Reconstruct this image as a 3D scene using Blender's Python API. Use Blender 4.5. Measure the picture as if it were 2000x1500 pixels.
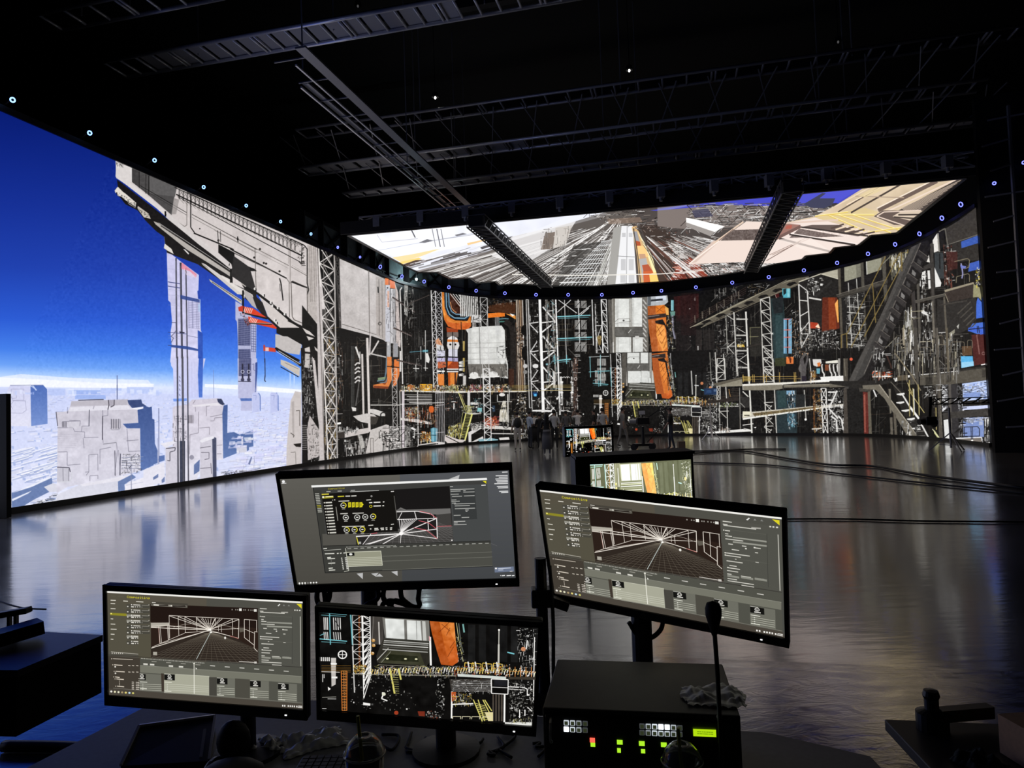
import bpy, bmesh, math, random
import numpy as np
from mathutils import Vector, Matrix, Quaternion

# ---------------------------------------------------------------- camera, world, exposure
for o in list(bpy.data.objects):
    bpy.data.objects.remove(o)
SC = bpy.context.scene
COL = SC.collection
FPX, PITCH, ROLL, HCAM = 1355.0, 0.0392, 0.0332, 1.75      # focal length in px of a 2000 px frame
_fw = np.array([0, math.cos(PITCH), math.sin(PITCH)])
_rt = np.array([1.0, 0, 0])
_dn = -np.cross(_rt, _fw)
_c, _s = math.cos(ROLL), math.sin(ROLL)
CR = _c * _rt + _s * _dn
CD = -_s * _rt + _c * _dn
CF = _fw
CAMPOS = np.array([0, 0, HCAM])
cam_d = bpy.data.cameras.new('camera')
cam_d.sensor_width = 36.0
cam_d.lens = 36.0 * FPX / 2000.0
cam_d.clip_start = 0.05
cam_d.clip_end = 300
cam = bpy.data.objects.new('camera', cam_d)
COL.objects.link(cam)
_m = Matrix(((CR[0], -CD[0], -CF[0], 0), (CR[1], -CD[1], -CF[1], 0), (CR[2], -CD[2], -CF[2], HCAM), (0, 0, 0, 1)))
cam.matrix_world = _m
SC.camera = cam
w = bpy.data.worlds.new('world')
SC.world = w
w.use_nodes = True
w.node_tree.nodes['Background'].inputs[0].default_value = (0, 0, 0, 1)
w.node_tree.nodes['Background'].inputs[1].default_value = 0.0
SC.view_settings.view_transform = 'Standard'
SC.view_settings.look = 'None'
SC.view_settings.exposure = 0.0
SC.view_settings.gamma = 1.0
SC.view_settings.use_curve_mapping = False
SC.cycles.use_denoising = True
SC.cycles.max_bounces = 6
SC.cycles.diffuse_bounces = 3
SC.cycles.glossy_bounces = 4
SC.cycles.sample_clamp_indirect = 4.0
random.seed(7)

# ---------------------------------------------------------------- measuring: a direction in the photograph meets a plane of the hall
def ray(x, y):
    d = CR * (x - 1000.0) + CD * (y - 750.0) + CF * FPX
    return d / np.linalg.norm(d)
def atz(x, y, z=0.0):
    d = ray(x, y)
    return CAMPOS + d * ((z - HCAM) / d[2])
def atd(x, y, depth):
    d = ray(x, y)
    return CAMPOS + d * (depth / (d @ CF))
def proj(X):
    X = np.asarray(X, float) - CAMPOS
    zz = X @ CF
    return 1000 + FPX * (X @ CR) / zz, 750 + FPX * (X @ CD) / zz
YAW = 0.2393
AX = np.array([math.sin(YAW), math.cos(YAW), 0])      # the stage axis and its cross direction
CX = np.array([math.cos(YAW), -math.sin(YAW), 0])
HW = 8.25                                             # height of the wall of screens

# ---------------------------------------------------------------- a small painter for the pictures that the screens show
class Canvas:
    def __init__(s, x0, y0, x1, y1, sc, bg=(0, 0, 0)):
        s.x0, s.y0, s.sc = x0, y0, sc
        s.W, s.H = int((x1 - x0) * sc), int((y1 - y0) * sc)
        s.a = np.empty((s.H, s.W, 3), np.float32)
        s.a[:] = np.array(bg, np.float32)
        s.f = (0, 0, 1.0)
    def frame(s, ox=0, oy=0, k=1.0):
        s.f = (ox, oy, k)                       # later coordinates are read in a detail of the picture
    def pt(s, p):
        p = np.asarray(p, np.float64)
        ox, oy, k = s.f
        return np.stack([(p[..., 0] / k + ox - s.x0) * s.sc, (p[..., 1] / k + oy - s.y0) * s.sc], -1)
    def _cov(s, q, n=3):
        x0 = max(int(math.floor(q[:, 0].min())), 0); x1 = min(int(math.ceil(q[:, 0].max())) + 1, s.W)
        y0 = max(int(math.floor(q[:, 1].min())), 0); y1 = min(int(math.ceil(q[:, 1].max())) + 1, s.H)
        if x1 <= x0 or y1 <= y0:
            return None
        ys = (np.arange((y1 - y0) * n) + 0.5) / n + y0
        a, b = q, np.roll(q, -1, 0)
        dy = b[:, 1] - a[:, 1]
        ok = np.abs(dy) > 1e-9
        a, b, dy = a[ok], b[ok], dy[ok]
        if len(a) == 0:
            return None
        Y = ys[:, None]
        hit = ((a[:, 1] <= Y) & (Y < b[:, 1])) | ((b[:, 1] <= Y) & (Y < a[:, 1]))
        X = np.where(hit, a[:, 0] + (Y - a[:, 1]) / dy * (b[:, 0] - a[:, 0]), np.inf)
        X.sort(axis=1)
        m = int(hit.sum(1).max()) if hit.size else 0
        if m < 2:
            return None
        px = np.arange(x0, x1)[None, :]
        cov = np.zeros((len(ys), x1 - x0), np.float32)
        for i in range(0, m - 1, 2):
            l = np.where(np.isfinite(X[:, i]), X[:, i], 1e9)[:, None]
            r = np.where(np.isfinite(X[:, i + 1]), X[:, i + 1], 1e9)[:, None]
            cov += np.clip(r - px, 0, 1) - np.clip(l - px, 0, 1)
        return x0, y0, x1, y1, cov.reshape(y1 - y0, n, -1).mean(1)
    def P(s, pts, col, a=1.0, col2=None, horiz=False):
        c = s._cov(s.pt(pts))
        if c is None:
            return
        x0, y0, x1, y1, m = c
        m = (m * a)[..., None]
        v = s.a[y0:y1, x0:x1]
        if col2 is not None:
            n = (x1 - x0) if horiz else (y1 - y0)
            t = np.linspace(0, 1, n, dtype=np.float32)[:, None]
            g = np.array(col, np.float32) * (1 - t) + np.array(col2, np.float32) * t
            g = g[None] if horiz else g[:, None]
        else:
            g = np.array(col, np.float32)
        v += (g - v) * m
    def R(s, x0, y0, x1, y1, col, a=1.0, **k):
        s.P([(x0, y0), (x1, y0), (x1, y1), (x0, y1)], col, a, **k)
    def L(s, x0, y0, x1, y1, w, col, a=1.0):
        q = s.pt([(x0, y0), (x1, y1)])
        hw = w / s.f[2] * s.sc / 2
        d = q[1] - q[0]
        n = np.hypot(*d)
        if n < 1e-6:
            return
        k = max(1, int(min(abs(d[0]), abs(d[1])) / 60))
        for i in range(k):
            s._seg(q[0] + d * i / k, q[0] + d * (i + 1) / k, hw, col, a)
    def _seg(s, p, q, hw, col, a):
        e = max(hw, .5) + 1
        x0 = max(int(min(p[0], q[0]) - e), 0); x1 = min(int(max(p[0], q[0]) + e) + 1, s.W)
        y0 = max(int(min(p[1], q[1]) - e), 0); y1 = min(int(max(p[1], q[1]) + e) + 1, s.H)
        if x1 <= x0 or y1 <= y0:
            return
        X = np.arange(x0, x1, dtype=np.float32) + .5
        Y = np.arange(y0, y1, dtype=np.float32)[:, None] + .5
        d = q - p
        n = np.hypot(*d)
        u = d / n
        t = (X - p[0]) * u[0] + (Y - p[1]) * u[1]
        r = np.abs((X - p[0]) * u[1] - (Y - p[1]) * u[0])
        m = np.clip(hw + .5 - r, 0, min(1, 2 * hw)) * np.clip(np.minimum(t, n - t) + .5, 0, 1)
        v = s.a[y0:y1, x0:x1]
        v += (np.array(col, np.float32) - v) * (m * a)[..., None]
    def PL(s, pts, w, col, a=1.0):
        for p, q in zip(pts[:-1], pts[1:]):
            s.L(p[0], p[1], q[0], q[1], w, col, a)
    def O(s, x, y, r, col, a=1.0, ry=None, n=20):
        ry = r if ry is None else ry
        s.P([(x + r * math.cos(t * 2 * math.pi / n), y + ry * math.sin(t * 2 * math.pi / n)) for t in range(n)], col, a)
    def ring(s, x, y, r, w, col, a=1.0, t0=0, t1=1, n=18):
        s.PL([(x + r * math.cos((t0 + (t1 - t0) * t / n) * 2 * math.pi), y + r * math.sin((t0 + (t1 - t0) * t / n) * 2 * math.pi)) for t in range(n + 1)], w, col, a)
    def lat(s, a0, a1, b0, b1, n, w, col, kind='X', chord=None, a=1.0, rung=True):
        """a lattice mast between two chord lines"""
        cw = chord if chord else w * 1.3
        s.L(*a0, *a1, cw, col, a); s.L(*b0, *b1, cw, col, a)
        f = lambda p, q, t: (p[0] + (q[0] - p[0]) * t, p[1] + (q[1] - p[1]) * t)
        for i in range(n):
            t0, t1, tm = i / n, (i + 1) / n, (i + .5) / n
            A0, A1, B0, B1 = f(a0, a1, t0), f(a0, a1, t1), f(b0, b1, t0), f(b0, b1, t1)
            if rung:
                s.L(*A0, *B0, w, col, a)
            if kind == 'X':
                s.L(*A0, *B1, w, col, a); s.L(*A1, *B0, w, col, a)
            elif kind == 'Z':
                if i % 2: s.L(*A0, *B1, w, col, a)
                else: s.L(*A1, *B0, w, col, a)
            elif kind == 'K':
                m = f(b0, b1, tm)
                s.L(*A0, *m, w, col, a); s.L(*m, *A1, w, col, a)
            elif kind == 'F':
                s.L(*A0, *B1, w, col, a); s.L(*A0, *f(b0, b1, (i + .55) / n), w, col, a)
        if rung:
            s.L(*a1, *b1, w, col, a)
    def clutter(s, quad, n, cols, rng, size=(2, 10), w=(.6, 1.8), vert=.5, dots=.3, a=.9):
        """a quad filled with small pipes, rails and lamps"""
        q = np.asarray(quad, float); n = int(n * 1.9)
        for _ in range(n):
            u, v = rng.random(2)
            p = (q[0] * (1 - u) + q[1] * u) * (1 - v) + (q[3] * (1 - u) + q[2] * u) * v
            c = np.array(cols[rng.integers(len(cols))]) * rng.choice((.35, .6, .85, 1))
            l = rng.uniform(*size); ww = rng.uniform(*w) * .66; t = rng.random()
            if t < dots:
                s.R(p[0], p[1], p[0] + rng.uniform(.8, 3) * ww, p[1] + rng.uniform(.8, 3) * ww, c, a)
            elif rng.random() < vert:
                s.L(p[0], p[1], p[0] + rng.uniform(-.05, .05) * l, p[1] + l, ww, c, a)
            elif rng.random() < .75:
                s.L(p[0], p[1], p[0] + l, p[1] - .06 * l, ww, c, a)
            else:
                s.L(p[0], p[1], p[0] + l * rng.choice([-.7, .7]), p[1] + l * .7, ww, c, a)
    def noise(s, poly, amp, cell, rng, stretch=1.0):
        c = s._cov(s.pt(poly))
        if c is None:
            return
        x0, y0, x1, y1, m = c
        h, wd = y1 - y0, x1 - x0
        tot = np.zeros((h, wd), np.float32)
        for k in (1, .4):
            gx = max(2, int(wd / (cell * s.sc * k)) + 2); gy = max(2, int(h / (cell * s.sc * k * stretch)) + 2)
            g = rng.standard_normal((gy, gx)).astype(np.float32)
            yy = np.linspace(0, gy - 1.001, h); xx = np.linspace(0, gx - 1.001, wd)
            yi, xi = yy.astype(int), xx.astype(int)
            fy, fx = (yy - yi)[:, None], (xx - xi)[None]
            tot += k * ((g[yi][:, xi] * (1 - fx) + g[yi][:, xi + 1] * fx) * (1 - fy) + (g[yi + 1][:, xi] * (1 - fx) + g[yi + 1][:, xi + 1] * fx) * fy)
        s.a[y0:y1, x0:x1] += (tot * amp * m)[..., None]
    def sample(s, X, Y):
        """bilinear colour at picture coordinates"""
        x = np.clip((X - s.x0) * s.sc - .5, 0, s.W - 1.001); y = np.clip((Y - s.y0) * s.sc - .5, 0, s.H - 1.001)
        xi, yi = x.astype(np.int32), y.astype(np.int32)
        fx, fy = (x - xi)[..., None].astype(np.float32), (y - yi)[..., None].astype(np.float32)
        a = s.a
        return (a[yi, xi] * (1 - fx) + a[yi, xi + 1] * fx) * (1 - fy) + (a[yi + 1, xi] * (1 - fx) + a[yi + 1, xi + 1] * fx) * fy

GLYPH = {'C': '01110100011000010000100001000101110', 'o': '00000000000111010001100011000101110', 'm': '00000000001101010101101011010110101',
         'p': '00000000001111010001111101000010000', 'i': '00100000000110000100001000010001110', 's': '00000000000111110000011100000111110',
         't': '01000010001110001000010000100100110', 'n': '00000000001011011001100011000110001', 'g': '00000000000111110001011110000101110',
         'P': '11110100011000111110100001000010000', 'r': '00000000001011011001100001000010000', 'e': '00000000000111010001111111000001110',
         'v': '00000000001000110001100010101000100', 'w': '00000000001000110001101011010101010'}
def text(c, x, y, s, h, col, slope=0.0):
    k = h / 7.0
    for ch in s:
        g = GLYPH.get(ch)
        if g:
            for i, b in enumerate(g):
                if b == '1':
                    cx, cy = x + (i % 5) * k, y + (i // 5) * k
                    c.R(cx, cy + slope * (cx - x), cx + k * 1.1, cy + k * 1.1 + slope * (cx - x), col)
        x += 6 * k
        y += slope * 6 * k

WH, BK = (246, 244, 240), (14, 13, 12)
# ---------------------------------------------------------------- picture 1: the camera feed, shown on three monitors and inside the wall
def draw_feed():
 rng = np.random.default_rng(3)
 c = Canvas(60,130,1880,1150,.62,BK)
 CY = (120,195,205); OR = (216,122,52); YE = (214,205,110); GY = (150,148,140)
 # cyan pipe racks
 for y in (150,385):
  c.L(75,y-5,300,y+12,9,CY); c.L(90,y+20,290,y+28,5,CY,.8)
 c.L(158,150,164,430,9,CY,.9); c.L(330,160,345,430,12,CY,.9)
 for x in (112,126,140,190,208,226,244):
  c.L(x,190,x+3,300,8,WH,.9); c.L(x,318,x+5,385,8,WH,.8)
 c.L(195,200,250,300,5,BK); c.L(80,350,120,330,5,CY)
 c.ring(262,516,34,10,WH); c.L(228,516,296,516,5,WH); c.L(262,484,262,548,5,WH)
 # pipes far left
 c.P([(168,545),(210,545),(206,780),(172,800)],(195,190,185)); c.R(166,590,216,604,WH); c.R(172,710,220,726,WH)
 for x in range(85,160,16):
  c.R(x,540,x+9,575,WH)
 for i in range(5):
  c.L(90,615+i*14,330,612+i*14,4,(140,100,40),.8)
 c.L(90,668,240,672,6,WH,.8); c.L(95,895,210,890,6,GY); c.L(140,908,210,908,6,WH,.8); c.L(95,995,130,995,5,WH)
 c.P([(142,800),(166,820),(145,838)],WH)
 c.L(100,690,100,760,7,WH,.8); c.L(112,690,112,725,7,WH,.8)
 # orange ladder
 c.lat((252,660),(258,1010),(298,660),(296,1010),14,5,(206,120,50), 'n',7)
 c.lat((270,660),(275,1010),(285,660),(283,1010),22,3,(220,150,80), 'n',3)
 # masts
 c.L(400,165,402,640,16,(96,52,24)); c.L(345,440,360,850,10,WH,.8)
 c.lat((425,165),(436,900),(488,165),(494,700),11,6,WH, 'F',9)
 c.lat((345,165),(352,680),(425,165),(430,680),8,5,WH, 'Z',5,.85)
 c.L(425,165,437,780,15,WH)
 c.clutter([(350,600),(450,600),(450,670),(350,670)],60,[(240,190,60),(250,230,150),(180,120,40)],rng,(6,24),(4,9))
 # white tower box
 c.R(500,160,600,420,(66,62,58)); c.L(560,220,566,420,10,(210,206,200)); c.L(520,160,500,470,5,(120,116,110))
 c.P([(590,180),(975,200),(985,385),(610,365)],(120,118,112))
 c.P([(612,190),(770,196),(775,370),(622,362)],(224,226,222)); c.P([(790,200),(905,206),(915,378),(795,372)],(218,220,216))
 c.P([(918,206),(945,208),(955,380),(925,378)],(196,196,190)); c.noise([(612,190),(905,206),(915,378),(622,362)],9,60,rng)
 for x in (770,785,870):
  c.L(x,200,x+5,372,3,(80,78,74))
 c.P([(600,360),(985,385),(990,560),(950,610),(545,580),(540,520)],(46,44,38))
 for i,(y,g) in enumerate(((368,60),(385,190),(400,150),(420,200),(440,90),(462,170))):
  c.L(606-i*3,y,975-i*2,y+20,9,(g,g,g-6))
 c.P([(560,585),(640,470),(900,490),(940,600)],(60,60,44)); c.P([(610,530),(650,505),(880,520),(890,570),(600,560)],(34,36,22))
 for x in (630,780,868):
  c.O(x,545,12,(236,232,190),ry=7)
 c.L(545,560,640,450,7,(190,188,180)); c.L(552,600,950,615,6,(130,126,110)); c.L(580,580,660,480,4,(150,148,138))
 c.L(984,345,990,600,16,WH); c.L(978,340,982,380,10,(230,170,170))
 for p in ((515,385),(518,430),(508,500)):
  c.O(*p,15,(190,140,70)); c.O(p[0]+4,p[1]-5,5,WH)
 # orange tank
 c.P([(980,205),(1185,215),(1200,400),(1225,560),(1170,600),(1075,590),(1040,470),(1000,320)],OR,1,(190,84,28))
 c.P([(980,205),(1060,208),(1085,330),(1115,480),(1150,595),(1075,590),(1040,470),(1000,320)],(168,76,26),.75)
 c.P([(1120,215),(1185,218),(1200,400),(1150,300)],(236,150,74),.6)
 c.noise([(980,205),(1185,215),(1225,560),(1075,590)],9,26,rng)
 for x0,y0,x1,y1 in ((1140,215,1060,300),(1150,260,1120,330),(1190,380,1150,440),(1180,430,1130,520),(1080,230,1150,290)):
  c.L(x0,y0,x1,y1,5,(112,50,20),.8)
 c.PL([(1190,220),(1210,400),(1240,560)],9,BK); c.PL([(1203,215),(1225,380),(1260,560)],5,(210,205,150)); c.PL([(1222,220),(1240,400),(1262,480)],7,(150,160,150),.7)
 c.L(1258,225,1268,300,14,(120,170,165)); c.clutter([(1195,330),(1240,330),(1265,560),(1215,560)],40,[WH,GY,BK,YE],rng,(8,26),(3,7))
 # mast right and clutter
 c.L(1560,270,1556,640,10,(190,188,180)); c.L(1558,400,1556,640,16,(200,198,190)); c.O(1560,272,9,WH)
 for x in range(1300,1860,90):
  c.R(x,230,x+60,560,(rng.integers(16,34),)*3,.8)
 c.clutter([(1700,250),(1865,260),(1865,700),(1740,690)],100,[WH,GY,(200,200,196)],rng,(8,44),(4,8),.6)
 c.L(1860,330,1852,900,8,WH); c.L(1800,360,1790,440,9,WH); c.O(1765,440,20,(196,130,90)); c.PL([(1630,470),(1690,485)],12,CY)
 # the railing line with pipes
 for i in range(60):
  x = 500+i*23; y = 650-20*math.sin(i/60*3.1)+rng.uniform(-8,8)
  c.PL([(x,y+30),(x+6,y),(x+14,y-14)],rng.uniform(5,9),[WH,(230,226,190),(250,214,120),WH][rng.integers(4)])
  if i % 4 == 0: c.ring(x,y-6,12,4,(236,214,130))
 for x0 in (1270,1330,1420,1510):
  c.PL([(x0,640),(x0+4,570),(x0+80,580),(x0+76,640)],7,(226,190,80))
  c.L(x0+30,560,x0+44,660,12,WH,.9)
 c.clutter([(1180,600),(1650,570),(1660,690),(1180,690)],150,[WH,YE,(230,160,60),(190,70,40),WH,GY],rng,(8,34),(4,9))
 c.clutter([(520,610),(1180,600),(1180,690),(520,690)],220,[WH,WH,GY,YE,(220,180,160)],rng,(8,30),(4,8))
 c.P([(1210,670),(1620,690),(1620,712),(1215,695)],(206,212,206)); c.L(340,686,1200,690,10,(180,176,160),.6)
 for x in range(1650,1870,46):
  c.L(x,600,x,700,6,(206,130,60))
 c.L(1640,640,1870,646,4,(200,130,60)); c.R(1640,690,1870,714,(60,54,46))
 # stairs, yellow
 for (x0,y0,x1,y1) in ((650,630,690,855),(722,630,742,730)):
  c.L(x0,y0,x1,y1,15,YE)
 for t in range(9):
  c.L(664+t*4,690+t*20,720+t*1,692+t*20,5,(150,148,90))
 # lower right pavilion
 c.P([(1145,720),(1500,715),(1500,830),(1160,830)],(58,54,50))
 for i in range(6):
  c.L(1170,745+i*16,1490,735+i*17,5,(rng.integers(110,170),)*3,.8)
 c.clutter([(1160,720),(1500,720),(1500,830),(1160,830)],80,[WH,GY],rng,(6,40),(3,6),.2)
 c.PL([(1496,712),(1638,716),(1636,848),(1498,842),(1496,712)],8,WH); c.L(1500,785,1636,790,5,WH)
 c.R(1520,722,1625,775,(26,26,30)); c.PL([(1640,780),(1770,785),(1800,800),(1800,860)],9,WH); c.L(1640,800,1780,808,6,WH)
 c.L(1608,848,1606,1100,15,WH); c.L(1165,830,1162,1070,13,WH)
 for x in range(1505,1600,24):
  c.R(x,850,x+14,1090,(78,70,62))
 c.P([(1160,835),(1200,835),(1200,910),(1165,920)],(200,90,40)); c.clutter([(1165,840),(1330,840),(1330,950),(1165,950)],70,[WH,(220,170,70),YE,GY],rng,(8,40),(4,8))
 c.L(1165,945,1345,935,10,WH)
 for (x0,y0,x1,y1) in ((1345,900,1420,1095),(1385,900,1440,1090),(1425,900,1480,1015),(1440,900,1500,1000)):
  c.L(x0,y0,x1,y1,9,YE)
 for t in range(9):
  c.L(1352+t*8,930+t*19,1440+t*6,955+t*15,5,YE)
 c.P([(1440,1010),(1510,1010),(1510,1090),(1470,1090)],(226,214,160))
 for x0 in (1170,1250,1330,1420):
  c.PL([(x0,1075),(x0+3,1052),(x0+70,1052),(x0+66,1075)],6,(222,214,180))
 c.P([(1610,1100),(1840,1098),(1838,1128),(1612,1124)],(226,226,220)); c.clutter([(1640,1060),(1840,1050),(1840,1100),(1640,1105)],50,[WH,YE,GY],rng,(6,24),(3,7))
 c.clutter([(1640,720),(1860,730),(1850,1050),(1640,1050)],130,[WH,GY,(180,178,172)],rng,(6,30),(4,9),.6,.5)
 c.L(1735,985,1735,1060,9,WH); c.L(1780,985,1780,1040,9,WH); c.L(1800,960,1840,1000,7,WH)
 c.clutter([(1030,700),(1100,700),(1100,1080),(1030,1080)],36,[WH,GY],rng,(6,30),(4,9),.7,.5)
 c.clutter([(330,690),(640,690),(1000,1000),(330,1000)],60,[WH,GY,(120,116,110)],rng,(5,20),(4,9),.5,.5)
 c.PL([(585,850),(600,850),(582,900),(630,920)],11,WH); c.O(600,860,16,(220,220,200)); c.P([(430,935),(490,945),(488,965),(430,960)],WH)
 c.O(703,1025,18,(160,60,34)); c.P([(880,1010),(940,1010),(940,1055),(890,1050)],(120,44,28)); c.clutter([(940,1000),(1040,1010),(1040,1070),(940,1060)],26,[WH,GY,(200,90,60)],rng,(6,18),(4,8))
 c.noise([(60,130),(1880,130),(1880,1150),(60,1150)],4,60,rng)
 return c

# ---------------------------------------------------------------- picture 2: what the wall of screens shows
def draw_wall(feed):
 rng = np.random.default_rng(11)
 c = Canvas(-520,60,1960,1240,1.5,(0,0,0))
 F = c.frame
 P,L,R,PL = c.P,c.L,c.R,c.PL
 # sky
 ys = np.array([60,220,400,520,620,680,712,730,745,760,800,1300],float)
 cs = np.array([(2,14,84),(7,27,112),(19,46,146),(28,62,170),(40,88,206),(66,124,230),(108,160,242),(170,202,250),(216,226,250),(206,214,246),(206,212,244),(226,226,240)],float)
 yy = (np.arange(c.H)/c.sc+60)[:,None]-.035*(np.arange(c.W)/c.sc-520)[None]*1.0
 for k in range(3):
  c.a[...,k] = np.interp(yy,ys,cs[:,k])
 # cloud bank
 F(0,700,4.84)
 P([(-2500,100),(0,175),(200,148),(700,185),(1400,205),(1450,270),(700,275),(0,250),(-2500,190)],(232,238,252),.75)
 P([(-2500,130),(30,180),(500,205),(1000,235),(1452,240),(1452,285),(0,268),(-2500,200)],(244,246,254),.85)
 F(0,0,1)
 P([(400,750),(470,752),(600,762),(600,770),(400,756)],(246,248,255),.9)
 # ground of the city: hazy far, white near
 P([(-520,742),(600,778),(600,1240),(-520,1240)],(200,208,244),1,(238,238,248))
 for i in range(1500):
  t = rng.random() ** 1.5
  x = rng.uniform(-520,600); hy = 764+.035*x
  y = hy+4+t*250
  if y > 1060-.16*x: continue
  s = .25+t*1.5
  wd,hh = rng.uniform(5,26)*s,rng.uniform(1.5,7)*s
  sk = rng.uniform(.12,.3)*wd*(1-t*.2)
  b = rng.uniform(214,246)+8*t
  sh = (150+20*(1-t),168+18*(1-t),214+16*(1-t))
  P([(x,y),(x+wd,y-sk*.4),(x+wd,y-sk*.4+hh),(x,y+hh)],(b-14,b-12,min(255,b+6)),.7)
  P([(x+wd,y-sk*.4),(x+wd*1.25,y-sk*.1),(x+wd*1.25,y-sk*.1+hh),(x+wd,y-sk*.4+hh)],sh,.75)
  if rng.random() < .4:
   L(x,y+hh,x+wd,y+hh-sk*.4,.5+.5*s,(130,146,196),.7)
 # long slabs at the lower left
 F(0,700,4.84)
 for i in range(46):
  x = rng.uniform(90,540); y = rng.uniform(880,1180)
  l = rng.uniform(60,260)
  P([(x,y),(x+l,y-l*.28),(x+l,y-l*.28+14),(x,y+14)],(150,164,206),.55)
  P([(x,y-8),(x+l,y-8-l*.28),(x+l,y-l*.28),(x,y)],(246,246,252),.9)
 P([(110,1270),(490,1125),(495,1190),(440,1220),(470,1260),(330,1330),(130,1450),(112,1440)],(106,126,172))
 P([(110,1275),(400,1150),(490,1128),(300,1215)],(232,234,246)); P([(112,1330),(300,1250),(270,1275),(118,1350)],(226,230,244))
 P([(415,1215),(500,1180),(540,1190),(540,1260),(470,1265)],(214,214,226))
 c.clutter([(280,1390),(520,1270),(535,1390),(290,1420)],70,[(240,240,248),(110,126,168),(226,228,240)],rng,(10,60),(5,14),.05,.1)
 P([(112,1450),(540,1330),(540,1400),(120,1475)],(240,240,248),.6)
 # far slab with the shaded right side
 P([(50,330),(95,255),(290,262),(295,640),(90,640),(76,350)],(204,206,236),1,(222,222,240))
 P([(288,262),(345,300),(290,256),(408,252),(445,292),(450,618),(295,640)],(78,108,180),1,(120,146,206))
 P([(300,258),(318,258),(350,300),(340,306)],(190,206,240)); L(95,255,408,252,5,(120,124,160))
 for q in ([(105,290),(225,290),(225,395),(115,395),(105,290)],[(120,400),(240,402),(248,490),(210,518),(90,515)],[(120,480),(100,440),(130,400)],[(90,350),(115,380),(155,375),(155,350)]):
  PL(q,3,(130,130,160),.8)
 # far skyline
 for x0,x1,y0,y1,g in ((455,615,285,350,0),(640,950,300,340,1),(710,1000,345,385,1),(955,1150,280,330,0),(1200,1452,270,330,0),(-1800,-900,300,350,1),(-700,0,270,330,0)):
  R(x0,y0,x1,y1,(176,192,240) if g == 0 else (140,168,232),.7)
 for i in range(70):
  x = rng.uniform(-1500,1500); R(x,285+rng.uniform(0,40),x+rng.uniform(10,70),330+rng.uniform(0,30),(186,200,244) if i % 2 else (226,232,252),.55)
 L(1108,160,1108,390,7,(96,106,150)); L(1106,250,1106,390,5,(80,88,130))
 # the big slab building
 G1 = (206,204,218)
 P([(530,508),(640,500),(660,460),(675,405),(890,395),(1020,392),(1210,385),(1240,470),(1305,485),(1308,610),(1162,618),(1200,660),(1325,660),(1330,1060),(1110,1120),(640,1215),(535,1275),(540,1020),(545,640),(530,560)],(198,194,206),1,(216,214,228))
 c.noise([(530,508),(1300,390),(1330,1060),(535,1275)],5,10,rng)
 P([(675,405),(890,398),(1210,388),(1205,440),(670,450)],(186,182,192)); P([(660,460),(1205,440),(1240,470),(1300,482),(650,500)],(222,220,230))
 P([(1300,482),(1435,455),(1440,570),(1452,580),(1452,1010),(1330,1065),(1325,660),(1200,660),(1160,618),(1308,610)],(62,84,140),1,(92,118,176))
 P([(1205,395),(1335,388),(1345,425),(1385,450),(1250,470),(1215,430)],(58,74,120)); P([(1240,470),(1435,455),(1300,486)],(236,236,244))
 dk = (112,110,126)
 for q in ([(845,485),(840,640),(775,640),(770,690)],[(655,585),(760,590),(755,640)],[(540,655),(690,655),(705,690),(800,695),(800,750)],[(970,490),(970,545),(965,690),(975,800)],[(1020,480),(1020,540),(975,545)],
   [(790,750),(930,745)],[(785,755),(795,850)],[(545,885),(635,882),(635,1010),(760,1000)],[(545,1030),(620,1028)],[(840,1070),(840,912),(925,905),(925,1060)],[(945,1000),(945,860),(1050,840)],[(1100,795),(1110,880),(1085,1100)],
   [(1120,865),(1140,1105)],[(805,1075),(840,1072),(815,1105)],[(850,1160),(850,1110),(925,1105),(925,1140)],[(1205,740),(1215,880),(1325,875)],[(1200,665),(1205,740)],[(1195,780),(1310,770)],[(640,460),(635,520)],[(880,480),(890,450)]):
  PL(q,4.5,dk,.85)
 L(970,545,968,770,8,(70,68,80)); L(1085,870,1090,1110,6,(80,78,92)); L(1140,900,1132,1105,7,(76,76,92)); PL([(975,810),(1060,800),(1100,795)],8,(140,138,150)); L(845,485,842,640,6,(70,70,84))
 for x in range(590,630,12):
  L(x,598,x,650,5,(70,68,80))
 L(590,598,760,590,4,dk); R(640,600,755,660,(206,204,214),.6); R(1050,575,1125,665,(180,176,186))
 for x in (1052,1075,1098,1122):
  L(x,572,x,665,6,(84,82,96))
 PL([(1045,660),(1055,675),(1125,672),(1140,650),(1135,575)],6,(150,148,160))
 for i in range(8):
  L(545,720+i*18,780-i*10,716+i*18,3,(176,172,186),.8)
 for i in range(9):
  L(1150,940+i*12,1330,930+i*14,5,(236,236,244) if i % 2 else (120,126,150),.9)
 c.clutter([(1150,900),(1320,900),(1320,1080),(1140,1090)],60,[(236,236,244),(110,110,130),(190,190,204)],rng,(10,50),(3,8))
 R(1030,392,1080,450,(170,166,178)); PL([(1025,392),(1030,440),(1020,485)],8,(70,66,76)); PL([(1080,390),(1078,445),(1045,460)],8,(70,66,76)); L(740,396,980,388,7,(40,38,46))
 R(540,1035,655,1165,(196,194,206)); PL([(540,1028),(655,1032),(665,1075)],8,(80,78,92)); PL([(680,1075),(675,1140),(655,1165),(545,1168)],10,(206,206,216)); L(595,1040,598,1160,5,(120,118,130)); L(650,1040,650,1160,5,(120,118,130))
 L(530,505,545,640,7,(80,78,92)); L(640,500,640,520,6,dk)
 # foreground slabs
 P([(535,1290),(760,1190),(1245,1095),(1280,1125),(1115,1165),(1115,1260),(850,1330),(530,1410)],(206,206,220),1,(222,222,234)); P([(760,1190),(1245,1095),(1270,1110),(1110,1160),(780,1210)],(226,224,234))
 P([(1115,1165),(1250,1095),(1285,1125),(1175,1190),(1185,1245),(1118,1258)],(106,126,172))
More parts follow.
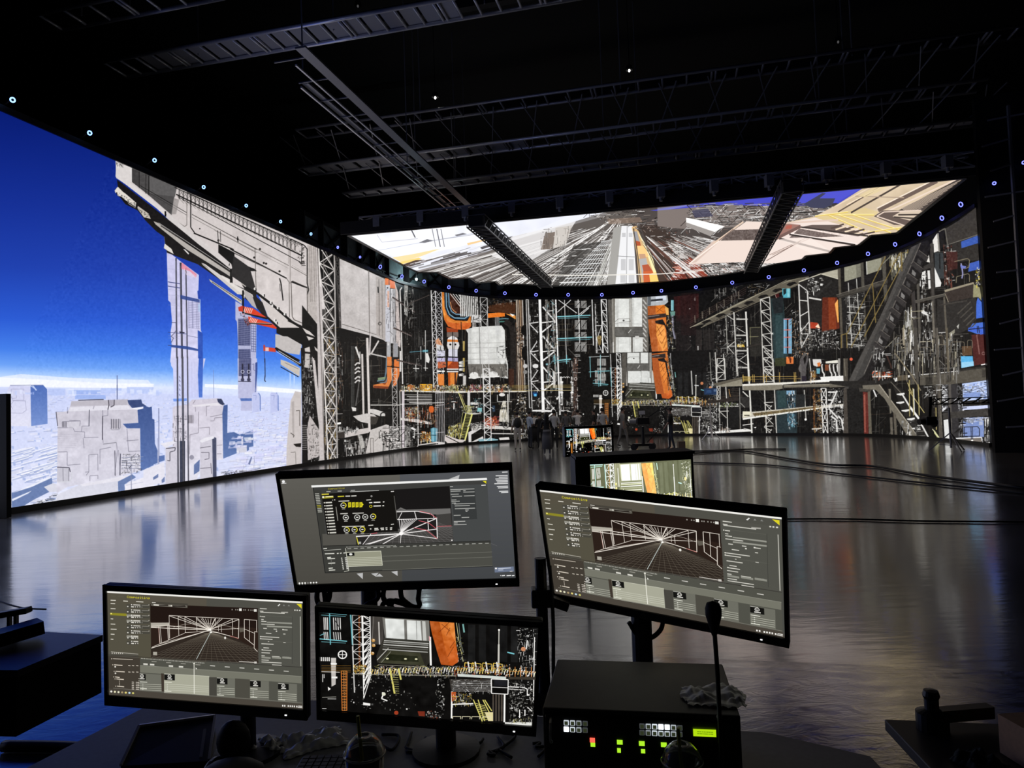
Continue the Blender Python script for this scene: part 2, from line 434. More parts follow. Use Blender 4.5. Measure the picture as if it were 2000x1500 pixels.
 P([(1180,1190),(1452,1090),(1452,1260),(1180,1300)],(232,230,240)); L(1190,1200,1452,1150,3,(170,172,196)); L(1240,1000,1242,1270,8,(130,134,160),.8)
 # second view of the town
 F(280,700,5.77)
 P([(0,530),(95,560),(100,680),(125,690),(130,960),(160,1040),(160,1180),(60,1215),(0,1255)],(62,84,140),1,(92,116,172))
 P([(175,1100),(240,1090),(240,1150),(175,1170)],(92,116,172)); L(174,560,174,1475,8,(104,112,150)); L(160,900,162,1480,4,(130,136,170))
 P([(0,1260),(240,1165),(245,1400),(0,1440)],(226,224,236)); P([(110,1340),(168,1300),(168,1340),(112,1370)],(110,126,170)); P([(205,1370),(240,1330),(240,1390),(208,1405)],(110,126,170))
 L(790,130,793,445,5,(110,118,160),.8)
 # the middle tower
 F(300,480,6.667)
 P([(170,60),(360,210),(590,380),(580,690),(610,700),(615,1100),(635,1150),(640,1520),(215,1520),(235,1290),(220,1130),(240,1000),(220,740),(190,710),(180,400)],(196,194,228),1,(208,206,236))
 P([(585,400),(600,420),(605,690),(578,690)],(30,60,160),0)
 P([(575,1100),(630,1130),(640,1150),(640,1520),(580,1520)],(44,80,176)); P([(570,590),(600,570),(602,680),(580,690)],(30,62,165))
 c.noise([(170,60),(590,380),(640,1520),(215,1520)],5,8,rng)
 for x,x2,wd in ((292,302,18),(352,372,24),(420,440,16)):
  L(x,160+(x-292),x2,1530,wd,(52,52,64)); L(x-4,200+(x-292),x2-4,1530,4,(150,150,170),.8)
 for y in (470,525,1125,1295):
  L(185,y,345 if y < 600 else 440,y+25,9 if y != 1125 else 6,(54,62,110))
 P([(350,640),(600,700),(600,740),(350,690)],(40,62,130),.85); P([(230,1290),(440,1310),(580,1345),(580,1370),(230,1320)],(44,70,140),.9)
 for i in range(16):
  L(455,735+i*22,600,745+i*22,3,(80,84,120))
 for x in (455,500,510,555,575,605):
  L(x,700,x+5,1075,3,(80,84,120) if x < 590 else (100,160,210))
 R(580,760,606,860,(176,206,236),.6)
 P([(365,215),(560,370),(555,420),(470,330),(360,300)],(226,130,150),.85)
 for i in range(7):
  L(400+i*22,300+i*12,430+i*22,380+i*8,6,(232,210,222))
 for y in (300,570,640,770,1170,1200):
  L(190,y,345,y+15,3,(150,152,180),.8)
 L(440,1170,575,1195,4,(60,64,100)); PL([(230,1000),(290,1000),(295,1100),(260,1150),(225,1180),(260,1200),(230,1260)],8,(84,84,110)); P([(335,1115),(405,1125),(400,1140),(340,1135)],(40,40,60))
 F(280,700,5.77)
 P([(305,0),(700,0),(665,160),(665,445),(625,445),(345,455),(335,120),(312,80)],(206,206,238),1,(200,206,244))
 P([(625,0),(675,0),(672,100),(665,440),(625,440),(615,180)],(52,92,188),1,(84,120,206))
 for x in (510,545,580,605):
  L(x,40,x+3,440,3,(170,172,206),.7)
 for y in (200,240,290,340,400):
  L(405,y,415,y+25,8,(90,90,120),.7)
 P([(335,455),(490,450),(490,480),(340,485)],(100,140,226),.8)
 # mid slab in front of it
 P([(330,560),(350,540),(490,520),(550,465),(660,460),(830,450),(890,460),(905,530),(945,545),(945,640),(895,1140),(640,1160),(600,1400),(330,1400),(330,940)],(206,200,214),1,(222,220,232))
 P([(905,530),(950,520),(945,840),(1020,830),(1085,860),(1160,835),(1235,810),(1240,990),(1190,1000),(1050,1070),(900,1130),(890,620)],(66,90,146),1,(96,120,172))
 P([(830,455),(880,455),(905,500),(920,518),(880,530),(840,490)],(52,60,90)); P([(550,530),(830,500),(900,530),(560,545)],(226,222,230))
 c.noise([(330,560),(900,530),(895,1140),(330,1200)],5,10,rng)
 for q in ([(625,600),(620,840),(525,860),(520,1080)],[(630,785),(745,775),(745,860)],[(710,650),(710,540),(750,535)],[(755,705),(795,705),(805,670),(890,665)],[(750,660),(890,630)],[(830,980),(890,975)],[(830,1075),(880,1075)],[(350,680),(480,685)],[(335,825),(480,830)],[(585,470),(560,510)],[(585,545),(590,600)]):
  PL(q,5,(110,104,116),.85)
 R(510,640,555,730,(180,174,184))
 for x in (512,528,545,560):
  L(x,640,x,732,5,(96,92,104))
 c.clutter([(335,640),(490,640),(480,920),(335,940)],50,[(120,112,124),(240,238,244),(80,78,90)],rng,(10,60),(3,7),.7)
 R(1050,980,1165,1060,(206,206,220)); P([(1165,970),(1190,960),(1190,1030),(1168,1050)],(90,112,164)); R(1105,880,1125,970,(216,216,230))
 # low white blocks right of it
 for i in range(260):
  x = rng.uniform(950,1660); y = rng.uniform(560,1280)
  if y > 1430-.12*x: continue
  s = .3+(y-560)/600
  l,h = rng.uniform(16,120)*s,rng.uniform(6,34)*s
  P([(x,y),(x+l,y-l*.08),(x+l,y-l*.08+h),(x,y+h)],(rng.uniform(206,244),)*2+(245,),.6)
  L(x,y+h,x+l,y+h-l*.08,3,(140,142,178),.6)
  if rng.random() < .5: L(x+l,y-l*.08,x+l,y+h,3,(120,124,166),.7)
 P([(1180,1190),(1215,1105),(1225,1120),(1200,1200)],(110,120,160)); L(1250,1100,1245,1240,3,(130,130,160))
 # slim towers in front of everything
 P([(250,1010),(360,985),(365,940),(410,935),(420,1400),(250,1430)],(206,202,214)); P([(410,930),(470,930),(470,1420),(412,1430)],(62,66,84))
 PL([(255,1015),(360,1005),(355,1040),(300,1055),(300,1155),(270,1150)],8,(70,68,80)); P([(190,960),(340,930),(370,950),(250,1010)],(226,224,234))
 P([(640,930),(700,905),(780,900),(785,1390),(640,1400)],(204,200,212)); P([(775,880),(822,895),(825,1370),(785,1390)],(72,76,100)); P([(630,930),(690,895),(790,875),(800,900),(660,950)],(230,228,236))
 for q in ([(640,1010),(760,990)],[(650,1060),(740,1060),(740,1130),(690,1140)],[(760,1180),(770,1300)],[(640,1240),(760,1230)]):
  PL(q,6,(90,86,98))
 P([(475,1220),(635,1130),(640,1300),(480,1400)],(222,220,232)); P([(570,1200),(635,1140),(632,1270),(570,1310)],(100,118,164)); c.O(545,1115,26,(150,148,164))
 c.clutter([(860,1280),(1130,1240),(1120,1290),(880,1330)],40,[(120,118,130),(236,236,242),(90,88,100)],rng,(10,50),(4,9),.3)
 L(1000,1310,1320,1240,6,(110,106,118)); L(850,1180,1600,1090,3,(160,160,184),.8); L(850,1260,1620,1160,3,(160,160,184),.8)
 # guy wires of the platform
 for x,x2,wd in ((383,392,16),(440,455,22),(497,508,13)):
  L(x,-20,x2,1470,wd,(46,46,56) if wd < 20 else (66,66,76)); L(x-3,-20,x2-3,1470,3,(150,150,170),.8)
 # second tower
 F(300,480,6.667)
 P([(1065,720),(1150,770),(1340,1000),(1335,1520),(1100,1520),(1095,1200),(1085,990),(1065,960)],(180,182,214))
 R(1100,950,1262,1300,(60,66,106)); R(1105,1345,1262,1520,(60,66,106))
 for i in range(15):
  L(1100,960+i*24,1262,975+i*24,4,(170,174,206),.8)
  L(1105,1350+i*24,1262,1360+i*24,4,(150,154,190),.8)
 for x in range(1104,1262,20):
  L(x,950,x+2,1520,4,(150,154,190),.7)
 R(1262,1030,1335,1380,(176,180,214))
 for i in range(11):
  L(1270,1045+i*33,1335,1052+i*33,5,(66,74,120))
 for x in (1275,1300,1325):
  L(x,1030,x+2,1380,5,(66,74,120))
 F(280,700,5.77)
 P([(1062,0),(1280,0),(1280,380),(1225,400),(1225,590),(1100,590),(1100,480),(1068,440)],(186,188,220)); R(1075,0,1215,200,(66,70,108))
 for i in range(12):
  L(1075,8+i*17,1215,12+i*17,3,(160,164,200),.8)
 for x in range(1080,1215,18):
  L(x,0,x,200,3,(150,154,190),.6)
 for x in (1118,1188):
  L(x,60,x,240,18,(40,40,60)); c.ring(x,150,18,7,(210,210,230)); c.O(x,240,20,(60,60,84))
 L(1068,258,1215,262,8,(40,40,60)); P([(1090,450),(1222,450),(1222,480),(1100,480)],(84,112,180)); P([(1262,50),(1285,40),(1285,150),(1265,380),(1258,380)],(54,74,140)); R(1225,60,1262,370,(180,182,216)); PL([(1225,70),(1245,60),(1245,130),(1262,140)],6,(110,112,150))
 for x0 in (1228,1430):
  P([(x0,400),(x0+12,385),(x0+76,390),(x0+80,600),(x0+4,610)],(190,196,234)); PL([(x0+70,388),(x0+88,420),(x0+90,590)],9,(86,110,178)); PL([(x0+10,420),(x0+44,415),(x0+40,470)],4,(130,140,190))
 # jib hook
 L(1370,0,1372,190,8,(40,40,60)); PL([(1372,190),(1366,250),(1380,262)],10,(40,40,60))
 for x in (1655,1700):
  L(x,160,x,320,16,(190,214,250),.8)
 # building at the edge of the platform
 P([(1615,1000),(1660,480),(1710,370),(1780,380),(1785,1200),(1610,1225)],(200,192,190)); P([(1670,490),(1700,480),(1700,870),(1680,870)],(176,168,166)); PL([(1720,590),(1760,585),(1762,760)],7,(90,84,80)); PL([(1660,840),(1700,870),(1690,890)],8,(80,74,70)); P([(1690,965),(1780,955),(1775,1000),(1720,995)],(30,26,24)); L(1660,1060,1715,1055,6,(110,104,100)); L(1715,1060,1720,1190,5,(110,104,100))
 # ------------------------------------------------ the ship: hull
 F(200,300,6.667)
 HU = (206,198,196)
 P([(170,75),(700,255),(1600,660),(2010,860),(2010,1520),(1500,1520),(800,800),(340,380),(180,320)],HU)
 P([(385,190),(600,280),(970,440),(930,600),(900,800),(600,540),(385,370)],(74,72,72))
 P([(385,190),(480,232),(480,440),(385,370)],(62,60,60)); P([(610,290),(970,440),(945,560),(610,520)],(92,90,90)); L(480,230,482,450,6,BK); L(605,285,605,545,10,BK); L(565,270,565,520,10,(44,42,42)); L(490,415,1100,770,6,BK); L(490,440,1095,800,4,(40,38,38))
 P([(930,580),(1000,600),(960,790),(900,790)],(140,134,132),.7)
 P([(180,110),(265,150),(350,165),(370,190),(365,370),(310,380),(170,300)],(214,208,206)); L(375,185,378,370,9,(244,242,240)); c.clutter([(180,110),(260,130),(260,180),(180,150)],22,[BK,WH],rng,(8,30),(4,9))
 c.frame(0,0,1)
 # lower right of the hull, read in its own detail
 F(450,440,6.667)
 P([(0,-200),(470,-60),(1430,370),(1440,1330),(1100,1400),(830,1310),(500,1190),(340,860),(200,800),(0,400)],HU); c.noise([(0,0),(470,0),(1420,430),(1430,1330),(400,1330),(0,700)],6,12,rng)
 P([(1120,300),(1000,250),(1010,1300),(1130,1250)],(184,176,172))
 for x in (1030,1050,1085,1110):
  L(x,270,x+15,1000,6,(120,112,108),.8)
 PL([(775,200),(790,180),(960,260),(1000,310),(1000,760),(1020,840),(1000,900)],12,BK); PL([(775,200),(780,640),(775,760)],8,(130,122,118)); L(700,110,755,150,7,BK); PL([(755,150),(760,500)],6,(150,142,138))
 L(0,310,730,690,16,BK); L(0,340,560,600,10,(70,66,64)); PL([(730,690),(765,740),(770,1200)],9,(110,104,100)); L(790,540,1000,660,8,(110,104,100)); L(800,520,1000,640,4,(150,144,140))
 PL([(790,740),(810,725),(1000,810),(1005,1270),(975,1290),(830,1230),(805,1190),(790,740)],10,(86,80,76)); PL([(795,735),(960,800),(1000,810)],18,BK)
 L(320,310,335,860,8,(90,84,80)); L(0,130,760,525,7,(100,94,90)); L(0,170,755,560,4,(140,134,130)); PL([(640,690),(660,760),(685,980)],14,BK); L(645,760,648,860,6,BK)
 for (x,y) in ((95,180),(385,310),(435,490),(465,500),(310,420),(640,600)):
  c.O(x,y,14,(40,36,34))
 c.clutter([(880,280),(950,280),(950,540),(900,540)],16,[(90,84,80),(50,46,44)],rng,(10,40),(6,16),.3)
 # long black lattice gallery along the hull
 F(200,300,6.667)
 for a,b,wd in (((940,440),(2600,1180),9),((960,530),(2600,1330),16),((980,560),(2630,1440),8),((1650,735),(2010,880),14),((1100,500),(2600,1200),5)):
  L(*a, *b,wd,BK)
 for i in range(30):
  t = i/30
  xa,ya = 1000+1560*t,470+700*t
  L(xa,ya,xa,ya+125-10*t,9,BK); L(xa+10,ya+10,xa+46,ya+66,4,(70,66,64)); L(xa+46,ya+10,xa+6,ya+70,4,(70,66,64)); L(xa,ya+110,xa+60,ya+180-20*t,4,(100,94,90))
 PL([(2560,1160),(2600,1190),(2590,1440),(2555,1400)],8,BK)
 PL([(1150,530),(1150,960),(1200,1030)],12,BK); PL([(1100,600),(1100,930),(1070,950),(830,790)],8,(110,104,100)); L(1165,790,2010,1250,8,(70,66,64)); L(1165,830,2010,1290,5,(110,104,100)); L(1460,1000,2000,1290,4,(110,104,100))
 L(1190,1035,1710,1250,16,BK); L(1500,1000,1510,1160,7,BK); L(1535,1010,1540,1150,6,BK); c.O(1268,978,9,BK); c.O(1510,1130,16,(60,56,54)); L(1760,1080,1765,1150,12,BK)
 P([(1510,1180),(1720,1290),(1720,1400),(1980,1500),(2010,1530),(1700,1530),(1680,1440),(1510,1290)],BK)
 # black keel and its bright edges
 P([(190,340),(260,390),(820,830),(1650,1490),(2000,1780),(2020,2020),(1700,1760),(1240,1440),(840,1290),(800,1080),(700,1010),(560,870),(460,740),(300,660),(230,570),(190,540),(165,470),(200,430)],(24,22,22))
 P([(160,480),(200,430),(270,500),(300,520),(440,640),(430,710),(350,660),(250,560),(200,550),(190,500),(170,515)],(222,214,204)); L(240,570,430,700,10,BK); c.clutter([(200,480),(430,640),(430,700),(210,540)],26,[BK,WH],rng,(8,26),(4,8))
 P([(460,680),(600,780),(630,850),(540,830),(460,720)],(196,188,176)); c.clutter([(460,690),(600,790),(600,840),(470,740)],26,[BK,WH,(150,140,120)],rng,(8,26),(4,8))
 P([(170,310),(350,370),(420,420),(830,750),(820,800),(740,740),(300,400)],(216,210,208)); P([(840,770),(1100,980),(1180,1040),(1670,1430),(1660,1490),(1250,1180),(830,830)],(208,202,200)); L(820,750,822,820,20,BK); PL([(1655,1430),(1650,1460)],9,BK)
 P([(665,880),(720,900),(1200,1230),(1700,1560),(1980,1740),(2000,1770),(1900,1760),(1600,1560),(1100,1250),(690,920)],(178,172,166)); L(760,940,1900,1700,9,BK); L(730,900,1880,1660,5,(236,232,228))
 P([(1050,1240),(1080,1250),(1130,1300),(1120,1315)],(226,222,220)); P([(1290,1420),(1340,1440),(1650,1660),(1980,1850),(1980,1880),(1640,1700)],(214,208,204)); P([(810,1170),(900,1240),(930,1310),(840,1260),(800,1230)],(220,214,206)); L(805,1080,815,1170,4,(130,130,170))
 # continuation of the keel (in its own detail)
 F(300,480,6.667)
 P([(620,220),(680,270),(1160,590),(1165,640),(1090,630),(640,250)],(206,200,196)); P([(880,380),(1000,440),(1010,480),(1170,590),(1160,640),(900,420)],(222,216,212)); L(1010,300,1010,480,32,BK); L(1030,290,1025,340,12,WH)
 P([(720,430),(760,455),(1150,710),(1145,760),(1060,700),(740,470)],(196,188,176)); L(760,470,1140,720,6,BK); P([(560,300),(720,440),(1060,720),(1160,780),(1170,640),(980,500),(700,300)],(22,20,20),.0)
 P([(1030,380),(1100,420),(1200,590),(1180,560),(1030,490)],(214,206,204)); P([(1040,130),(1250,280),(1330,560),(1300,600),(1170,500),(1010,390)],(40,38,38)); P([(1190,580),(1280,640),(1350,830),(1280,780),(1170,640)],(176,170,168)); L(1165,580,1165,880,24,BK); L(1180,640,1180,680,10,WH)
 P([(1280,610),(1420,740),(1490,940),(1430,920),(1340,800)],(28,26,26)); P([(1420,740),(1530,800),(2000,1100),(2000,1180),(1800,1080),(1640,1080),(1490,930)],(206,198,194))
 PL([(1200,540),(1350,620),(1560,780),(1800,990),(2000,1110)],30,BK); PL([(1480,930),(1640,1080),(1900,1170)],26,BK); PL([(1750,970),(2000,1090)],26,BK)
 for (x,y) in ((1320,560),(1430,640),(1530,740),(1550,780),(1620,810),(1710,890),(1580,970),(1600,1000)):
  c.O(x,y,18,(226,222,218)); L(x+12,y-10,x+14,y+24,12,BK)
 # orange crane booms
 for oy,pts in ((0,[(1170,790),(1290,810),(1480,940),(1440,940),(1190,870)]),(0,[(1230,920),(1310,940),(1540,1010),(1620,1080),(1600,1085),(1290,1010),(1240,1000)])):
  P(pts,(214,62,34)); L(pts[-1][0],pts[-1][1]+8,pts[2][0],pts[2][1]+12,16,BK); L(pts[-1][0],pts[-1][1]+2,pts[2][0],pts[2][1]+4,6,(206,200,196))
 for x in range(5):
  L(1175+x*22,860+x*5,1200+x*22,795+x*6,9,(240,226,220)); L(1245+x*20,985+x*5,1270+x*20,935+x*6,9,(240,226,220))
 P([(1100,800),(1165,780),(1165,860),(1110,850)],(196,56,34)); c.clutter([(1110,850),(1180,860),(1260,1030),(1210,1030)],30,[(206,60,36),(236,220,216),BK],rng,(8,26),(5,10)); L(1185,880,1500,950,16,BK)
 P([(1430,1290),(1450,1290),(1450,1370),(1430,1370)],(196,60,40)); P([(1450,1315),(1590,1335),(1590,1385),(1450,1370)],(206,66,44)); R(1455,1325,1500,1370,(230,190,186)); L(1440,1375,1445,1520,5,(30,30,46))
 # small hull under the crane
 P([(1585,1150),(1700,1170),(1930,1300),(1900,1420),(1760,1400),(1585,1330)],(190,184,182)); PL([(1630,1200),(1720,1210),(1900,1300)],8,(100,94,92)); L(1720,1210,1720,1370,6,(110,104,100)); L(1585,1330,1900,1500,26,BK); P([(1650,1120),(1720,1140),(1690,1160)],WH)
 c.frame(0,0,1)
 # ------------------------------------------------ industrial interior
 P([(590,596),(625,640),(625,905),(590,910)],BK)
 P([(618,470),(700,510),(840,545),(1000,560),(1330,555),(1480,530),(1640,500),(1960,330),(1960,900),(1200,870),(840,885),(590,916),(590,905),(608,880),(600,640),(640,640)],BK)
 DIM = [(70,68,64),(96,92,86),(48,46,44),(120,116,108),(76,62,50)]
 for q,n in (([(760,585),(1330,585),(1330,850),(760,875)],700),([(1330,590),(1640,540),(1640,848),(1330,850)],420),([(1640,540),(1900,430),(1930,865),(1640,848)],380),([(665,650),(760,670),(760,880),(665,895)],120)):
  c.clutter(q,n,DIM,rng,(4,46),(.6,1.5),.72,.12)
 # hull wall right of the first mast
 P([(663,505),(720,530),(752,545),(752,665),(722,655),(663,640)],(200,194,192),1,(190,184,182)); c.noise([(663,505),(752,545),(752,665),(663,640)],7,14,rng)
 L(720,528,722,655,1.6,(120,114,110)); L(668,633,736,654,1,(90,84,80)); P([(734,540),(752,545),(754,668),(735,655)],(176,168,164)); L(740,545,741,655,1,(100,94,90)); L(746,548,747,660,1,(110,104,100)); L(738,560,739,572,2,BK); c.ring(742,632,3,1,BK)
 F(540,640,5.557)
 # support under the hull
 P([(0,60),(270,180),(300,210),(450,240),(450,60),(400,0),(0,0)],BK); P([(0,30),(30,20),(300,120),(420,100),(360,60),(140,0),(0,0)],(176,168,166),.0)
 for q in ([(140,0),(240,50),(180,20)],[(280,0),(360,40),(420,100),(320,60)],[(325,90),(410,115),(350,140)]):
  P(q,(206,198,194))
 P([(5,90),(120,95),(275,185),(250,260),(110,250),(0,200)],(190,184,182)); L(0,230,270,410,30,BK); L(20,250,260,395,6,WH); L(0,260,240,400,4,WH)
 P([(45,345),(120,370),(255,440),(250,530),(45,400)],(196,188,180)); L(45,425,240,535,8,BK); L(90,380,240,450,4,(100,94,90))
 P([(265,220),(450,240),(450,1000),(340,1050),(320,1480),(290,1480),(270,500)],(20,18,18))
 P([(305,225),(360,205),(368,265),(310,260)],(200,192,188)); P([(310,280),(365,285),(360,440),(305,430)],(190,184,180)); P([(410,200),(450,240),(455,270),(420,240)],(200,192,188))
 c.clutter([(275,300),(400,300),(400,1000),(285,1000)],90,[WH,(190,186,180),(120,116,112)],rng,(10,60),(4,10),.8)
 P([(385,310),(420,360),(500,1150),(470,1150),(440,900)],(200,192,190)); P([(360,950),(470,1120),(500,1220),(460,1400),(340,1440),(330,1100)],(186,178,176)); c.clutter([(340,1000),(480,1150),(470,1440),(330,1450)],60,[BK,WH,(110,104,100)],rng,(10,60),(3,8),.6)
 for i in range(14):
  L(270,1060+i*20,330,1062+i*20,5,(206,200,196),.8)
 P([(0,710),(15,720),(15,880),(0,880)],(180,188,230))
 # mast one
 P([(470,-200),(640,-200),(655,1430),(490,1440)],(34,32,30),.8)
 c.clutter([(500,0),(630,0),(650,1420),(520,1430)],150,[(190,184,178),(120,116,112),(206,170,90),(150,110,60),WH],rng,(20,110),(5,10),.6,.2)
 c.frame(0,0,1)
 c.lat((622,478),(641,905),(653,494),(659,900),12,1.9,(226,220,216), 'X',2.4)
 c.lat((630,480),(648,905),(653,494),(659,900),12,1.2,(150,144,140), 'X',1.0)
 P([(618,560),(628,560),(634,900),(624,905)],(196,188,186)); L(620,480,634,900,1.2,(90,84,80)); c.lat((654,495),(664,640),(662,500),(666,640),8,1.3,(70,66,64), 'X',1.4)
 F(540,640,5.557)
 # dark bay
 c.clutter([(660,100),(720,200),(720,800),(670,780)],60,[(150,146,140),WH,(120,80,60)],rng,(10,90),(3,7),.9)
 for x,g in ((810,60),(830,50)):
  R(x,200,x+16,880,(g,g,g-2))
 L(910,500,860,850,14,(90,88,86)); PL([(860,205),(885,280),(905,330)],20,(220,216,212)); PL([(905,260),(905,380)],12,(190,186,182))
 for y in (380,430,470,530,570):
  PL([(850,y+30),(880,y),(910,y+10)],16,(206,202,198))
 P([(815,860),(865,870),(865,905),(825,905)],(220,216,212)); L(930,285,945,960,22,(206,198,194)); L(985,110,1010,1130,26,(214,206,202)); L(1020,60,1010,300,18,(196,188,186)); L(1110,140,1030,280,18,(206,200,196)); L(1010,280,1190,320,16,(190,186,182))
 P([(830,960),(980,930),(1060,940),(1100,980),(1000,1040),(900,1020)],(200,194,190)); L(840,990,940,1040,10,BK); P([(1010,880),(1070,885),(1180,920),(1180,960),(1120,960),(1010,920)],(206,202,198)); c.ring(1160,950,30,12,BK); P([(1020,960),(1110,970),(1080,1050),(1020,1050)],(60,56,52)); L(930,1040,940,1090,8,(150,146,142)); R(1020,835,1335,845,(200,196,190)); L(1040,800,1250,810,4,(90,86,80)); L(1110,770,1110,840,5,(120,116,110))
 P([(660,1030),(700,1025),(700,1045),(660,1050)],WH); P([(740,1130),(1000,1085),(1005,1140),(740,1195)],(200,192,188)); c.clutter([(660,1070),(880,1070),(880,1120),(660,1130)],30,[WH,(150,146,142)],rng,(20,50),(8,18),.9); P([(660,1140),(735,1130),(735,1200),(665,1200)],(54,48,44))
 P([(1020,1110),(1190,1050),(1330,1090),(1340,1320),(1200,1350),(960,1395),(990,1250)],(196,190,186)); c.clutter([(1100,1080),(1330,1080),(1330,1300),(1150,1300)],60,[BK,BK,(120,114,110),WH],rng,(20,110),(4,12),.25)
 c.clutter([(720,1200),(990,1180),(980,1390),(730,1420)],50,[WH,(190,184,180),(150,144,140)],rng,(20,110),(6,18),.9); P([(880,1160),(930,1170),(960,1300),(920,1320)],(200,196,190),.8)
 L(1020,1200,1022,1370,5,(90,84,80)); L(1050,1200,1052,1370,5,(90,84,80)); L(1022,1200,1050,1200,5,(90,84,80))
 # first orange pipe pair
 R(1195,-60,1240,320,(170,168,170)); R(1265,-60,1320,320,(150,148,150)); R(1205,-60,1222,320,(210,208,208)); c.clutter([(1190,-20),(1330,-20),(1330,320),(1190,320)],40,[(80,78,76),WH,(120,116,112)],rng,(10,60),(4,8),.6)
 OR = (212,124,64)
 P([(1195,315),(1250,315),(1255,560),(1220,640),(1050,650),(1050,620),(1160,600),(1200,560)],OR); P([(1195,315),(1212,315),(1214,560),(1180,620),(1150,610),(1198,560)],(140,70,34))
 P([(1275,350),(1330,340),(1335,500),(1300,620),(1265,640)],(220,120,64)); P([(1275,350),(1292,348),(1292,560),(1270,620)],(160,80,40)); L(1200,410,1330,430,8,BK); PL([(1195,320),(1190,480),(1170,570),(1090,580)],14,(90,120,140)); PL([(1120,600),(1190,590),(1205,520),(1208,420)],8,(110,140,160)); P([(1100,545),(1190,530),(1180,560),(1100,575)],(120,140,110)); P([(1055,630),(1220,640),(1210,665),(1060,655)],(120,56,30))
 c.frame(0,0,1)
 F(740,540,6.667)
 P([(80,20),(130,30),(130,110),(80,110)],(222,112,40)); P([(135,40),(210,70),(215,160),(140,150)],(216,104,40))
 R(85,110,145,850,(196,196,204)); R(110,190,135,400,(216,170,150)); c.O(113,148,9,BK); R(150,160,215,870,(164,162,164)); R(155,160,180,870,(200,198,200)); P([(205,70),(250,200),(285,840),(280,930),(225,880),(215,160)],(196,184,180)); c.clutter([(90,160),(280,200),(280,900),(90,1000)],60,[(90,88,90),WH,(130,126,126)],rng,(10,80),(3,8),.75)
 PL([(300,140),(275,180),(285,400),(310,1400)],16,(220,216,212)); R(270,970,290,1240,(226,222,218)); R(110,900,155,1050,(170,170,172)); R(195,870,245,1050,(150,150,154))
 P([(105,1050),(155,1045),(160,1300),(110,1400),(105,1180)],OR); P([(200,1080),(262,1080),(262,1300),(200,1400)],(222,120,56)); L(105,1170,265,1185,10,BK)
 for (x0,y0,x1,y1) in ((175,270,470,465),(190,670,430,775),(230,1090,560,1160)):
  L(x0,y0,x1,y1,20,(58,48,46)); L(x0,y0+6,x1,y1+4,5,(130,120,116))
 P([(330,110),(380,120),(375,540),(330,480)],(150,148,144)); c.clutter([(320,110),(450,130),(450,600),(330,600)],80,[WH,(160,156,150),BK,(110,106,100)],rng,(10,90),(5,14),.8)
 for x in range(460,680,22):
  R(x,200,x+8,1300,(rng.integers(30,60),)*3,.7)
 L(380,360,660,240,10,(70,62,58)); c.clutter([(340,640),(640,640),(640,1300),(340,1300)],70,[(80,76,72),(180,178,172),(100,96,92)],rng,(10,110),(3,8),.85)
 L(605,700,608,1230,9,(220,218,214)); L(545,910,548,1080,7,WH); P([(610,1000),(640,1000),(665,1080),(650,1130),(615,1110)],(220,218,214)); L(400,985,640,965,6,(110,180,200)); R(570,955,640,985,(120,190,206),.7); L(445,1195,525,1200,9,WH); L(480,1150,483,1240,8,WH); L(580,1190,640,1195,8,WH)
 # masts two
 c.lat((680,180),(715,1500),(735,180),(765,1500),16,7,(226,224,222), 'Z',12); c.lat((735,180),(765,1500),(815,200),(845,1500),15,6,(206,204,206), 'X',9)
 # second orange pipe, big elbow
 P([(840,180),(940,220),(1120,420),(1120,480),(1000,500),(950,460),(930,330)],(60,32,22))
 P([(820,170),(865,200),(875,420),(930,540),(990,570),(1150,580),(1195,500),(1200,640),(1160,690),(1010,690),(900,650),(850,560),(825,420)],(214,124,50)); P([(840,520),(900,590),(1000,610),(1190,600),(1200,650),(1160,690),(1010,690),(900,650)],(200,92,40),.8); P([(820,280),(850,300),(860,540),(840,500)],(240,150,60),.8)
 c.noise([(820,170),(1200,500),(1160,690),(850,560)],12,4,rng)
 PL([(865,200),(872,400),(910,500),(980,540),(1120,550),(1165,520),(1190,480)],32,(30,44,60)); PL([(875,200),(882,400),(918,492),(985,540),(1120,545),(1180,500)],13,(130,170,190)); PL([(905,210),(912,380),(945,460),(1000,495),(1110,500),(1140,460)],22,(36,56,76)); PL([(908,210),(916,380),(948,456),(1003,490),(1110,495),(1150,450)],9,(140,180,200)); PL([(930,330),(945,410),(985,455),(1010,470)],10,(220,150,100))
 for i in range(4):
  L(930+i*34,225,1090+i*14,430-i*20,9,(226,224,220))
 c.O(1010,520,12,BK); L(1070,590,1075,690,9,BK); L(1005,600,1008,690,6,(130,60,24))
 # white pipes above the vessel
 for x in range(1060,1300,24):
  L(x,235,x+8,520,15,(226,224,220)); L(x+11,235,x+19,520,6,(50,48,46))
 R(1200,500,1330,600,(206,204,202)); R(1215,590,1265,680,(130,126,122)); c.clutter([(1200,240),(1420,280),(1420,680),(1200,680)],60,[WH,(70,68,66),BK],rng,(10,70),(5,12),.6)
 # orange column
 P([(880,660),(1030,690),(1030,730),(885,730)],(150,62,30)); R(885,725,1035,790,(112,100,94)); P([(900,800),(960,770),(1020,800),(1030,830),(890,830)],(224,222,222)); P([(890,820),(1030,825),(1030,860),(890,860)],(216,122,52)); P([(890,850),(1040,855),(1050,900),(1030,950),(900,945),(885,900)],(214,210,208)); c.O(930,885,13,BK); c.O(995,885,13,BK)
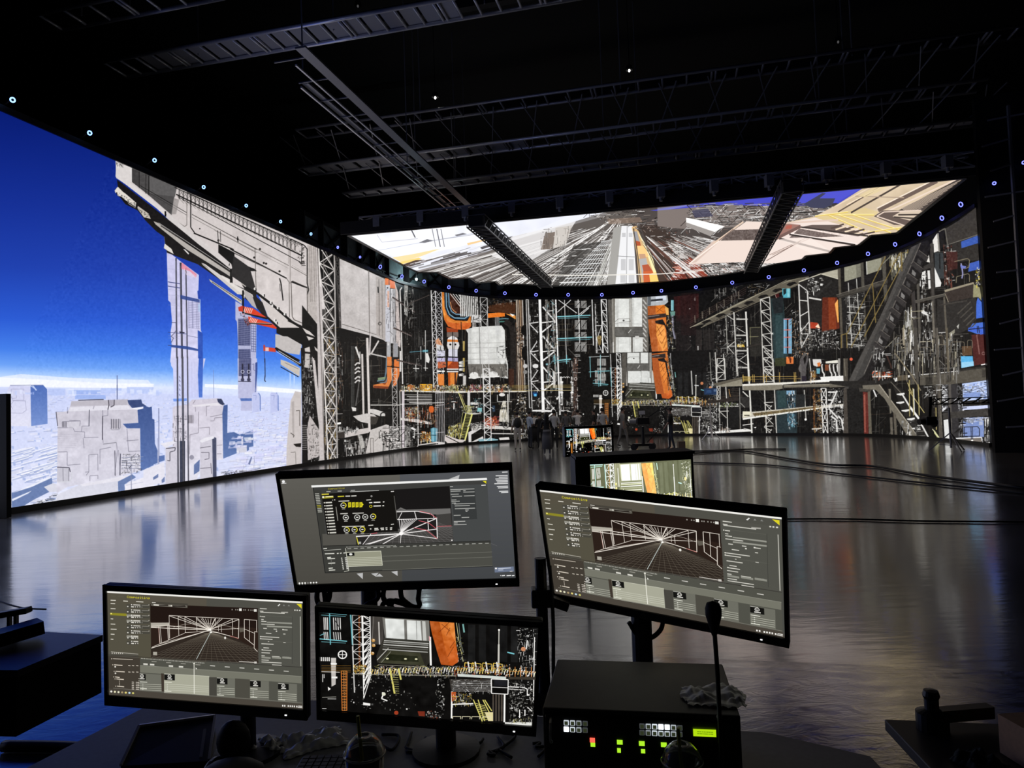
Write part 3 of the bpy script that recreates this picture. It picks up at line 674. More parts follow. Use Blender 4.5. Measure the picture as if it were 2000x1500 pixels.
 P([(905,945),(1025,950),(1025,1050),(905,1040)],(210,210,222)); L(900,1045,1030,1052,10,(30,30,34)); P([(900,1055),(1030,1060),(1030,1110),(895,1100)],(176,170,206)); P([(895,1105),(1035,1110),(1040,1200),(890,1200)],(150,60,28)); P([(895,1105),(960,1107),(900,1170)],(226,110,40)); R(885,1200,1035,1215,(236,234,232)); R(885,1228,1035,1248,(226,224,222)); R(885,1214,1035,1228,(40,34,34)); P([(900,1250),(1030,1250),(1000,1430),(905,1430)],(218,130,56)); P([(900,1250),(930,1250),(930,1430),(905,1430)],(180,84,28)); R(985,1250,1005,1420,(70,36,22)); L(960,720,965,1110,10,BK); L(985,770,985,1100,8,(60,56,60),.7)
 # its small neighbour behind the mast
 P([(740,830),(780,800),(820,880),(850,930),(740,930)],(214,150,110)); P([(745,880),(840,900),(850,960),(750,960)],(206,206,206)); R(760,965,860,1040,(206,206,222)); L(755,1050,862,1055,10,BK); R(760,1060,862,1110,(190,184,214)); P([(765,1110),(870,1110),(875,1180),(770,1200)],(190,96,60)); R(765,1225,860,1245,WH); P([(765,1270),(850,1270),(850,1420),(775,1420)],(222,130,60)); c.clutter([(740,820),(850,820),(850,1240),(760,1240)],40,[BK,WH,(120,116,116)],rng,(10,40),(3,8))
 # yellow pipe, cups
 for y0,y1 in ((840,970),(1060,1180),(1190,1240)):
  R(1092,y0,1120,y1,(150,128,70)); R(1098,y0,1106,y1,(196,176,110))
 for y in (1110,1150,1200,1270):
  P([(1040,y),(1090,y-10),(1095,y+25),(1045,y+30)],(220,218,214)); c.O(1090,y+4,16,(150,148,146))
 R(1095,1290,1135,1420,(196,192,188))
 # the white vessel
 P([(1130,690),(1240,660),(1440,645),(1600,640),(1640,700),(1650,1000),(1680,1140),(1680,1330),(1560,1310),(1180,1320),(1160,1140),(1160,740)],(214,214,210)); P([(1160,1140),(1660,1140),(1680,1300),(1560,1310),(1180,1320)],(110,106,100))
 for x,g in ((1165,186),(1230,224),(1300,200),(1380,226),(1440,214),(1530,196),(1590,226)):
  R(x,690,x+40,1140,(g,g,g-3),.6)
 c.noise([(1160,690),(1640,690),(1650,1140),(1160,1140)],7,8,rng)
 for y in (870,930,1000,1080):
  L(1160,y,1655,y-8,4,(130,128,124),.8)
 c.O(1240,1290,60,(220,218,214),ry=45); c.O(1490,1275,60,(220,218,214),ry=42); c.O(1370,1290,40,(190,188,184),ry=34); L(1170,1320,1570,1300,20,(226,224,220))
 for x in range(1515,1570,12):
  L(x,470,x+6,760,5,(206,206,206))
 c.clutter([(1540,900),(1680,900),(1690,1320),(1560,1320)],40,[WH,(90,88,84),BK],rng,(10,80),(4,9),.8); c.clutter([(1160,1150),(1660,1150),(1660,1240),(1170,1240)],30,[(70,66,62),(140,136,130)],rng,(20,80),(4,9),.9)
 c.lat((1320,270),(1360,1500),(1410,280),(1440,1500),13,6,(206,204,202), 'Z',9); L(1300,400,1330,1500,8,(120,118,116))
 # third orange pipe with blue liner
 P([(1430,380),(1560,350),(1780,330),(1780,480),(1640,480),(1430,460)],(70,42,26)); P([(1420,480),(1560,470),(1640,475),(1640,520),(1420,540)],(226,120,40)); P([(1640,480),(1780,510),(1782,560),(1700,510)],(226,150,70)); P([(1700,480),(1770,500),(1740,520)],WH); PL([(1560,555),(1640,548),(1690,552)],14,(90,130,140)); PL([(1565,590),(1630,585),(1670,600)],16,(70,120,110)); PL([(1640,580),(1720,640),(1745,760),(1750,1500)],70,(36,32,30)); L(1785,600,1790,700,8,(206,140,90)); R(1690,1200,1760,1440,(70,40,28),.7)
 c.clutter([(1430,290),(1780,300),(1780,360),(1430,370)],40,[(150,130,100),WH,BK,(100,70,50)],rng,(10,60),(4,9),.5)
 # riser bundle
 R(1785,310,1880,1500,(70,58,50))
 for x,g in ((1790,(226,214,196)),(1810,(190,170,150)),(1835,(206,170,130)),(1855,(120,96,76)),(1870,(226,222,216))):
  L(x,305,x+34,1500,9,g)
 c.clutter([(1785,650),(1880,650),(1890,1100),(1800,1100)],60,[BK,WH,(140,100,80),(90,70,60)],rng,(10,40),(6,14),.5); L(1935,310,1985,1500,14,(206,204,200)); L(1960,310,2000,1300,7,(120,118,116)); c.clutter([(1900,560),(2000,560),(2000,1500),(1900,1500)],50,[BK,WH,(150,148,146)],rng,(10,60),(6,14),.6); c.O(1900,700,50,BK,ry=70); c.O(1900,1000,44,BK,ry=90)
 # deck with valves, left
 F(760,720,6.667)
 P([(140,275),(1150,290),(1560,285),(1830,290),(1830,305),(1150,310),(900,320),(140,295)],(206,200,190))
 P([(400,200),(560,200),(560,290),(400,285)],(196,140,40)); R(425,200,520,290,(226,160,30)); R(240,215,335,275,(196,112,50))
 c.clutter([(150,200),(1580,210),(1580,290),(150,280)],330,[WH,(230,226,190),(220,190,90),(206,120,60),(110,100,90),(236,232,220)],rng,(8,44),(5,12),.75)
 c.clutter([(740,210),(900,210),(900,290),(740,290)],60,[(230,224,130),(250,246,200)],rng,(8,40),(4,9)); c.clutter([(1050,200),(1200,200),(1200,280),(1050,280)],40,[(206,90,110),WH],rng,(8,40),(4,9)); c.clutter([(1330,200),(1500,200),(1500,290),(1330,290)],40,[(200,90,50),WH,(240,200,130)],rng,(20,60),(5,12),.9)
 for i in range(5):
  L(1570,225+i*14,1830,228+i*14,3,(140,120,60),.8)
 # frame under the deck
 L(140,290,150,1040,12,(206,202,198)); R(165,290,200,1030,(206,196,200)); L(370,300,380,1000,14,(220,216,212)); L(140,465,720,440,9,WH,.8)
 for i in range(7):
  L(200+30*(i % 3),340+i*20,560,335+i*22,9,(214,210,206) if i % 2 else (150,146,142))
 P([(150,640),(380,660),(560,700),(560,730),(150,670)],(206,200,196)); c.clutter([(200,490),(370,490),(370,660),(210,640)],90,[WH,(226,206,130),(196,90,50),(150,146,142)],rng,(10,70),(5,11),.7)
 c.clutter([(380,460),(620,460),(620,720),(390,690)],100,[(190,80,40),(120,60,36),WH,(150,120,90),BK],rng,(10,90),(5,12),.85)
 for x in (540,560):
  c.O(x,530,24,(206,96,40),ry=44)
 c.clutter([(400,820),(550,820),(550,940),(400,950)],110,[(220,150,60),(240,226,150),WH,(190,110,50)],rng,(10,60),(6,12),.7); P([(540,780),(580,765),(630,780),(625,950),(550,955)],(86,140,158)); R(560,775,585,950,(130,180,196)); L(540,865,630,870,9,(30,50,60))
 P([(200,730),(260,760),(280,1000),(210,1010)],(150,146,142),.8); c.clutter([(200,720),(370,720),(370,1010),(200,1020)],50,[WH,(150,146,142),BK],rng,(20,120),(6,14),.7); L(290,770,345,800,26,(226,224,222))
 P([(150,1030),(360,1015),(380,990),(620,950),(720,960),(730,1000),(200,1050)],(206,200,196)); L(380,1010,640,975,14,BK)
 for i in range(6):
  L(605+i*22,300,618+i*21,990,6,(214,210,212))
 for y in (320,480,835):
  L(605,y,720,y-10,6,(214,210,212))
 for x in range(740,940,24):
  R(x,320,x+10,760,(rng.integers(34,56),)*3)
 c.clutter([(720,330),(960,330),(950,560),(720,560)],34,[(120,110,100),WH,(150,100,80)],rng,(10,50),(4,9),.5); PL([(810,430),(870,430)],9,WH); L(845,450,843,530,14,WH); R(1020,310,1055,580,(206,202,200)); R(1060,440,1160,470,(226,222,218)); P([(950,570),(1180,580),(1200,560),(1200,590),(1070,600)],(200,196,190)); c.clutter([(1070,380),(1200,380),(1200,570),(1080,570)],40,[WH,(110,170,180),(150,146,140)],rng,(10,60),(6,12),.5); R(1150,510,1210,560,(130,186,190))
 # yellow stair
 L(905,315,1000,560,11,(226,220,140)); L(930,330,1010,530,7,(206,200,120)); YE = (226,222,130)
 P([(990,480),(1060,480),(1080,580),(1010,580)],(170,164,90),.6); L(1000,580,920,920,14,YE); L(1080,590,985,940,20,YE); L(960,570,900,900,5,YE)
 for i in range(16):
  L(1000-i*5,595+i*20,1070-i*5,598+i*20,6,(170,166,90))
 c.clutter([(770,740),(960,690),(940,900),(740,880)],130,[(240,236,170),WH,(230,220,110),(220,190,90)],rng,(10,50),(6,12),.8); c.clutter([(930,480),(1080,480),(1080,560),(950,560)],40,[YE,WH],rng,(10,50),(4,9)); P([(730,860),(900,920),(1000,930),(960,960),(760,970),(720,930)],(206,196,192)); L(740,880,920,970,9,BK)
 # base beams
 P([(1030,830),(1140,770),(1200,780),(1070,860),(1070,960),(1035,965)],(214,210,208)); P([(1060,960),(1220,880),(1230,910),(1110,960)],(206,202,200)); P([(1060,710),(1240,720),(1640,770),(1780,790),(1780,805),(1240,780),(1070,800)],(206,202,196)); L(1330,845,1780,850,14,(206,202,198)); c.clutter([(1050,700),(1250,690),(1250,760),(1060,770)],50,[WH,(150,146,142),BK],rng,(10,60),(5,12),.4); P([(1160,920),(1330,905),(1420,920),(1420,940),(1170,950)],(130,170,180)); P([(1430,900),(1560,890),(1570,930),(1440,935)],(214,210,206))
 P([(1250,640),(1400,630),(1430,740),(1250,740)],(150,66,40)); c.clutter([(1240,620),(1430,600),(1430,740),(1240,740)],60,[(206,84,50),(230,150,110),(220,90,100),BK,WH],rng,(20,90),(6,12),.4); P([(1430,690),(1440,560),(1480,420),(1520,420),(1530,560),(1560,690)],(206,200,186)); P([(1440,510),(1530,500),(1545,530),(1440,530)],(40,40,38)); c.clutter([(1430,430),(1560,430),(1570,700),(1430,700)],30,[(90,88,76),WH,(150,140,110)],rng,(20,90),(5,10),.9); L(1545,330,1550,760,18,(196,192,186)); PL([(1410,340),(1410,430),(1600,430)],9,(206,204,200)); L(1565,300,1565,420,9,(206,204,200)); c.O(1470,340,40,(220,218,214),ry=22); R(1345,480,1380,560,(44,60,78))
 c.lat((1225,0),(1245,950),(1310,0),(1330,945),8,8,(226,224,222), 'K',11); c.ring(1520,735,40,10,(60,58,56)); c.clutter([(1560,560),(1790,560),(1790,920),(1580,920)],80,[WH,(120,116,110),(150,130,90),BK],rng,(10,80),(5,12),.6); c.clutter([(1660,300),(1780,300),(1780,560),(1680,560)],60,[WH,(190,170,140),BK,(120,100,80)],rng,(10,60),(6,14),.5); L(1320,500,1360,520,6,WH)
 P([(1865,290),(1930,290),(1920,330),(1875,330)],(30,70,120)); R(1885,320,1915,355,(70,150,210)); c.clutter([(1850,380),(1980,380),(1980,480),(1850,480)],16,[WH,(110,106,100)],rng,(10,40),(8,16),.3); c.lat((35,0),(60,1060),(100,0),(110,1050),14,6,(196,192,190), 'Z',8)
 c.clutter([(0,720),(130,720),(130,1060),(0,1070)],60,[BK,WH,(150,146,142)],rng,(20,100),(5,12),.3)
 # ------------------------------------------------ centre: the big white K mast and cyan racks
 F(1000,560,6)
 R(170,145,300,1480,(26,24,22),.7)
 c.clutter([(190,150),(320,150),(340,1480),(200,1480)],90,[WH,(120,116,112),BK,(80,78,76)],rng,(10,50),(6,14),.6)
 c.lat((165,150),(205,1420),(190,150),(235,1420),1,6,(206,204,202), 'n',10)
 for (x,y) in ((205,430),(215,765),(222,1115)):
  L(x,y,310,y-15,12,(220,218,216)); L(x+5,y+10,x+100,y+110,12,(214,212,210)); L(x+5,y+340,x+90,y+210,12,(206,204,202)) if y < 1000 else None
 P([(310,150),(340,150),(385,1460),(350,1465)],(244,243,241)); L(512,150,562,1500,17,(240,239,237))
 for (y0) in (405,745,1105,1450):
  L(345,y0+18,510,y0,12,WH); L(350,y0+130,510,y0+5,17,(232,231,229))
  L(360,y0-160-10,500,y0-5,17,(232,231,229))
 for x in (395,410,470,480):
  L(x,150,x+40,1100,8,(200,196,190),.8)
 c.clutter([(380,150),(500,150),(530,1200),(400,1200)],120,[WH,(150,146,142),(140,190,200),(206,196,170),BK],rng,(20,90),(6,14),.8)
 L(615,155,640,900,9,(206,204,202)); L(775,150,795,690,11,(220,219,217)); L(938,150,955,690,12,(220,219,217))
 for (a,b) in (((530,300),(690,155)),((545,155),(760,310)),((780,330),(920,220)),((790,345),(900,250))):
  L(*a, *b,9,(220,219,217))
 CY = (130,196,204)
 for (y,x1) in ((348,920),(605,940),(862,690)):
  L(530,y+4,x1,y-14,13,CY); L(540,y+24,x1-20,y+10,8,(110,170,178),.8)
 L(497,800,503,910,10,CY); L(640,800,640,905,10,CY)
 for bx in (740,815):
  for y0,y1 in ((165,250),(390,500),(530,600),(650,760),(790,820)):
   for k in range(5):
    L(bx+k*13,y0,bx+2+k*13,y1,8,(206,204,200),.9)
   L(bx,y1-10,bx+60,y0+10,5,BK)
 for y in (440,500,515,640,690):
  L(540,y,690,y-3,4,(110,100,80),.8)
 L(550,440,552,700,5,(110,106,100)); L(650,440,655,700,5,(130,126,120)); L(975,200,990,800,12,(190,188,186)); c.clutter([(960,180),(1000,180),(1010,790),(980,790)],30,[WH,BK,(120,116,112)],rng,(10,70),(5,12),.7)
 c.lat((1045,150),(1068,790),(1105,150),(1125,790),5,7,(232,231,229), 'F',9); c.lat((985,455),(1000,780),(1052,455),(1062,780),2,7,(220,219,217), 'Z',5); L(1045,150,1068,800,13,(236,235,233)); P([(995,590),(1045,570),(1050,600),(1040,680),(1015,690)],(120,100,60)); c.ring(1022,590,16,6,(200,180,120))
 for x in (1130,1145,1160,1175):
  L(x,150,x+22,800,10,(110,106,100)); L(x+7,150,x+29,800,4,(50,48,46))
 # lower: tanks, rails
 for (x,y) in ((478,985),(560,1050),(690,1050)):
  P([(x,y),(x+24,y+8),(x+34,y+200),(x+4,y+200)],(206,204,200))
 for x in (580,610,640,660):
  c.ring(x,1070,14,8,WH,1,.5,1)
 for x in (570,690):
  R(x,1110,x+26,1390,(206,204,200)); R(x-5,1110,x+30,1126,WH); R(x-5,1235,x+30,1250,WH)
 for y in (1155,1170,1185,1215):
  L(0,y,200,y+4,4,(150,128,70)); L(380,y,700,y-3,4,(170,146,80))
 L(0,1222,700,1215,6,(190,176,130)); P([(240,1240),(300,1240),(295,1280),(250,1280)],(24,60,110)); R(258,1255,288,1285,(90,180,226)); c.O(275,930,34,(220,218,216),ry=26); c.O(155,930,26,(190,188,186)); c.O(155,1000,24,(130,128,126)); R(720,830,765,1500,(54,42,38)); c.clutter([(690,830),(770,830),(780,1480),(700,1480)],80,[(150,110,90),WH,BK,(110,80,66)],rng,(10,90),(4,10),.85); c.ring(745,1080,16,6,WH)
 c.clutter([(380,1280),(700,1280),(700,1480),(380,1480)],60,[WH,(150,146,142),(110,106,100),BK],rng,(10,60),(8,18),.5); P([(240,1445),(360,1440),(480,1450),(480,1470),(240,1462)],(220,218,216)); P([(580,1445),(660,1450),(700,1470),(560,1460)],(190,188,186))
 # ------------------------------------------------ white tower and the orange tank
 F(1150,570,6.52)
 R(300,60,760,790,(92,88,82)); P([(290,95),(330,90),(350,770),(310,780)],(120,116,108)); L(300,90,318,780,5,(190,186,178)); R(335,88,515,448,(222,223,219)); R(550,75,680,445,(224,225,221)); R(515,85,550,448,(186,184,178)); R(345,575,540,772,(220,221,217)); R(560,575,690,768,(216,217,213)); R(330,455,750,570,(92,90,86)); P([(690,75),(750,70),(760,760),(700,760)],(110,106,100)); c.noise([(335,88),(690,75),(690,770),(345,772)],7,8,rng)
 for y in range(100,720,60):
  L(690,y,735,y+60,16,(206,204,200),.8)
 for x in (355,370,520,535,552,570):
  L(x,85,x+6,770,3,(120,118,112))
 PL([(335,380),(375,345),(520,340),(530,380),(380,390)],4,(90,88,84)); c.O(443,365,12,(70,68,66)); L(500,525,540,480,8,(210,208,204)); PL([(580,545),(580,515),(745,510),(750,545)],4,(60,58,54)); L(345,570,750,575,6,(60,58,54)); L(335,405,680,410,4,(150,148,144)); R(305,640,316,790,(226,224,220)); R(590,560,640,600,(200,198,194))
 OR = (206,116,50)
 P([(745,60),(1000,45),(1010,130),(960,170),(750,180)],(176,180,184)); P([(850,60),(980,48),(985,100),(860,130)],(214,220,232)); P([(770,100),(940,85),(945,110),(770,125)],(50,52,56)); P([(750,60),(790,58),(790,170),(752,176)],(90,94,98))
 P([(750,185),(965,165),(985,270),(990,560),(1010,760),(1000,780),(805,775),(770,520),(755,360)],OR); P([(750,185),(850,178),(860,400),(880,775),(805,775),(770,520),(755,360)],(172,90,42)); P([(860,410),(960,430),(1000,700),(940,760),(860,560)],(236,156,76)); P([(850,178),(958,166),(965,270),(855,270)],(222,124,44)); P([(965,175),(1015,210),(1020,300),(985,290)],(230,170,90))
 c.noise([(750,185),(985,165),(1010,770),(805,775)],9,5,rng)
 P([(750,300),(980,275),(985,320),(755,352)],(52,42,40)); L(752,318,900,298,10,(130,120,116)); P([(845,370),(940,350),(990,440),(950,420),(850,400)],(30,26,26)); PL([(900,380),(960,400),(990,470),(1030,700)],14,(24,22,22))
 for q in ([(940,420),(870,500),(860,520)],[(960,470),(880,560)],[(980,560),(930,660),(900,620)],[(990,620),(950,720)],[(870,440),(930,560)],[(850,190),(950,260)],[(950,180),(860,265)]):
  PL(q,7,(140,70,28),.85)
 R(1045,105,1082,240,(110,168,178)); R(1050,110,1062,240,(150,200,206)); P([(1035,250),(1105,245),(1095,300),(1045,330)],(100,140,130)); PL([(1068,300),(1072,480),(1100,600)],26,(96,92,104)); PL([(1064,300),(1068,480),(1096,600)],8,(166,166,184)); c.clutter([(985,300),(1060,300),(1080,780),(1010,760)],70,[WH,(150,150,130),BK,(206,150,80)],rng,(10,60),(5,12),.75); PL([(1000,440),(1030,600),(1050,780)],10,BK)
 # red-brown darkness on the right
 P([(1080,60),(1400,20),(1400,330),(1250,430),(1110,360)],(44,20,20)); R(1110,300,1300,780,(30,24,24),.6); R(1360,480,1440,780,(46,40,38),.7); R(1460,480,1600,790,(38,34,32),.7)
 for x in (1130,1210,1290,1370):
  P([(x,60),(x+26,55),(x+30,330),(x+4,340)],(60,26,24),.5)
 P([(1340,90),(1355,60),(1360,110),(1348,120)],(190,180,176)); c.O(1285,215,9,WH); c.O(1290,572,7,(160,158,154)); c.O(1292,620,5,(120,118,116))
 P([(1320,768),(1445,765),(1340,835),(1220,832)],(150,146,132)); P([(1325,775),(1415,770),(1350,805),(1290,808)],(80,78,70)); L(1445,772,1335,838,7,(200,196,186)); L(1330,770,1220,832,6,(206,202,190)); L(1390,690,1392,765,12,(200,198,194))
 c.frame(0,0,1)
 # the camera's own view, laid over the middle of the wall
 ix0,iy0,ix1,iy1 = 1135,691,1402,851
 P([(1135,691),(1400,683),(1402,851),(1135,851)],BK)
 gx = (np.arange(int((ix0-c.x0)*c.sc),int((ix1-c.x0)*c.sc))+.5)/c.sc+c.x0
 gy = (np.arange(int((iy0-c.y0)*c.sc),int((iy1-c.y0)*c.sc))+.5)/c.sc+c.y0
 GX,GY = np.meshgrid(gx,gy)
 acc = 0
 for ox in (-.3,.3):
  for oy in (-.3,.3):
   acc = acc+feed.sample((GX+ox/c.sc-1237)/.136+660,(GY+oy/c.sc-747)/.140+370)
 inside = ((GX-1237)/.136+660 > 70) & ((GY-747)/.140+370 > 150)
 yi,xi = int((iy0-c.y0)*c.sc),int((ix0-c.x0)*c.sc)
 v = c.a[yi:yi+len(gy),xi:xi+len(gx)]
 v[inside] = (acc/4)[inside]
 F(1150,570,6.52)
 R(0,800,270,1000,(20,19,18)); R(270,780,480,900,(24,22,20))
 L(0,830,260,820,8,(190,196,196)); L(0,1020,265,1006,9,CY); L(15,830,22,1090,9,CY); L(148,800,150,1200,11,(150,190,196))
 for bx in (110,170):
  for y0,y1 in ((850,940),(965,1000),(1045,1130)):
   for k in range(4):
    L(bx+k*14,y0,bx+2+k*14,y1,9,(206,204,200),.85)
 c.lat((350,780),(362,1100),(405,790),(412,1100),4,6,(226,225,223), 'F',9); L(275,790,290,1100,10,(206,204,202)); R(420,780,480,1160,(84,80,74)); R(485,772,800,1010,(92,90,86)); R(490,775,645,910,(216,217,213)); R(660,772,755,910,(218,219,215)); P([(770,775),(800,775),(805,1100),(775,1100)],(150,148,142)); R(497,1008,650,1160,(218,219,215)); R(668,1006,755,1155,(214,215,211))
 PL([(490,850),(520,830),(640,828),(640,860)],3,(90,88,84)); c.O(573,848,9,(70,68,66)); L(620,975,650,935,7,(206,204,200))
 P([(800,790),(1000,765),(1030,1000),(1050,1200),(1020,1290),(860,1300),(815,1000)],(206,114,48)); P([(800,790),(880,780),(900,1000),(960,1300),(860,1300),(815,1000)],(168,84,38)); P([(800,805),(975,785),(980,840),(806,838)],(50,42,40)); L(806,822,900,808,8,(140,130,126)); P([(880,850),(960,840),(990,900),(890,880)],(28,24,24)); P([(895,890),(965,900),(1000,1050),(985,1180),(910,1020)],(228,136,60))
 for q in ([(960,900),(900,970)],[(975,950),(910,1020)],[(990,1010),(930,1090)],[(1000,1080),(950,1160)],[(905,900),(960,1020)]):
  PL(q,6,(130,64,26),.85)
 PL([(980,880),(1000,1000),(1060,1250)],18,BK); PL([(1040,780),(1046,960),(1070,1060),(1072,1240)],12,(150,148,150)); c.clutter([(990,780),(1060,780),(1075,1260),(1010,1240)],60,[WH,(150,150,130),BK],rng,(10,60),(4,10),.75)
 L(1305,1005,1320,1310,16,(180,178,174)); c.O(1440,1165,20,(190,120,80)); PL([(1345,1190),(1400,1195)],12,(206,206,206))
 P([(1465,1230),(1640,1225),(1640,1310),(1470,1310)],(28,48,80)); R(1500,1250,1560,1290,(40,66,104)); R(1590,1240,1625,1270,(120,140,170),.6)
 # ------------------------------------------------ right bays
 F(1330,520,6.667)
 P([(0,340),(190,350),(200,900),(0,900)],(34,18,18),.5)
 c.clutter([(430,220),(760,220),(760,1200),(420,1200)],200,[(206,204,200),(120,116,112),(90,86,82),(170,166,160)],rng,(15,90),(4,11),.6,.3)
 c.clutter([(860,220),(1180,220),(1040,420),(860,420)],40,[(206,204,200),(120,100,70)],rng,(15,60),(4,9),.4)
 for i in range(7):
  x = 180+i*95; y = 640-i*52
  L(x,y,x+4,y+95,10,(130,124,110))
 for k in range(4):
  L(110,700+k*26,850,270+k*26,5,(70,50,44),.9)
 P([(110,800),(330,690),(760,470),(1400,180),(1600,140),(1667,130),(1667,190),(1300,340),(720,570),(260,800),(330,740),(200,780)],(96,90,78)); P([(110,800),(760,470),(1380,190),(1590,140),(1240,250),(640,560),(200,770)],(132,126,108))
 for i in range(7):
  x,y = 260+i*185,735-i*82
  P([(x,y),(x+150,y-18),(x+110,y-40),(x+40,y-30)],(24,22,20)); P([(x,y),(x+120,y-20),(x-10+60,y+18)],(24,22,20))
 L(260,800,1667,160,9,(120,112,96)); L(120,800,1380,178,6,(170,162,142)); L(720,600,1040,480,8,(54,50,46))
 c.lat((1035,430),(1078,1500),(1155,400),(1205,1500),7,10,(206,203,196), 'F',13)
 L(690,600,730,1430,16,(206,203,196)); L(845,590,885,1500,22,(226,223,216)); L(585,640,605,1140,10,(170,168,160)); L(445,1120,470,1500,14,(190,187,180)); L(555,1140,575,1480,12,(206,203,196)); L(375,1120,395,1500,9,(150,148,140))
 for y in (680,890,1090,1310):
  R(720,y,870,y+20,(206,203,196),.9)
 for (a,b) in (((720,800),(840,870)),((720,1200),(870,1290)),((730,1240),(860,1150)),((600,640),(690,700)),((610,1050),(690,1140)),((600,1060),(700,980)),((610,1040),(700,1040))):
  L(*a, *b,9,(206,203,196))
 P([(890,790),(1040,780),(1040,1170),(900,1180)],(40,38,34),.9); PL([(895,800),(1040,795)],6,(110,106,80)); L(900,800,905,1020,9,(120,116,90)); L(890,920,1010,915,5,(170,164,120)); P([(730,1020),(820,1020),(830,1050),(735,1055)],(206,166,60)); c.clutter([(720,960),(830,960),(830,1050),(730,1050)],24,[(236,214,140),WH],rng,(15,50),(4,9),.5); L(740,1085,1050,1005,12,(50,44,40))
 # teal bay
 P([(1170,420),(1330,420),(1400,1180),(1210,1250)],(36,52,54)); P([(1230,640),(1320,640),(1340,1180),(1240,1190)],(48,70,72),.8)
 R(1320,290,1425,410,(86,170,186)); P([(1330,300),(1370,290),(1370,350),(1335,380)],(26,40,44)); R(1385,290,1415,400,(130,196,206)); P([(1225,370),(1275,350),(1290,460),(1270,500)],(70,26,26)); L(1225,370,1280,500,8,(160,140,130)); P([(1180,440),(1330,380),(1330,600),(1210,620)],(30,34,36))
 R(1335,680,1445,1140,(96,146,176)); R(1378,690,1400,1140,(40,26,26)); R(1340,700,1352,1130,(150,190,214)); R(1425,700,1438,1130,(140,180,206)); R(1400,700,1410,1130,(180,206,226))
 for y in (690,830,925,1055):
  L(1340,y,1430,y-2,10,(226,110,96))
 R(1370,1180,1465,1270,(226,130,70)); P([(1395,1180),(1430,1180),(1435,1270),(1410,1270)],(110,50,24)); P([(1225,1200),(1340,1190),(1345,1270),(1230,1280)],(56,60,36)); c.O(1190,878,22,(250,250,240),.25); c.O(1190,878,9,WH)
 c.clutter([(1440,560),(1667,560),(1667,1180),(1450,1180)],160,[WH,(120,116,110),(170,166,160),(70,68,64),(206,160,120)],rng,(10,60),(5,12),.5,.35)
 c.lat((1540,230),(1570,880),(1650,330),(1680,880),4,12,(226,223,218), 'n',16)
 PL([(1545,1290),(1550,1210),(1600,1150),(1590,1290)],0.1,WH)
 PL([(1570,1500),(1575,1330),(1560,1260),(1580,1190),(1620,1140)],34,(90,86,84)); PL([(1600,1330),(1640,1240),(1650,1160)],22,(80,76,74)); c.O(1575,1330,44,(100,96,94),ry=60)
 c.frame(0,0,1)
 # lower decks at the right of the centre
 F(1380,700,6.667)
 c.clutter([(0,0),(460,0),(460,240),(0,300)],70,[(206,203,196),(120,116,110),(90,88,84)],rng,(15,80),(4,10),.65)
 c.lat((140,0),(130,280),(235,0),(245,270),3,9,(206,203,196), 'Z',13); L(120,0,128,300,14,(206,203,196)); L(540,0,590,975,22,(222,220,212)); L(400,0,408,230,12,(180,177,170)); L(735,0,782,980,15,(206,203,196)); L(865,0,912,985,15,(196,193,186))
 for i,y in enumerate((-100,105,570,730,880)):
  L(750,y+5,870,y,10,(206,203,196)); L(750,y+10,870,y+130,10,(206,203,196)); L(760,y+150,850,y-20+60,9,(190,187,180)); L(755,y+20,850,y+60,9,(206,203,196))
 R(890,0,1030,100,(50,54,34)); R(1040,0,1130,70,(220,120,60)); P([(1075,0),(1105,0),(1100,60),(1085,60)],(90,40,20))
 P([(900,420),(1170,410),(1180,980),(920,985)],(38,50,54)); P([(920,420),(1030,415),(1040,640),(930,640)],(44,64,66)); R(1040,420,1145,470,(120,160,190)); c.clutter([(1040,420),(1150,420),(1160,660),(1050,660)],40,[(90,140,170),WH,(40,44,50)],rng,(15,60),(6,14),.8); P([(1050,720),(1150,715),(1160,860),(1060,880)],(60,90,106)); c.clutter([(1050,700),(1160,700),(1165,900),(1060,900)],40,[(130,190,210),WH,(40,50,56)],rng,(15,60),(6,14),.9)
 L(1272,410,1295,800,16,(170,167,160)); R(1165,470,1280,640,(34,36,36)); c.O(1290,795,16,WH)
 # big grey walkway
 P([(80,330),(460,240),(470,350),(140,360)],(92,86,74)); P([(140,355),(460,270),(465,360),(200,370)],(140,134,118)); P([(465,335),(1250,300),(1780,250),(1790,290),(1340,330),(1000,350),(470,410)],(226,222,212)); P([(470,360),(990,340),(990,395),(870,415),(480,415)],(128,122,108)); P([(1000,345),(1960,320),(1980,340),(1960,365),(1010,385)],(112,106,94)); P([(995,340),(1260,320),(1780,300),(1990,320),(1000,352)],(44,42,40)); R(1900,240,1990,265,(236,234,230)); L(1010,352,1960,326,5,(176,168,150)); L(1010,385,1960,366,9,(40,38,36))
 for x in (475,600,620,740,775,950,1140,1160,1360,1400):
  L(x,180 if x > 900 else 210,x+3,310,8,(206,170,90))
 L(470,240,1180,235,5,(206,170,90)); L(470,275,1230,262,5,(170,140,76)); P([(465,230),(580,240),(580,300),(470,300)],(190,160,80),.6)
 P([(1215,0),(1260,0),(1280,100),(1300,0),(1330,0),(1300,110),(1290,240),(1235,240),(1240,120)],(84,80,80)); R(1240,230,1300,300,(40,34,44)); L(1340,0,1360,200,12,(206,203,196)); P([(1380,10),(1490,10),(1500,60),(1440,110),(1390,90)],(214,210,206)); P([(1440,60),(1480,50),(1485,100),(1450,110)],(214,120,60)); P([(1430,130),(1480,130),(1475,200),(1435,200)],(100,160,176)); c.clutter([(1340,150),(1420,150),(1420,290),(1350,290)],40,[(206,150,70),(140,90,40),WH],rng,(15,70),(5,12),.8)
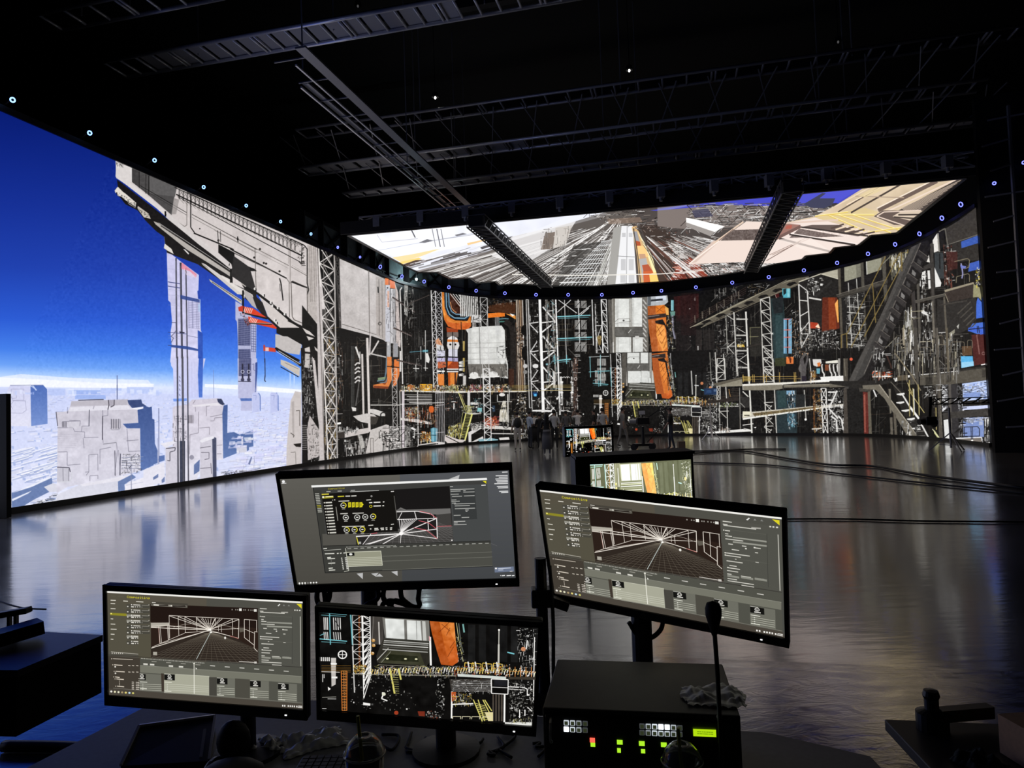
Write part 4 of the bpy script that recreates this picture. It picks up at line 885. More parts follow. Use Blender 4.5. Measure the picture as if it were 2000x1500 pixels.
 for x in (1500,1600,1650,1700):
  PL([(x+10,75),(x,95),(x+10,170),(x+30,200),(x+30,240)],18,(226,223,218)); PL([(x+16,75),(x+10,95),(x+20,170)],6,(90,86,80))
 P([(1550,40),(1700,20),(1740,40),(1740,60),(1550,66)],(226,223,210)); R(1540,80,1590,160,(120,66,40)); R(1710,0,1740,220,(150,146,140)); P([(1480,240),(1780,225),(1785,270),(1490,285)],(236,234,230)); P([(1360,290),(1780,270),(1780,290),(1360,312)],(244,243,240)); R(1780,0,1840,300,(72,66,58)); L(1790,0,1810,230,14,(110,104,92))
 # hanging lower walkway
 P([(470,690),(600,695),(1500,610),(1790,590),(1790,620),(1100,700),(480,800),(465,770)],(196,190,176)); P([(600,715),(1490,620),(1490,650),(620,750)],(110,94,66)); L(470,790,1490,645,20,(236,234,228)); P([(470,690),(570,690),(590,740),(480,770)],(226,220,196)); R(490,735,560,750,(70,66,56)); L(1590,640,1790,610,20,(230,228,222))
 c.clutter([(600,700),(1490,620),(1490,660),(620,740)],70,[(150,124,70),(90,76,50),(206,196,150)],rng,(10,40),(4,9),.4)
 # lattice right part
 c.lat((1490,390),(1520,985),(1555,390),(1580,985),4,10,(226,223,218), 'X',14); c.clutter([(1380,400),(1490,400),(1500,980),(1390,980)],130,[(206,170,110),WH,(150,100,50),(110,70,36)],rng,(10,50),(6,14),.7); c.clutter([(1580,390),(1790,390),(1800,980),(1590,980)],150,[WH,(150,146,140),(206,203,198)],rng,(15,80),(6,14),.5); R(1390,400,1410,900,(110,64,30),.6)
 for q in ([(1700,420),(1600,640)],[(1590,650),(1710,780)],[(1720,750),(1760,800),(1770,880),(1800,960)],[(1620,750),(1690,800),(1700,960)],[(1580,540),(1640,545)],[(1580,440),(1690,440)]):
  PL(q,20,(226,224,220))
 L(1370,920,1500,910,18,(206,200,190)); P([(1790,400),(1830,390),(1850,1000),(1820,1000)],(84,78,70))
 # left of it: frames near the floor
 L(165,560,175,975,11,(206,203,196)); L(265,560,275,930,12,(206,203,196)); L(160,625,420,622,11,(206,203,196)); L(170,690,290,685,11,(206,203,196)); L(180,700,260,775,10,(206,203,196)); L(430,380,440,930,10,(150,147,140)); R(290,640,420,900,(24,23,22)); P([(0,960),(470,920),(590,930),(590,950),(0,985)],(230,228,224)); c.clutter([(180,890),(300,890),(300,960),(180,960)],26,[(226,200,180),WH],rng,(15,50),(6,12),.5); c.clutter([(0,560),(170,560),(170,950),(0,950)],90,[WH,(150,147,140),(90,88,84)],rng,(10,60),(6,12),.5); c.clutter([(180,570),(410,570),(410,610),(180,620)],40,[WH,(150,160,110),(90,100,60)],rng,(10,40),(6,12),.9)
 P([(0,540),(410,500),(420,550),(0,590)],(44,38,34)); L(290,400,310,500,8,(190,140,80)); L(250,370,260,520,14,(206,203,196))
 for i in range(5):
  L(310,400+i*22,420,395+i*22,6,(70,60,50))
 c.lat((135,365),(135,540),(178,365),(180,530),2,8,(190,187,180), 'X',10); L(470,430,545,500,16,(206,203,196)); P([(440,500),(560,510),(560,640),(450,640)],(44,42,40)); L(440,580,500,640,10,(150,147,140)); L(470,870,610,850,12,(220,217,210)); L(480,910,570,930,9,(206,203,196)); P([(610,900),(650,890),(640,910)],WH)
 F(0,0,1); c.clutter([(1000,806),(1140,800),(1140,850),(1000,858)],130,[WH,(150,147,142),(90,88,84),(150,130,90)],rng,(2,9),(.8,1.8),.5,.3)
 F(1180,720,6.667); c.clutter([(1230,500),(1360,500),(1360,840),(1240,840)],60,[WH,(150,147,140),(90,88,84)],rng,(10,60),(5,11),.6)
 # ------------------------------------------------ the stair and the platforms far right
 F(1560,440,6.25)
 P([(0,690),(270,590),(480,535),(480,900),(350,880),(300,1250),(100,1250),(0,1250)],(34,32,30)); P([(0,690),(270,590),(480,535),(480,660),(270,600),(0,700)],(176,170,152)); PL([(0,690),(270,590),(480,655)],9,(200,194,176)); L(200,870,410,680,26,(46,44,42)); L(0,630,480,540,1,(80,76,70)); c.clutter([(60,640),(300,640),(260,780),(80,860)],40,[WH,(150,148,142)],rng,(15,60),(8,16),.4)
 c.lat((0,720),(30,1500),(105,800),(135,1300),4,12,(214,211,206), 'n',16); R(120,880,280,920,(0,0,0),0); L(125,885,275,910,20,(214,211,206))
 P([(290,880),(470,880),(500,1260),(280,1300)],(96,40,24)); P([(360,880),(440,880),(460,1270),(370,1280)],(130,56,28)); P([(440,960),(480,900),(490,1180),(475,1190)],(240,170,90)); P([(140,1180),(230,1190),(270,1260),(140,1260)],(170,60,36)); P([(200,1240),(240,1200),(260,1260)],(250,220,190)); c.clutter([(0,1220),(480,1280),(490,1500),(20,1500)],160,[WH,(120,116,110),(170,166,160),(60,56,52)],rng,(10,60),(6,14),.5,.3)
 P([(550,515),(755,465),(760,640),(560,690)],(148,146,128)); P([(700,480),(755,465),(760,640),(705,655)],(120,118,104)); P([(825,445),(1010,395),(1010,540),(835,605)],(148,146,128)); P([(820,445),(832,440),(840,600),(828,606)],(206,204,196)); P([(560,690),(1010,545),(1020,800),(560,860)],(28,26,26)); P([(475,530),(510,520),(545,1500),(515,1500)],(84,78,68)); P([(510,520),(555,500),(560,900),(520,900)],(26,24,22)); P([(755,460),(790,450),(830,1400),(790,1400)],(80,76,68)); P([(1010,390),(1060,370),(1085,900),(1045,960)],(80,76,68))
 P([(520,880),(800,800),(800,1500),(550,1500)],(30,29,28)); c.clutter([(560,860),(790,800),(800,1500),(590,1500)],130,[WH,(150,147,142),(110,106,100)],rng,(15,90),(6,12),.5,.3); L(605,700,650,1500,11,(190,188,182)); L(705,650,750,1400,11,(190,188,182))
 for y in (990,1060,1200,1320,1450):
  L(590,y,790,y+20,10,(190,188,182))
 P([(460,860),(900,720),(1300,600),(1300,650),(920,770),(490,895)],(70,66,60)); L(460,850,1300,590,9,(104,98,88)); L(480,885,1280,660,5,(30,28,26))
 P([(1060,370),(1500,240),(1500,760),(1100,900)],(30,28,26)); c.clutter([(1110,360),(1360,280),(1300,560),(1120,560)],90,[WH,(226,220,190),(150,130,70),(206,200,180)],rng,(30,140),(8,22),.85,.1); c.clutter([(830,720),(1090,640),(1000,1200),(840,1200)],20,[(60,56,50),(90,84,76)],rng,(30,140),(5,12),.8)
 c.frame(0,0,1)
 F(1740,400,5.768)
 P([(560,300),(760,180),(960,30),(985,340),(640,450),(620,280)],(58,54,50)); P([(640,450),(985,335),(1000,620),(700,650)],(46,43,40)); L(640,450,985,335,9,(110,106,98)); P([(790,415),(978,345),(988,430),(795,490)],(60,92,176)); P([(885,660),(1000,625),(1003,725),(870,755)],(62,92,180)); P([(980,1040),(1030,1110),(1040,1270),(945,1285),(965,1090)],(66,106,206)); P([(900,1340),(1050,1320),(1055,1450),(1010,1470),(870,1420)],(70,110,206))
 P([(470,400),(520,320),(540,520),(480,540)],(230,226,220)); L(530,320,545,530,18,(140,136,128)); PL([(540,305),(610,265),(640,460)],14,(100,96,88)); P([(550,310),(600,290),(610,450),(560,500)],(30,28,26)); c.clutter([(590,440),(690,440),(690,900),(600,900)],90,[WH,(150,80,60),(110,60,50),(190,180,170),(60,44,40)],rng,(15,80),(6,14),.8); P([(620,530),(750,530),(750,720),(640,740)],(70,34,30),.8)
 P([(490,540),(590,540),(600,830),(500,830)],(56,60,62)); L(550,550,552,720,14,(24,24,24)); P([(490,700),(570,880),(560,920),(500,930)],(230,228,224)); P([(350,760),(390,740),(400,860),(350,960)],(226,224,220)); P([(410,740),(440,740),(450,940),(425,950)],(230,228,224)); P([(390,640),(430,560),(440,650)],(226,222,214)); c.clutter([(320,780),(400,760),(390,1050),(330,1050)],40,[WH,(130,126,120),BK],rng,(15,70),(6,14),.8)
 PL([(715,640),(860,605),(885,620),(880,700),(840,720)],9,(130,120,98)); PL([(735,880),(740,810),(870,775),(885,790),(885,870)],8,(130,120,98)); PL([(790,660),(800,700),(810,780),(800,830)],16,(150,150,190)); P([(780,680),(850,690),(840,720),(790,720)],(110,120,190))
 P([(600,960),(930,870),(940,890),(610,985)],(150,140,120)); P([(610,985),(925,895),(940,1040),(640,1100)],(54,46,42)); L(610,1000,650,1100,8,(150,140,120)); P([(930,890),(1000,930),(1030,1090),(985,1040),(925,1045)],(150,146,112)); c.clutter([(960,700),(1010,720),(1020,900),(960,900)],30,[(226,200,60),WH,(80,90,160)],rng,(15,50),(8,16),.3)
 P([(520,1060),(620,1080),(640,1100),(960,1040),(960,1280),(880,1400),(700,1480),(520,1480)],(42,40,38)); L(600,1040,630,1500,22,(92,86,76)); L(545,1130,860,1080,14,(60,56,52))
 for i in range(5):
  L(750+i*34,1230+i*44,900+i*14,1090+i*60,13,(74,70,64)); 
 P([(650,1450),(720,1400),(720,1440),(680,1480)],(140,136,120)); P([(740,1370),(770,1340),(760,1400)],(190,188,180)); P([(1020,1440),(1060,1450),(1060,1500),(1000,1500)],(90,36,34))
 P([(440,440),(470,420),(520,1500),(470,1500)],(66,62,58)); L(478,440,505,1500,8,(34,32,30)); P([(370,690),(480,640),(490,700),(360,740)],(58,55,52)); P([(270,1080),(600,1000),(610,1030),(280,1110)],(76,72,66)); L(270,1080,610,1000,6,(120,114,104)); P([(230,1000),(270,960),(300,1500),(250,1500)],(58,54,52)); P([(290,900),(320,880),(340,1500),(310,1500)],(80,76,70)); P([(455,1090),(475,1085),(500,1500),(475,1500)],(110,104,94))
 c.clutter([(340,1110),(460,1100),(470,1500),(350,1500)],40,[WH,(130,126,120)],rng,(20,90),(8,18),.85); P([(340,1190),(370,1185),(415,1230),(410,1250),(345,1220)],(224,222,218)); c.clutter([(150,1180),(240,1120),(260,1500),(120,1500)],60,[WH,(190,180,150),(130,126,110)],rng,(40,200),(8,16),.95,.05)
 # the stair itself
 ST = (62,60,58)
 P([(330,425),(415,395),(450,480),(250,900),(110,1260),(-300,2060),(-560,2110),(-60,1300)],(30,28,28)); P([(225,480),(335,425),(290,560),(-300,1920),(-545,2115),(-480,1980),(-120,1260)],ST); P([(225,480),(290,450),(-420,2000),(-480,1980),(-120,1260)],(76,73,70)); L(335,430,-300,1900,9,(106,100,94)); L(225,480,-480,1990,6,(34,32,30))
 for i in range(9):
  x,y = 405-i*62,510+i*128
  P([(x-85,y),(x+20,y+80),(x-5,y+135),(x-120,y+40)],(52,49,48)); L(x-90,y,x+20,y+82,7,(98,92,86))
  P([(x-100,y+90),(x-60,y+130),(x-70,y+170),(x-110,y+140)],(206,203,198),.55 if i % 2 else .2)
 c.frame(0,0,1)
 F(1560,440,6.25)
 for (a,b) in (((1060,380),(580,1340)),((1230,340),(640,1490)),((1260,480),(800,1360)),((900,700),(940,1190)),((1250,330),(1260,560)),((520,1340),(590,1320)),((520,1340),(520,1500)),((585,1330),(590,1500))):
  L(*a, *b,12,(122,104,60))
 c.frame(0,0,1)
 # under the stair
 F(1620,640,5.77)
 P([(0,560),(150,545),(160,600),(0,610)],(236,234,230)); P([(0,630),(320,620),(330,660),(0,675)],(104,98,86)); P([(0,600),(300,600),(700,590),(720,620),(330,690),(0,630)],(36,34,32)); R(160,680,215,1210,(70,64,58)); P([(195,690),(380,690),(380,1215),(215,1210)],(26,25,24)); P([(375,720),(440,730),(440,1215),(390,1215)],(96,40,34)); P([(385,760),(405,740),(410,1180),(395,1180)],(150,84,70)); P([(430,720),(460,710),(480,1220),(445,1218)],(96,90,78)); P([(330,680),(480,680),(470,720),(340,720)],(66,62,56))
 P([(370,650),(560,640),(760,900),(1000,1240),(890,1240),(620,800),(520,700),(380,690)],(110,104,92)); L(560,640,1005,1235,12,(160,152,136)); P([(540,700),(700,920),(900,1240),(700,1230),(480,1225),(470,720)],(26,25,24),.0); P([(665,690),(690,690),(700,960),(680,970)],(110,104,92)); P([(680,1010),(710,1010),(720,1230),(690,1230)],(96,90,80)); P([(720,950),(750,980),(765,1230),(735,1230)],(90,84,74))
 P([(700,600),(830,720),(1120,1240),(1000,1240),(800,900)],(34,32,30)); PL([(690,610),(830,760)],8,(110,104,94)); PL([(820,750),(905,890),(1000,1020),(1120,1245)],18,(226,224,220)); PL([(905,890),(1005,1020)],24,(236,234,230))
 for (x,y) in ((755,745),(750,840),(810,930),(870,1025),(930,1130)):
  P([(x,y),(x+90,y-12),(x+95,y+6),(x+50,y+20),(x+5,y+12)],(226,224,220))
 c.clutter([(780,1040),(1000,1060),(1000,1230),(800,1230)],30,[WH,(150,147,142)],rng,(20,110),(8,18),.7); L(495,700,530,780,16,(226,224,222)); 
 # the right platform beam
 P([(1020,540),(1350,490),(1770,440),(1785,590),(1360,640),(1020,650)],(82,77,68)); P([(1110,520),(1770,430),(1770,450),(1120,545)],(44,41,38)); L(1030,530,1450,490,9,(220,218,214)); L(1360,500,1365,610,8,(50,47,42)); R(1320,530,1355,615,(60,56,50)); R(1720,470,1765,560,(60,56,50)); P([(1080,560),(1160,550),(1160,640),(1085,645)],(50,47,42)); P([(1700,400),(1770,395),(1775,415),(1710,425)],(240,238,236)); P([(720,570),(960,520),(965,540),(740,610)],(230,228,224)); P([(760,540),(880,530),(890,590),(770,600)],(84,74,58)); R(905,530,960,640,(84,79,70))
 c.clutter([(700,40),(1480,60),(1480,480),(720,520)],210,[WH,(150,147,142),(110,104,96),(206,196,170),(84,78,70)],rng,(30,190),(7,16),.88,.1); P([(1600,80),(1765,60),(1770,400),(1630,430),(1610,220)],(74,30,28)); L(1660,80,1690,300,14,(130,90,84)); c.ring(1735,290,16,7,(150,120,116)); P([(1480,320),(1615,320),(1625,430),(1485,455)],(90,176,226)); P([(1485,390),(1625,380),(1628,430),(1488,455)],(150,206,236)); P([(1490,210),(1600,205),(1610,310),(1500,315)],(90,66,46)); P([(1565,0),(1755,-20),(1750,70),(1700,80),(1680,50),(1560,40)],(64,100,206)); L(1570,20,1750,0,8,BK); L(1680,-20,1690,60,7,BK); L(1665,-20,1670,60,7,BK)
 for (x0,y0,x1,y1) in ((740,180,850,290),(1010,220,1140,320),(1230,190,1330,300),(1370,160,1520,280),(1555,140,1610,230),(1180,90,1280,180)):
  PL([(x0,y1),(x0,y0+12),(x0+12,y0),(x1-12,y0),(x1,y0+12),(x1,y1)],7,(118,108,92))
 P([(945,0),(990,0),(1010,740),(965,540)],(72,68,62)); P([(1190,0),(1215,0),(1280,1250),(1235,1250)],(78,73,66)); L(1215,0,1262,1100,6,(120,114,104)); L(1320,0,1340,500,26,(96,88,74)); P([(820,0),(845,0),(850,200),(830,200)],(150,140,120)); PL([(640,300),(690,420),(700,460)],18,(60,40,34)); PL([(740,290),(930,540),(1030,710)],14,(120,110,90)); c.O(245,355,18,(220,90,60)); c.clutter([(480,480),(680,490),(680,550),(490,550)],40,[(226,140,90),(206,80,50),WH],rng,(20,60),(10,20),.4); L(485,555,690,548,12,(236,234,230)); c.clutter([(480,200),(640,200),(620,520),(500,520)],40,[(150,147,142),WH,(84,80,76)],rng,(20,110),(8,16),.8)
 # openings on the town at the far right
 P([(1495,630),(1785,590),(1795,800),(1500,830)],(190,206,244)); c.clutter([(1500,640),(1780,600),(1790,790),(1500,810)],60,[(230,236,252),(150,172,226)],rng,(20,90),(6,20),.05); P([(1510,740),(1700,725),(1700,790),(1510,800)],(130,152,206)); L(1530,735,1785,650,6,(90,100,130)); P([(1500,890),(1800,870),(1800,910),(1500,930)],(206,214,244)); P([(1505,1020),(1740,1005),(1745,1230),(1510,1240)],(124,144,196)); c.clutter([(1510,1010),(1740,1005),(1740,1060),(1510,1060)],24,[(214,222,246)],rng,(20,60),(10,24),.1)
 P([(1270,650),(1330,640),(1335,900),(1270,950)],(214,214,216)); c.clutter([(1265,650),(1335,650),(1335,940),(1270,950)],30,[BK,(90,90,96)],rng,(20,70),(10,18),0,.1); P([(1340,640),(1370,635),(1390,1270),(1350,1270)],(84,80,76)); P([(1370,640),(1450,630),(1460,1250),(1385,1260)],(46,44,46)); c.clutter([(1440,650),(1500,640),(1505,1240),(1460,1240)],90,[BK,(230,230,234),(110,110,116)],rng,(20,70),(6,16),.7); P([(1280,960),(1800,905),(1805,990),(1280,1030)],(58,55,52)); P([(1285,1040),(1350,1030),(1360,1270),(1300,1265)],(224,224,222)); P([(1420,1245),(1720,1230),(1735,1320),(1500,1290)],(120,112,104)); PL([(1420,1248),(1715,1236),(1730,1320)],12,(226,226,228)); PL([(1520,1225),(1520,1120),(1670,1115),(1690,1140),(1690,1225)],8,(30,32,44)); L(1595,1120,1600,1280,7,(30,32,44)); L(1612,1120,1614,1280,7,(30,32,44)); L(1520,1225,1690,1222,8,(30,32,44)); c.O(1608,1272,12,WH); c.clutter([(1735,1000),(1810,1000),(1820,1330),(1740,1310)],50,[WH,BK,(130,130,134)],rng,(30,110),(8,16),.8)
 for q in ([(900,590),(905,1000)],[(940,680),(950,990)],[(1000,640),(1012,990)],[(1200,900),(1205,1150)],[(890,700),(1070,960)],[(880,620),(930,740)]):
  PL(q,12,(126,108,50)); PL(q,5,(206,196,150))
 L(950,690,958,960,10,(226,224,218)); c.clutter([(1060,640),(1210,640),(1220,820),(1080,820)],30,[WH,(90,86,80)],rng,(20,80),(8,18),.3); P([(1180,1150),(1250,1250),(1230,1256),(1180,1190)],(190,190,130)); L(1160,1140,1245,1256,9,(220,218,180))
 c.frame(0,0,1)
 c.noise([(600,470),(1000,570),(1330,570),(1920,390),(1940,880),(1200,855),(600,910)],5,2.2,rng); c.noise([(225,300),(620,480),(620,900),(20,1010),(20,740)],3,3,rng)
 c.a[:] = np.clip(c.a,0,255)
 return c

# ---------------------------------------------------------------- picture 3: what the ceiling of screens shows
def draw_ceiling():
 rng = np.random.default_rng(5)
 c = Canvas(640,310,1960,640,2.0,(70,64,62))
 P,L,R,PL = c.P,c.L,c.R,c.PL
 VX,VY = 1218,425
 def fan(xb0,xb1,n,cols,w=(.6,1.8),r0=.1,r1=1.0,a=.9,yb=600):
  """pipes that run away from the zenith"""
  for _ in range(int(n*1.8)):
   xb = rng.uniform(xb0,xb1); t0 = rng.uniform(r0,r1); t1 = min(r1,t0+rng.uniform(.05,.5))
   c.L(VX+(xb-VX)*t0,VY+(yb-VY)*t0,VX+(xb-VX)*t1,VY+(yb-VY)*t1,rng.uniform(*w)*.62*(.4+t1),cols[rng.integers(len(cols))],a)
 def cross(xb0,xb1,n,cols,r0=.15,r1=1.0,w=(.5,1.4),yb=600):
  for _ in range(int(n*1.8)):
   t = rng.uniform(r0,r1); x0 = rng.uniform(xb0,xb1); x1 = x0+rng.uniform(10,60)
   c.L(VX+(x0-VX)*t,VY+(yb-VY)*t,VX+(x1-VX)*t,VY+(yb-VY)*t-.06*(x1-x0)*t,rng.uniform(*w),cols[rng.integers(len(cols))],.9)
 D1,D2,W1 = (44,40,38),(86,78,74),(236,234,232)
 # left white slab
 P([(640,440),(1160,400),(1190,420),(1000,470),(840,545),(640,640)],(226,228,238)); P([(680,455),(930,436),(950,470),(790,505),(680,480)],(238,240,246)); c.noise([(640,440),(1160,400),(1000,470),(800,560)],6,30,rng)
 F = c.frame
 F(680,400,5)
 PL([(280,290),(330,365),(680,330)],6,(186,186,196)); PL([(270,450),(620,385),(1000,320),(1320,260)],5,(186,190,206)); L(620,250,655,320,10,(70,70,78))
 for x in (820,865,905):
  L(x,235,x+35,410,6 if x != 865 else 9,(96,96,104))
 P([(690,370),(770,335),(840,350),(750,372)],(110,110,116)); P([(1040,295),(1120,275),(1160,285),(1060,306)],(110,110,116)); L(790,355,1330,275,4,(150,150,160))
 P([(430,515),(640,480),(830,440),(900,430),(720,500),(520,560)],(238,214,160)); P([(500,560),(690,515),(720,530),(530,580)],(238,206,120)); P([(1160,375),(1340,335),(1340,350),(1170,395)],(232,196,140)); P([(530,585),(660,540),(830,535),(600,605)],(74,58,52))
 for i in range(70):
  x = rng.uniform(560,1500); y = 660-(x-560)*.27+rng.uniform(-70,60)
  l = rng.uniform(60,330); L(x,y,x+l,y-l*rng.uniform(.22,.32),rng.uniform(4,16),[(60,56,58),(200,202,210),(130,128,130),(240,240,244),(84,80,80)][rng.integers(5)],.85)
 P([(640,650),(1000,560),(1300,470),(1500,440),(1600,480),(1300,560),(1000,660),(800,660)],(120,112,108),.75)
 c.frame(0,0,1)
 # fans
 P([(800,560),(1000,470),(1180,415),(1240,415),(1215,640),(800,640)],(92,86,82),.75)
 fan(560,1170,330,[W1,W1,(150,146,142),D1,D2,(206,204,202)],(.8,2.4),.1)
 P([(1000,462),(1125,432),(1100,470),(1020,520),(960,500)],(226,224,224),.85); P([(1065,455),(1090,452),(1078,486),(1056,488)],(120,108,100)); P([(1085,445),(1118,440),(1105,478),(1080,486)],(196,190,184)); c.clutter([(1060,445),(1120,440),(1100,490),(1050,490)],40,[(110,100,94),(220,216,212)],rng,(4,16),(.6,1.2),.8)
 for a,b,n in (((1196,428),(870,640),22),((1206,428),(1020,640),16),((1210,430),(1130,640),15)):
  dx = 12 if n == 22 else 18
  c.lat(a,b,(a[0]+3,a[1]),(b[0]+dx*1.6,b[1]+2),n,1.0,W1, 'Z',1.6)
 P([(1120,480),(1185,470),(1150,610),(1050,610)],(52,50,48),.75)
 for i in range(11):
  x0 = 1170-i*11; L(VX+(x0-VX)*.25,VY+45,x0-28,620,1.0,(220,220,220))
 for i in range(12):
  y = 470+i*9; t = (y-425)/175
  L(VX-170*t,y+2,VX-40*t,y-3,.9+t,(214,216,216))
 cross(900,1170,90,[W1,D1,(150,146,142)],.15)
 fan(1120,1180,60,[(190,190,184),(96,94,90),W1],(.8,1.6),.2)
 # white tower and orange rocket line
 P([(1214,441),(1236,441),(1250,640),(1192,640),(1205,520)],(226,226,228)); P([(1198,445),(1214,441),(1206,520),(1192,640),(1176,640)],(156,154,150)); L(1225,441,1222,640,1.2,(150,150,152)); L(1206,500,1242,502,1,(120,120,122)); 
 for y0,y1 in ((455,463),(506,528),(535,552),(560,590)):
  t = (y0-425)/175
  R(1216-7*t,y0,1222,y1,(190,190,192)); R(1228,y0,1234+8*t,y1,(194,194,196))
 P([(1234,443),(1243,441),(1262,486),(1272,500),(1296,640),(1256,640),(1244,500)],(206,170,120)); P([(1236,452),(1244,452),(1252,482),(1244,490)],(150,150,154)); P([(1241,470),(1250,472),(1252,482),(1244,488)],(170,76,40)); P([(1244,480),(1262,480),(1270,500),(1248,505)],(236,196,130)); P([(1248,496),(1260,496),(1264,514),(1252,516)],(190,150,120)); P([(1248,506),(1262,504),(1270,540),(1256,548)],(170,168,168)); P([(1254,518),(1266,516),(1276,532),(1258,536)],(172,80,50)); P([(1256,530),(1280,528),(1300,640),(1262,640)],(196,90,44)); P([(1244,450),(1270,505),(1300,575),(1296,560),(1285,510),(1272,495)],(236,228,190)); P([(1265,500),(1276,498),(1300,560),(1290,575)],(236,226,170)); PL([(1237,446),(1246,500),(1260,640)],1.4,(50,46,44)); PL([(1248,446),(1282,530),(1296,600)],1.0,(60,54,50)); P([(1268,535),(1290,530),(1300,556),(1270,552)],(236,200,110))
 # brown and red right of it
 P([(1250,440),(1290,440),(1420,560),(1440,640),(1310,640),(1275,505)],(56,46,42)); P([(1330,510),(1360,505),(1450,640),(1330,640),(1300,560)],(122,50,38)); fan(1340,1620,130,[(96,60,50),W1,(190,186,184),(60,50,46),(150,90,74)],(.8,2.0),.25,1.0); P([(1300,470),(1330,480),(1345,505),(1325,505)],(190,184,180)); c.clutter([(1290,450),(1340,450),(1350,500),(1310,500)],50,[(220,216,212),(120,70,56),(60,50,46)],rng,(2,9),(.8,1.8),.5)
 for i in range(26):
  c.L(1318+rng.uniform(-6,16),510+i*1.5,1330+rng.uniform(-6,16),512+i*1.5,1.2,[(220,150,130),(90,36,28),W1][rng.integers(3)])
 PL([(1345,505),(1460,620)],8,(140,60,44)); PL([(1325,510),(1400,640)],3,(60,30,26))
 fan(1420,2050,300,[W1,W1,(150,144,140),D1,(206,200,196)],(.7,2.0),.2,.95); cross(1400,2000,130,[W1,D1,D2],.2,.9)
 c.clutter([(1225,430),(1420,410),(1420,450),(1240,450)],120,[W1,D1,(150,130,120),(190,180,176),(120,104,96)],rng,(3,16),(.8,2),.1); c.clutter([(1130,405),(1260,395),(1260,440),(1180,440)],90,[W1,D1,(150,140,130)],rng,(3,14),(.8,2),.1); P([(1185,428),(1250,424),(1255,434),(1190,438)],(130,110,96),.7)
 PL([(1000,536),(1150,538),(1290,535),(1400,526)],1.8,(226,222,214))
 # far right: blue sky, town from below, tan slabs
 F(1340,330,3.571)
 P([(-250,290),(0,250),(300,215),(1000,120),(1300,100),(1100,240),(700,260),(0,300)],(66,70,186)); P([(640,170),(1260,110),(1040,240),(620,240)],(74,78,196)); P([(-200,250),(250,215),(0,262),(-200,300)],(150,150,190),.6)
 P([(-200,290),(260,250),(800,265),(1040,270),(960,310),(840,350),(500,400),(0,420),(-200,400)],(120,110,106)); c.clutter([(0,240),(1040,240),(840,350),(0,420)],330,[W1,D1,(180,170,164),(90,80,76),W1],rng,(15,100),(3,8),.03,.1)
 P([(820,245),(950,168),(975,170),(930,205),(1040,205),(1020,250),(960,275),(870,270)],(58,60,84)); P([(40,290),(150,275),(190,330),(60,340)],(60,60,84),.8); P([(0,340),(60,350),(270,400),(200,440),(0,380)],(240,238,236)); P([(0,372),(200,440),(170,470),(0,400)],(150,144,140))
 # tan block
 P([(1240,130),(1400,95),(1960,45),(1960,90),(1480,440),(1300,460),(1060,390),(620,390),(900,330),(1050,250)],(206,186,158)); c.noise([(1240,130),(1960,45),(1480,440),(900,330)],6,20,rng)
 P([(960,320),(1250,270),(1340,300),(1320,330),(1180,380),(900,350)],(214,192,130),.6)
 for (a,b,w_,col) in (((1380,110),(1060,300),9,(90,76,66)),((1510,100),(1150,305),12,(70,60,54)),((1750,85),(1340,290),26,(104,88,80)),((1720,80),(1330,275),7,(236,222,206)),((1420,95),(1120,250),6,(236,216,190)),((1300,120),(1040,260),7,(226,206,180)),((1890,70),(1330,330),10,(226,206,190)),((1180,190),(1520,200),7,(170,150,130))):
  L(*a, *b,w_,col)
 P([(1900,70),(1950,60),(1600,330),(1480,290)],(70,62,58))
 for i in range(9):
  L(1500+i*6,275+i*4,1925-i*34,75+i*24,4,(186,168,150))
 P([(1310,330),(1370,290),(1660,290),(1540,395),(1450,390)],(96,82,76)); P([(1440,330),(1500,295),(1650,292),(1560,360)],(206,188,168)); L(1480,320,1640,318,10,(60,52,48)); L(1450,335,1590,345,9,(60,52,48)); PL([(1640,288),(1380,300),(1330,330),(1540,400)],8,(220,200,184))
 for (a,b) in (((960,320),(1310,320)),((990,322),(1290,450)),((1160,320),(1500,430)),((900,330),(1130,300)),((1060,320),(1430,445)),((1280,440),(1500,410))):
  L(*a, *b,9,(214,186,96)); L(a[0],a[1]-4,b[0],b[1]-4,4,(246,232,170))
 P([(1340,110),(1405,130),(1250,200),(1200,190)],(220,200,150),.6)
 # cream panels
 P([(230,500),(420,365),(700,375),(650,490),(600,640),(20,665)],(226,208,198)); P([(320,425),(540,420),(510,495),(240,500)],(96,84,80)); c.noise([(320,425),(540,420),(510,495),(240,500)],12,2,rng); P([(20,660),(190,500),(240,500),(70,650)],(206,184,172)); L(20,662,240,495,8,(240,226,216)); L(190,520,400,368,12,(214,190,170)); L(230,500,330,420,6,(120,100,90))
 P([(620,390),(900,340),(1060,385),(1300,450),(1290,640),(500,660),(640,480)],(228,212,204)); P([(640,390),(700,380),(800,390),(640,490),(600,470)],(150,110,100)); P([(800,405),(880,390),(1060,390),(1240,450),(1200,470),(820,410)],(96,82,78)); P([(790,415),(1100,470),(960,475),(720,480)],(112,98,94)); c.noise([(790,405),(1240,450),(1100,475),(720,480)],10,2,rng)
 for i in range(9):
  L(1010+i*32,415+i*8,1100+i*36,385+i*9,11,(226,206,180) if i % 2 else (80,66,60))
 L(720,455,1180,530,14,(54,46,44)); L(650,485,1000,575,14,(54,46,44)); L(800,405,1270,468,10,(54,46,44)); L(730,450,1190,522,6,(244,232,226)); L(660,380,1060,355,12,(214,190,176)); L(620,490,800,400,20,(110,84,78)); L(860,485,600,600,4,(150,126,116)); L(830,485,580,600,4,(150,126,116)); L(560,640,800,500,5,(120,100,92)); P([(650,490),(870,480),(1010,575),(900,600)],(234,220,212),.7); P([(700,395),(740,390),(735,415),(690,420)],(170,90,76))
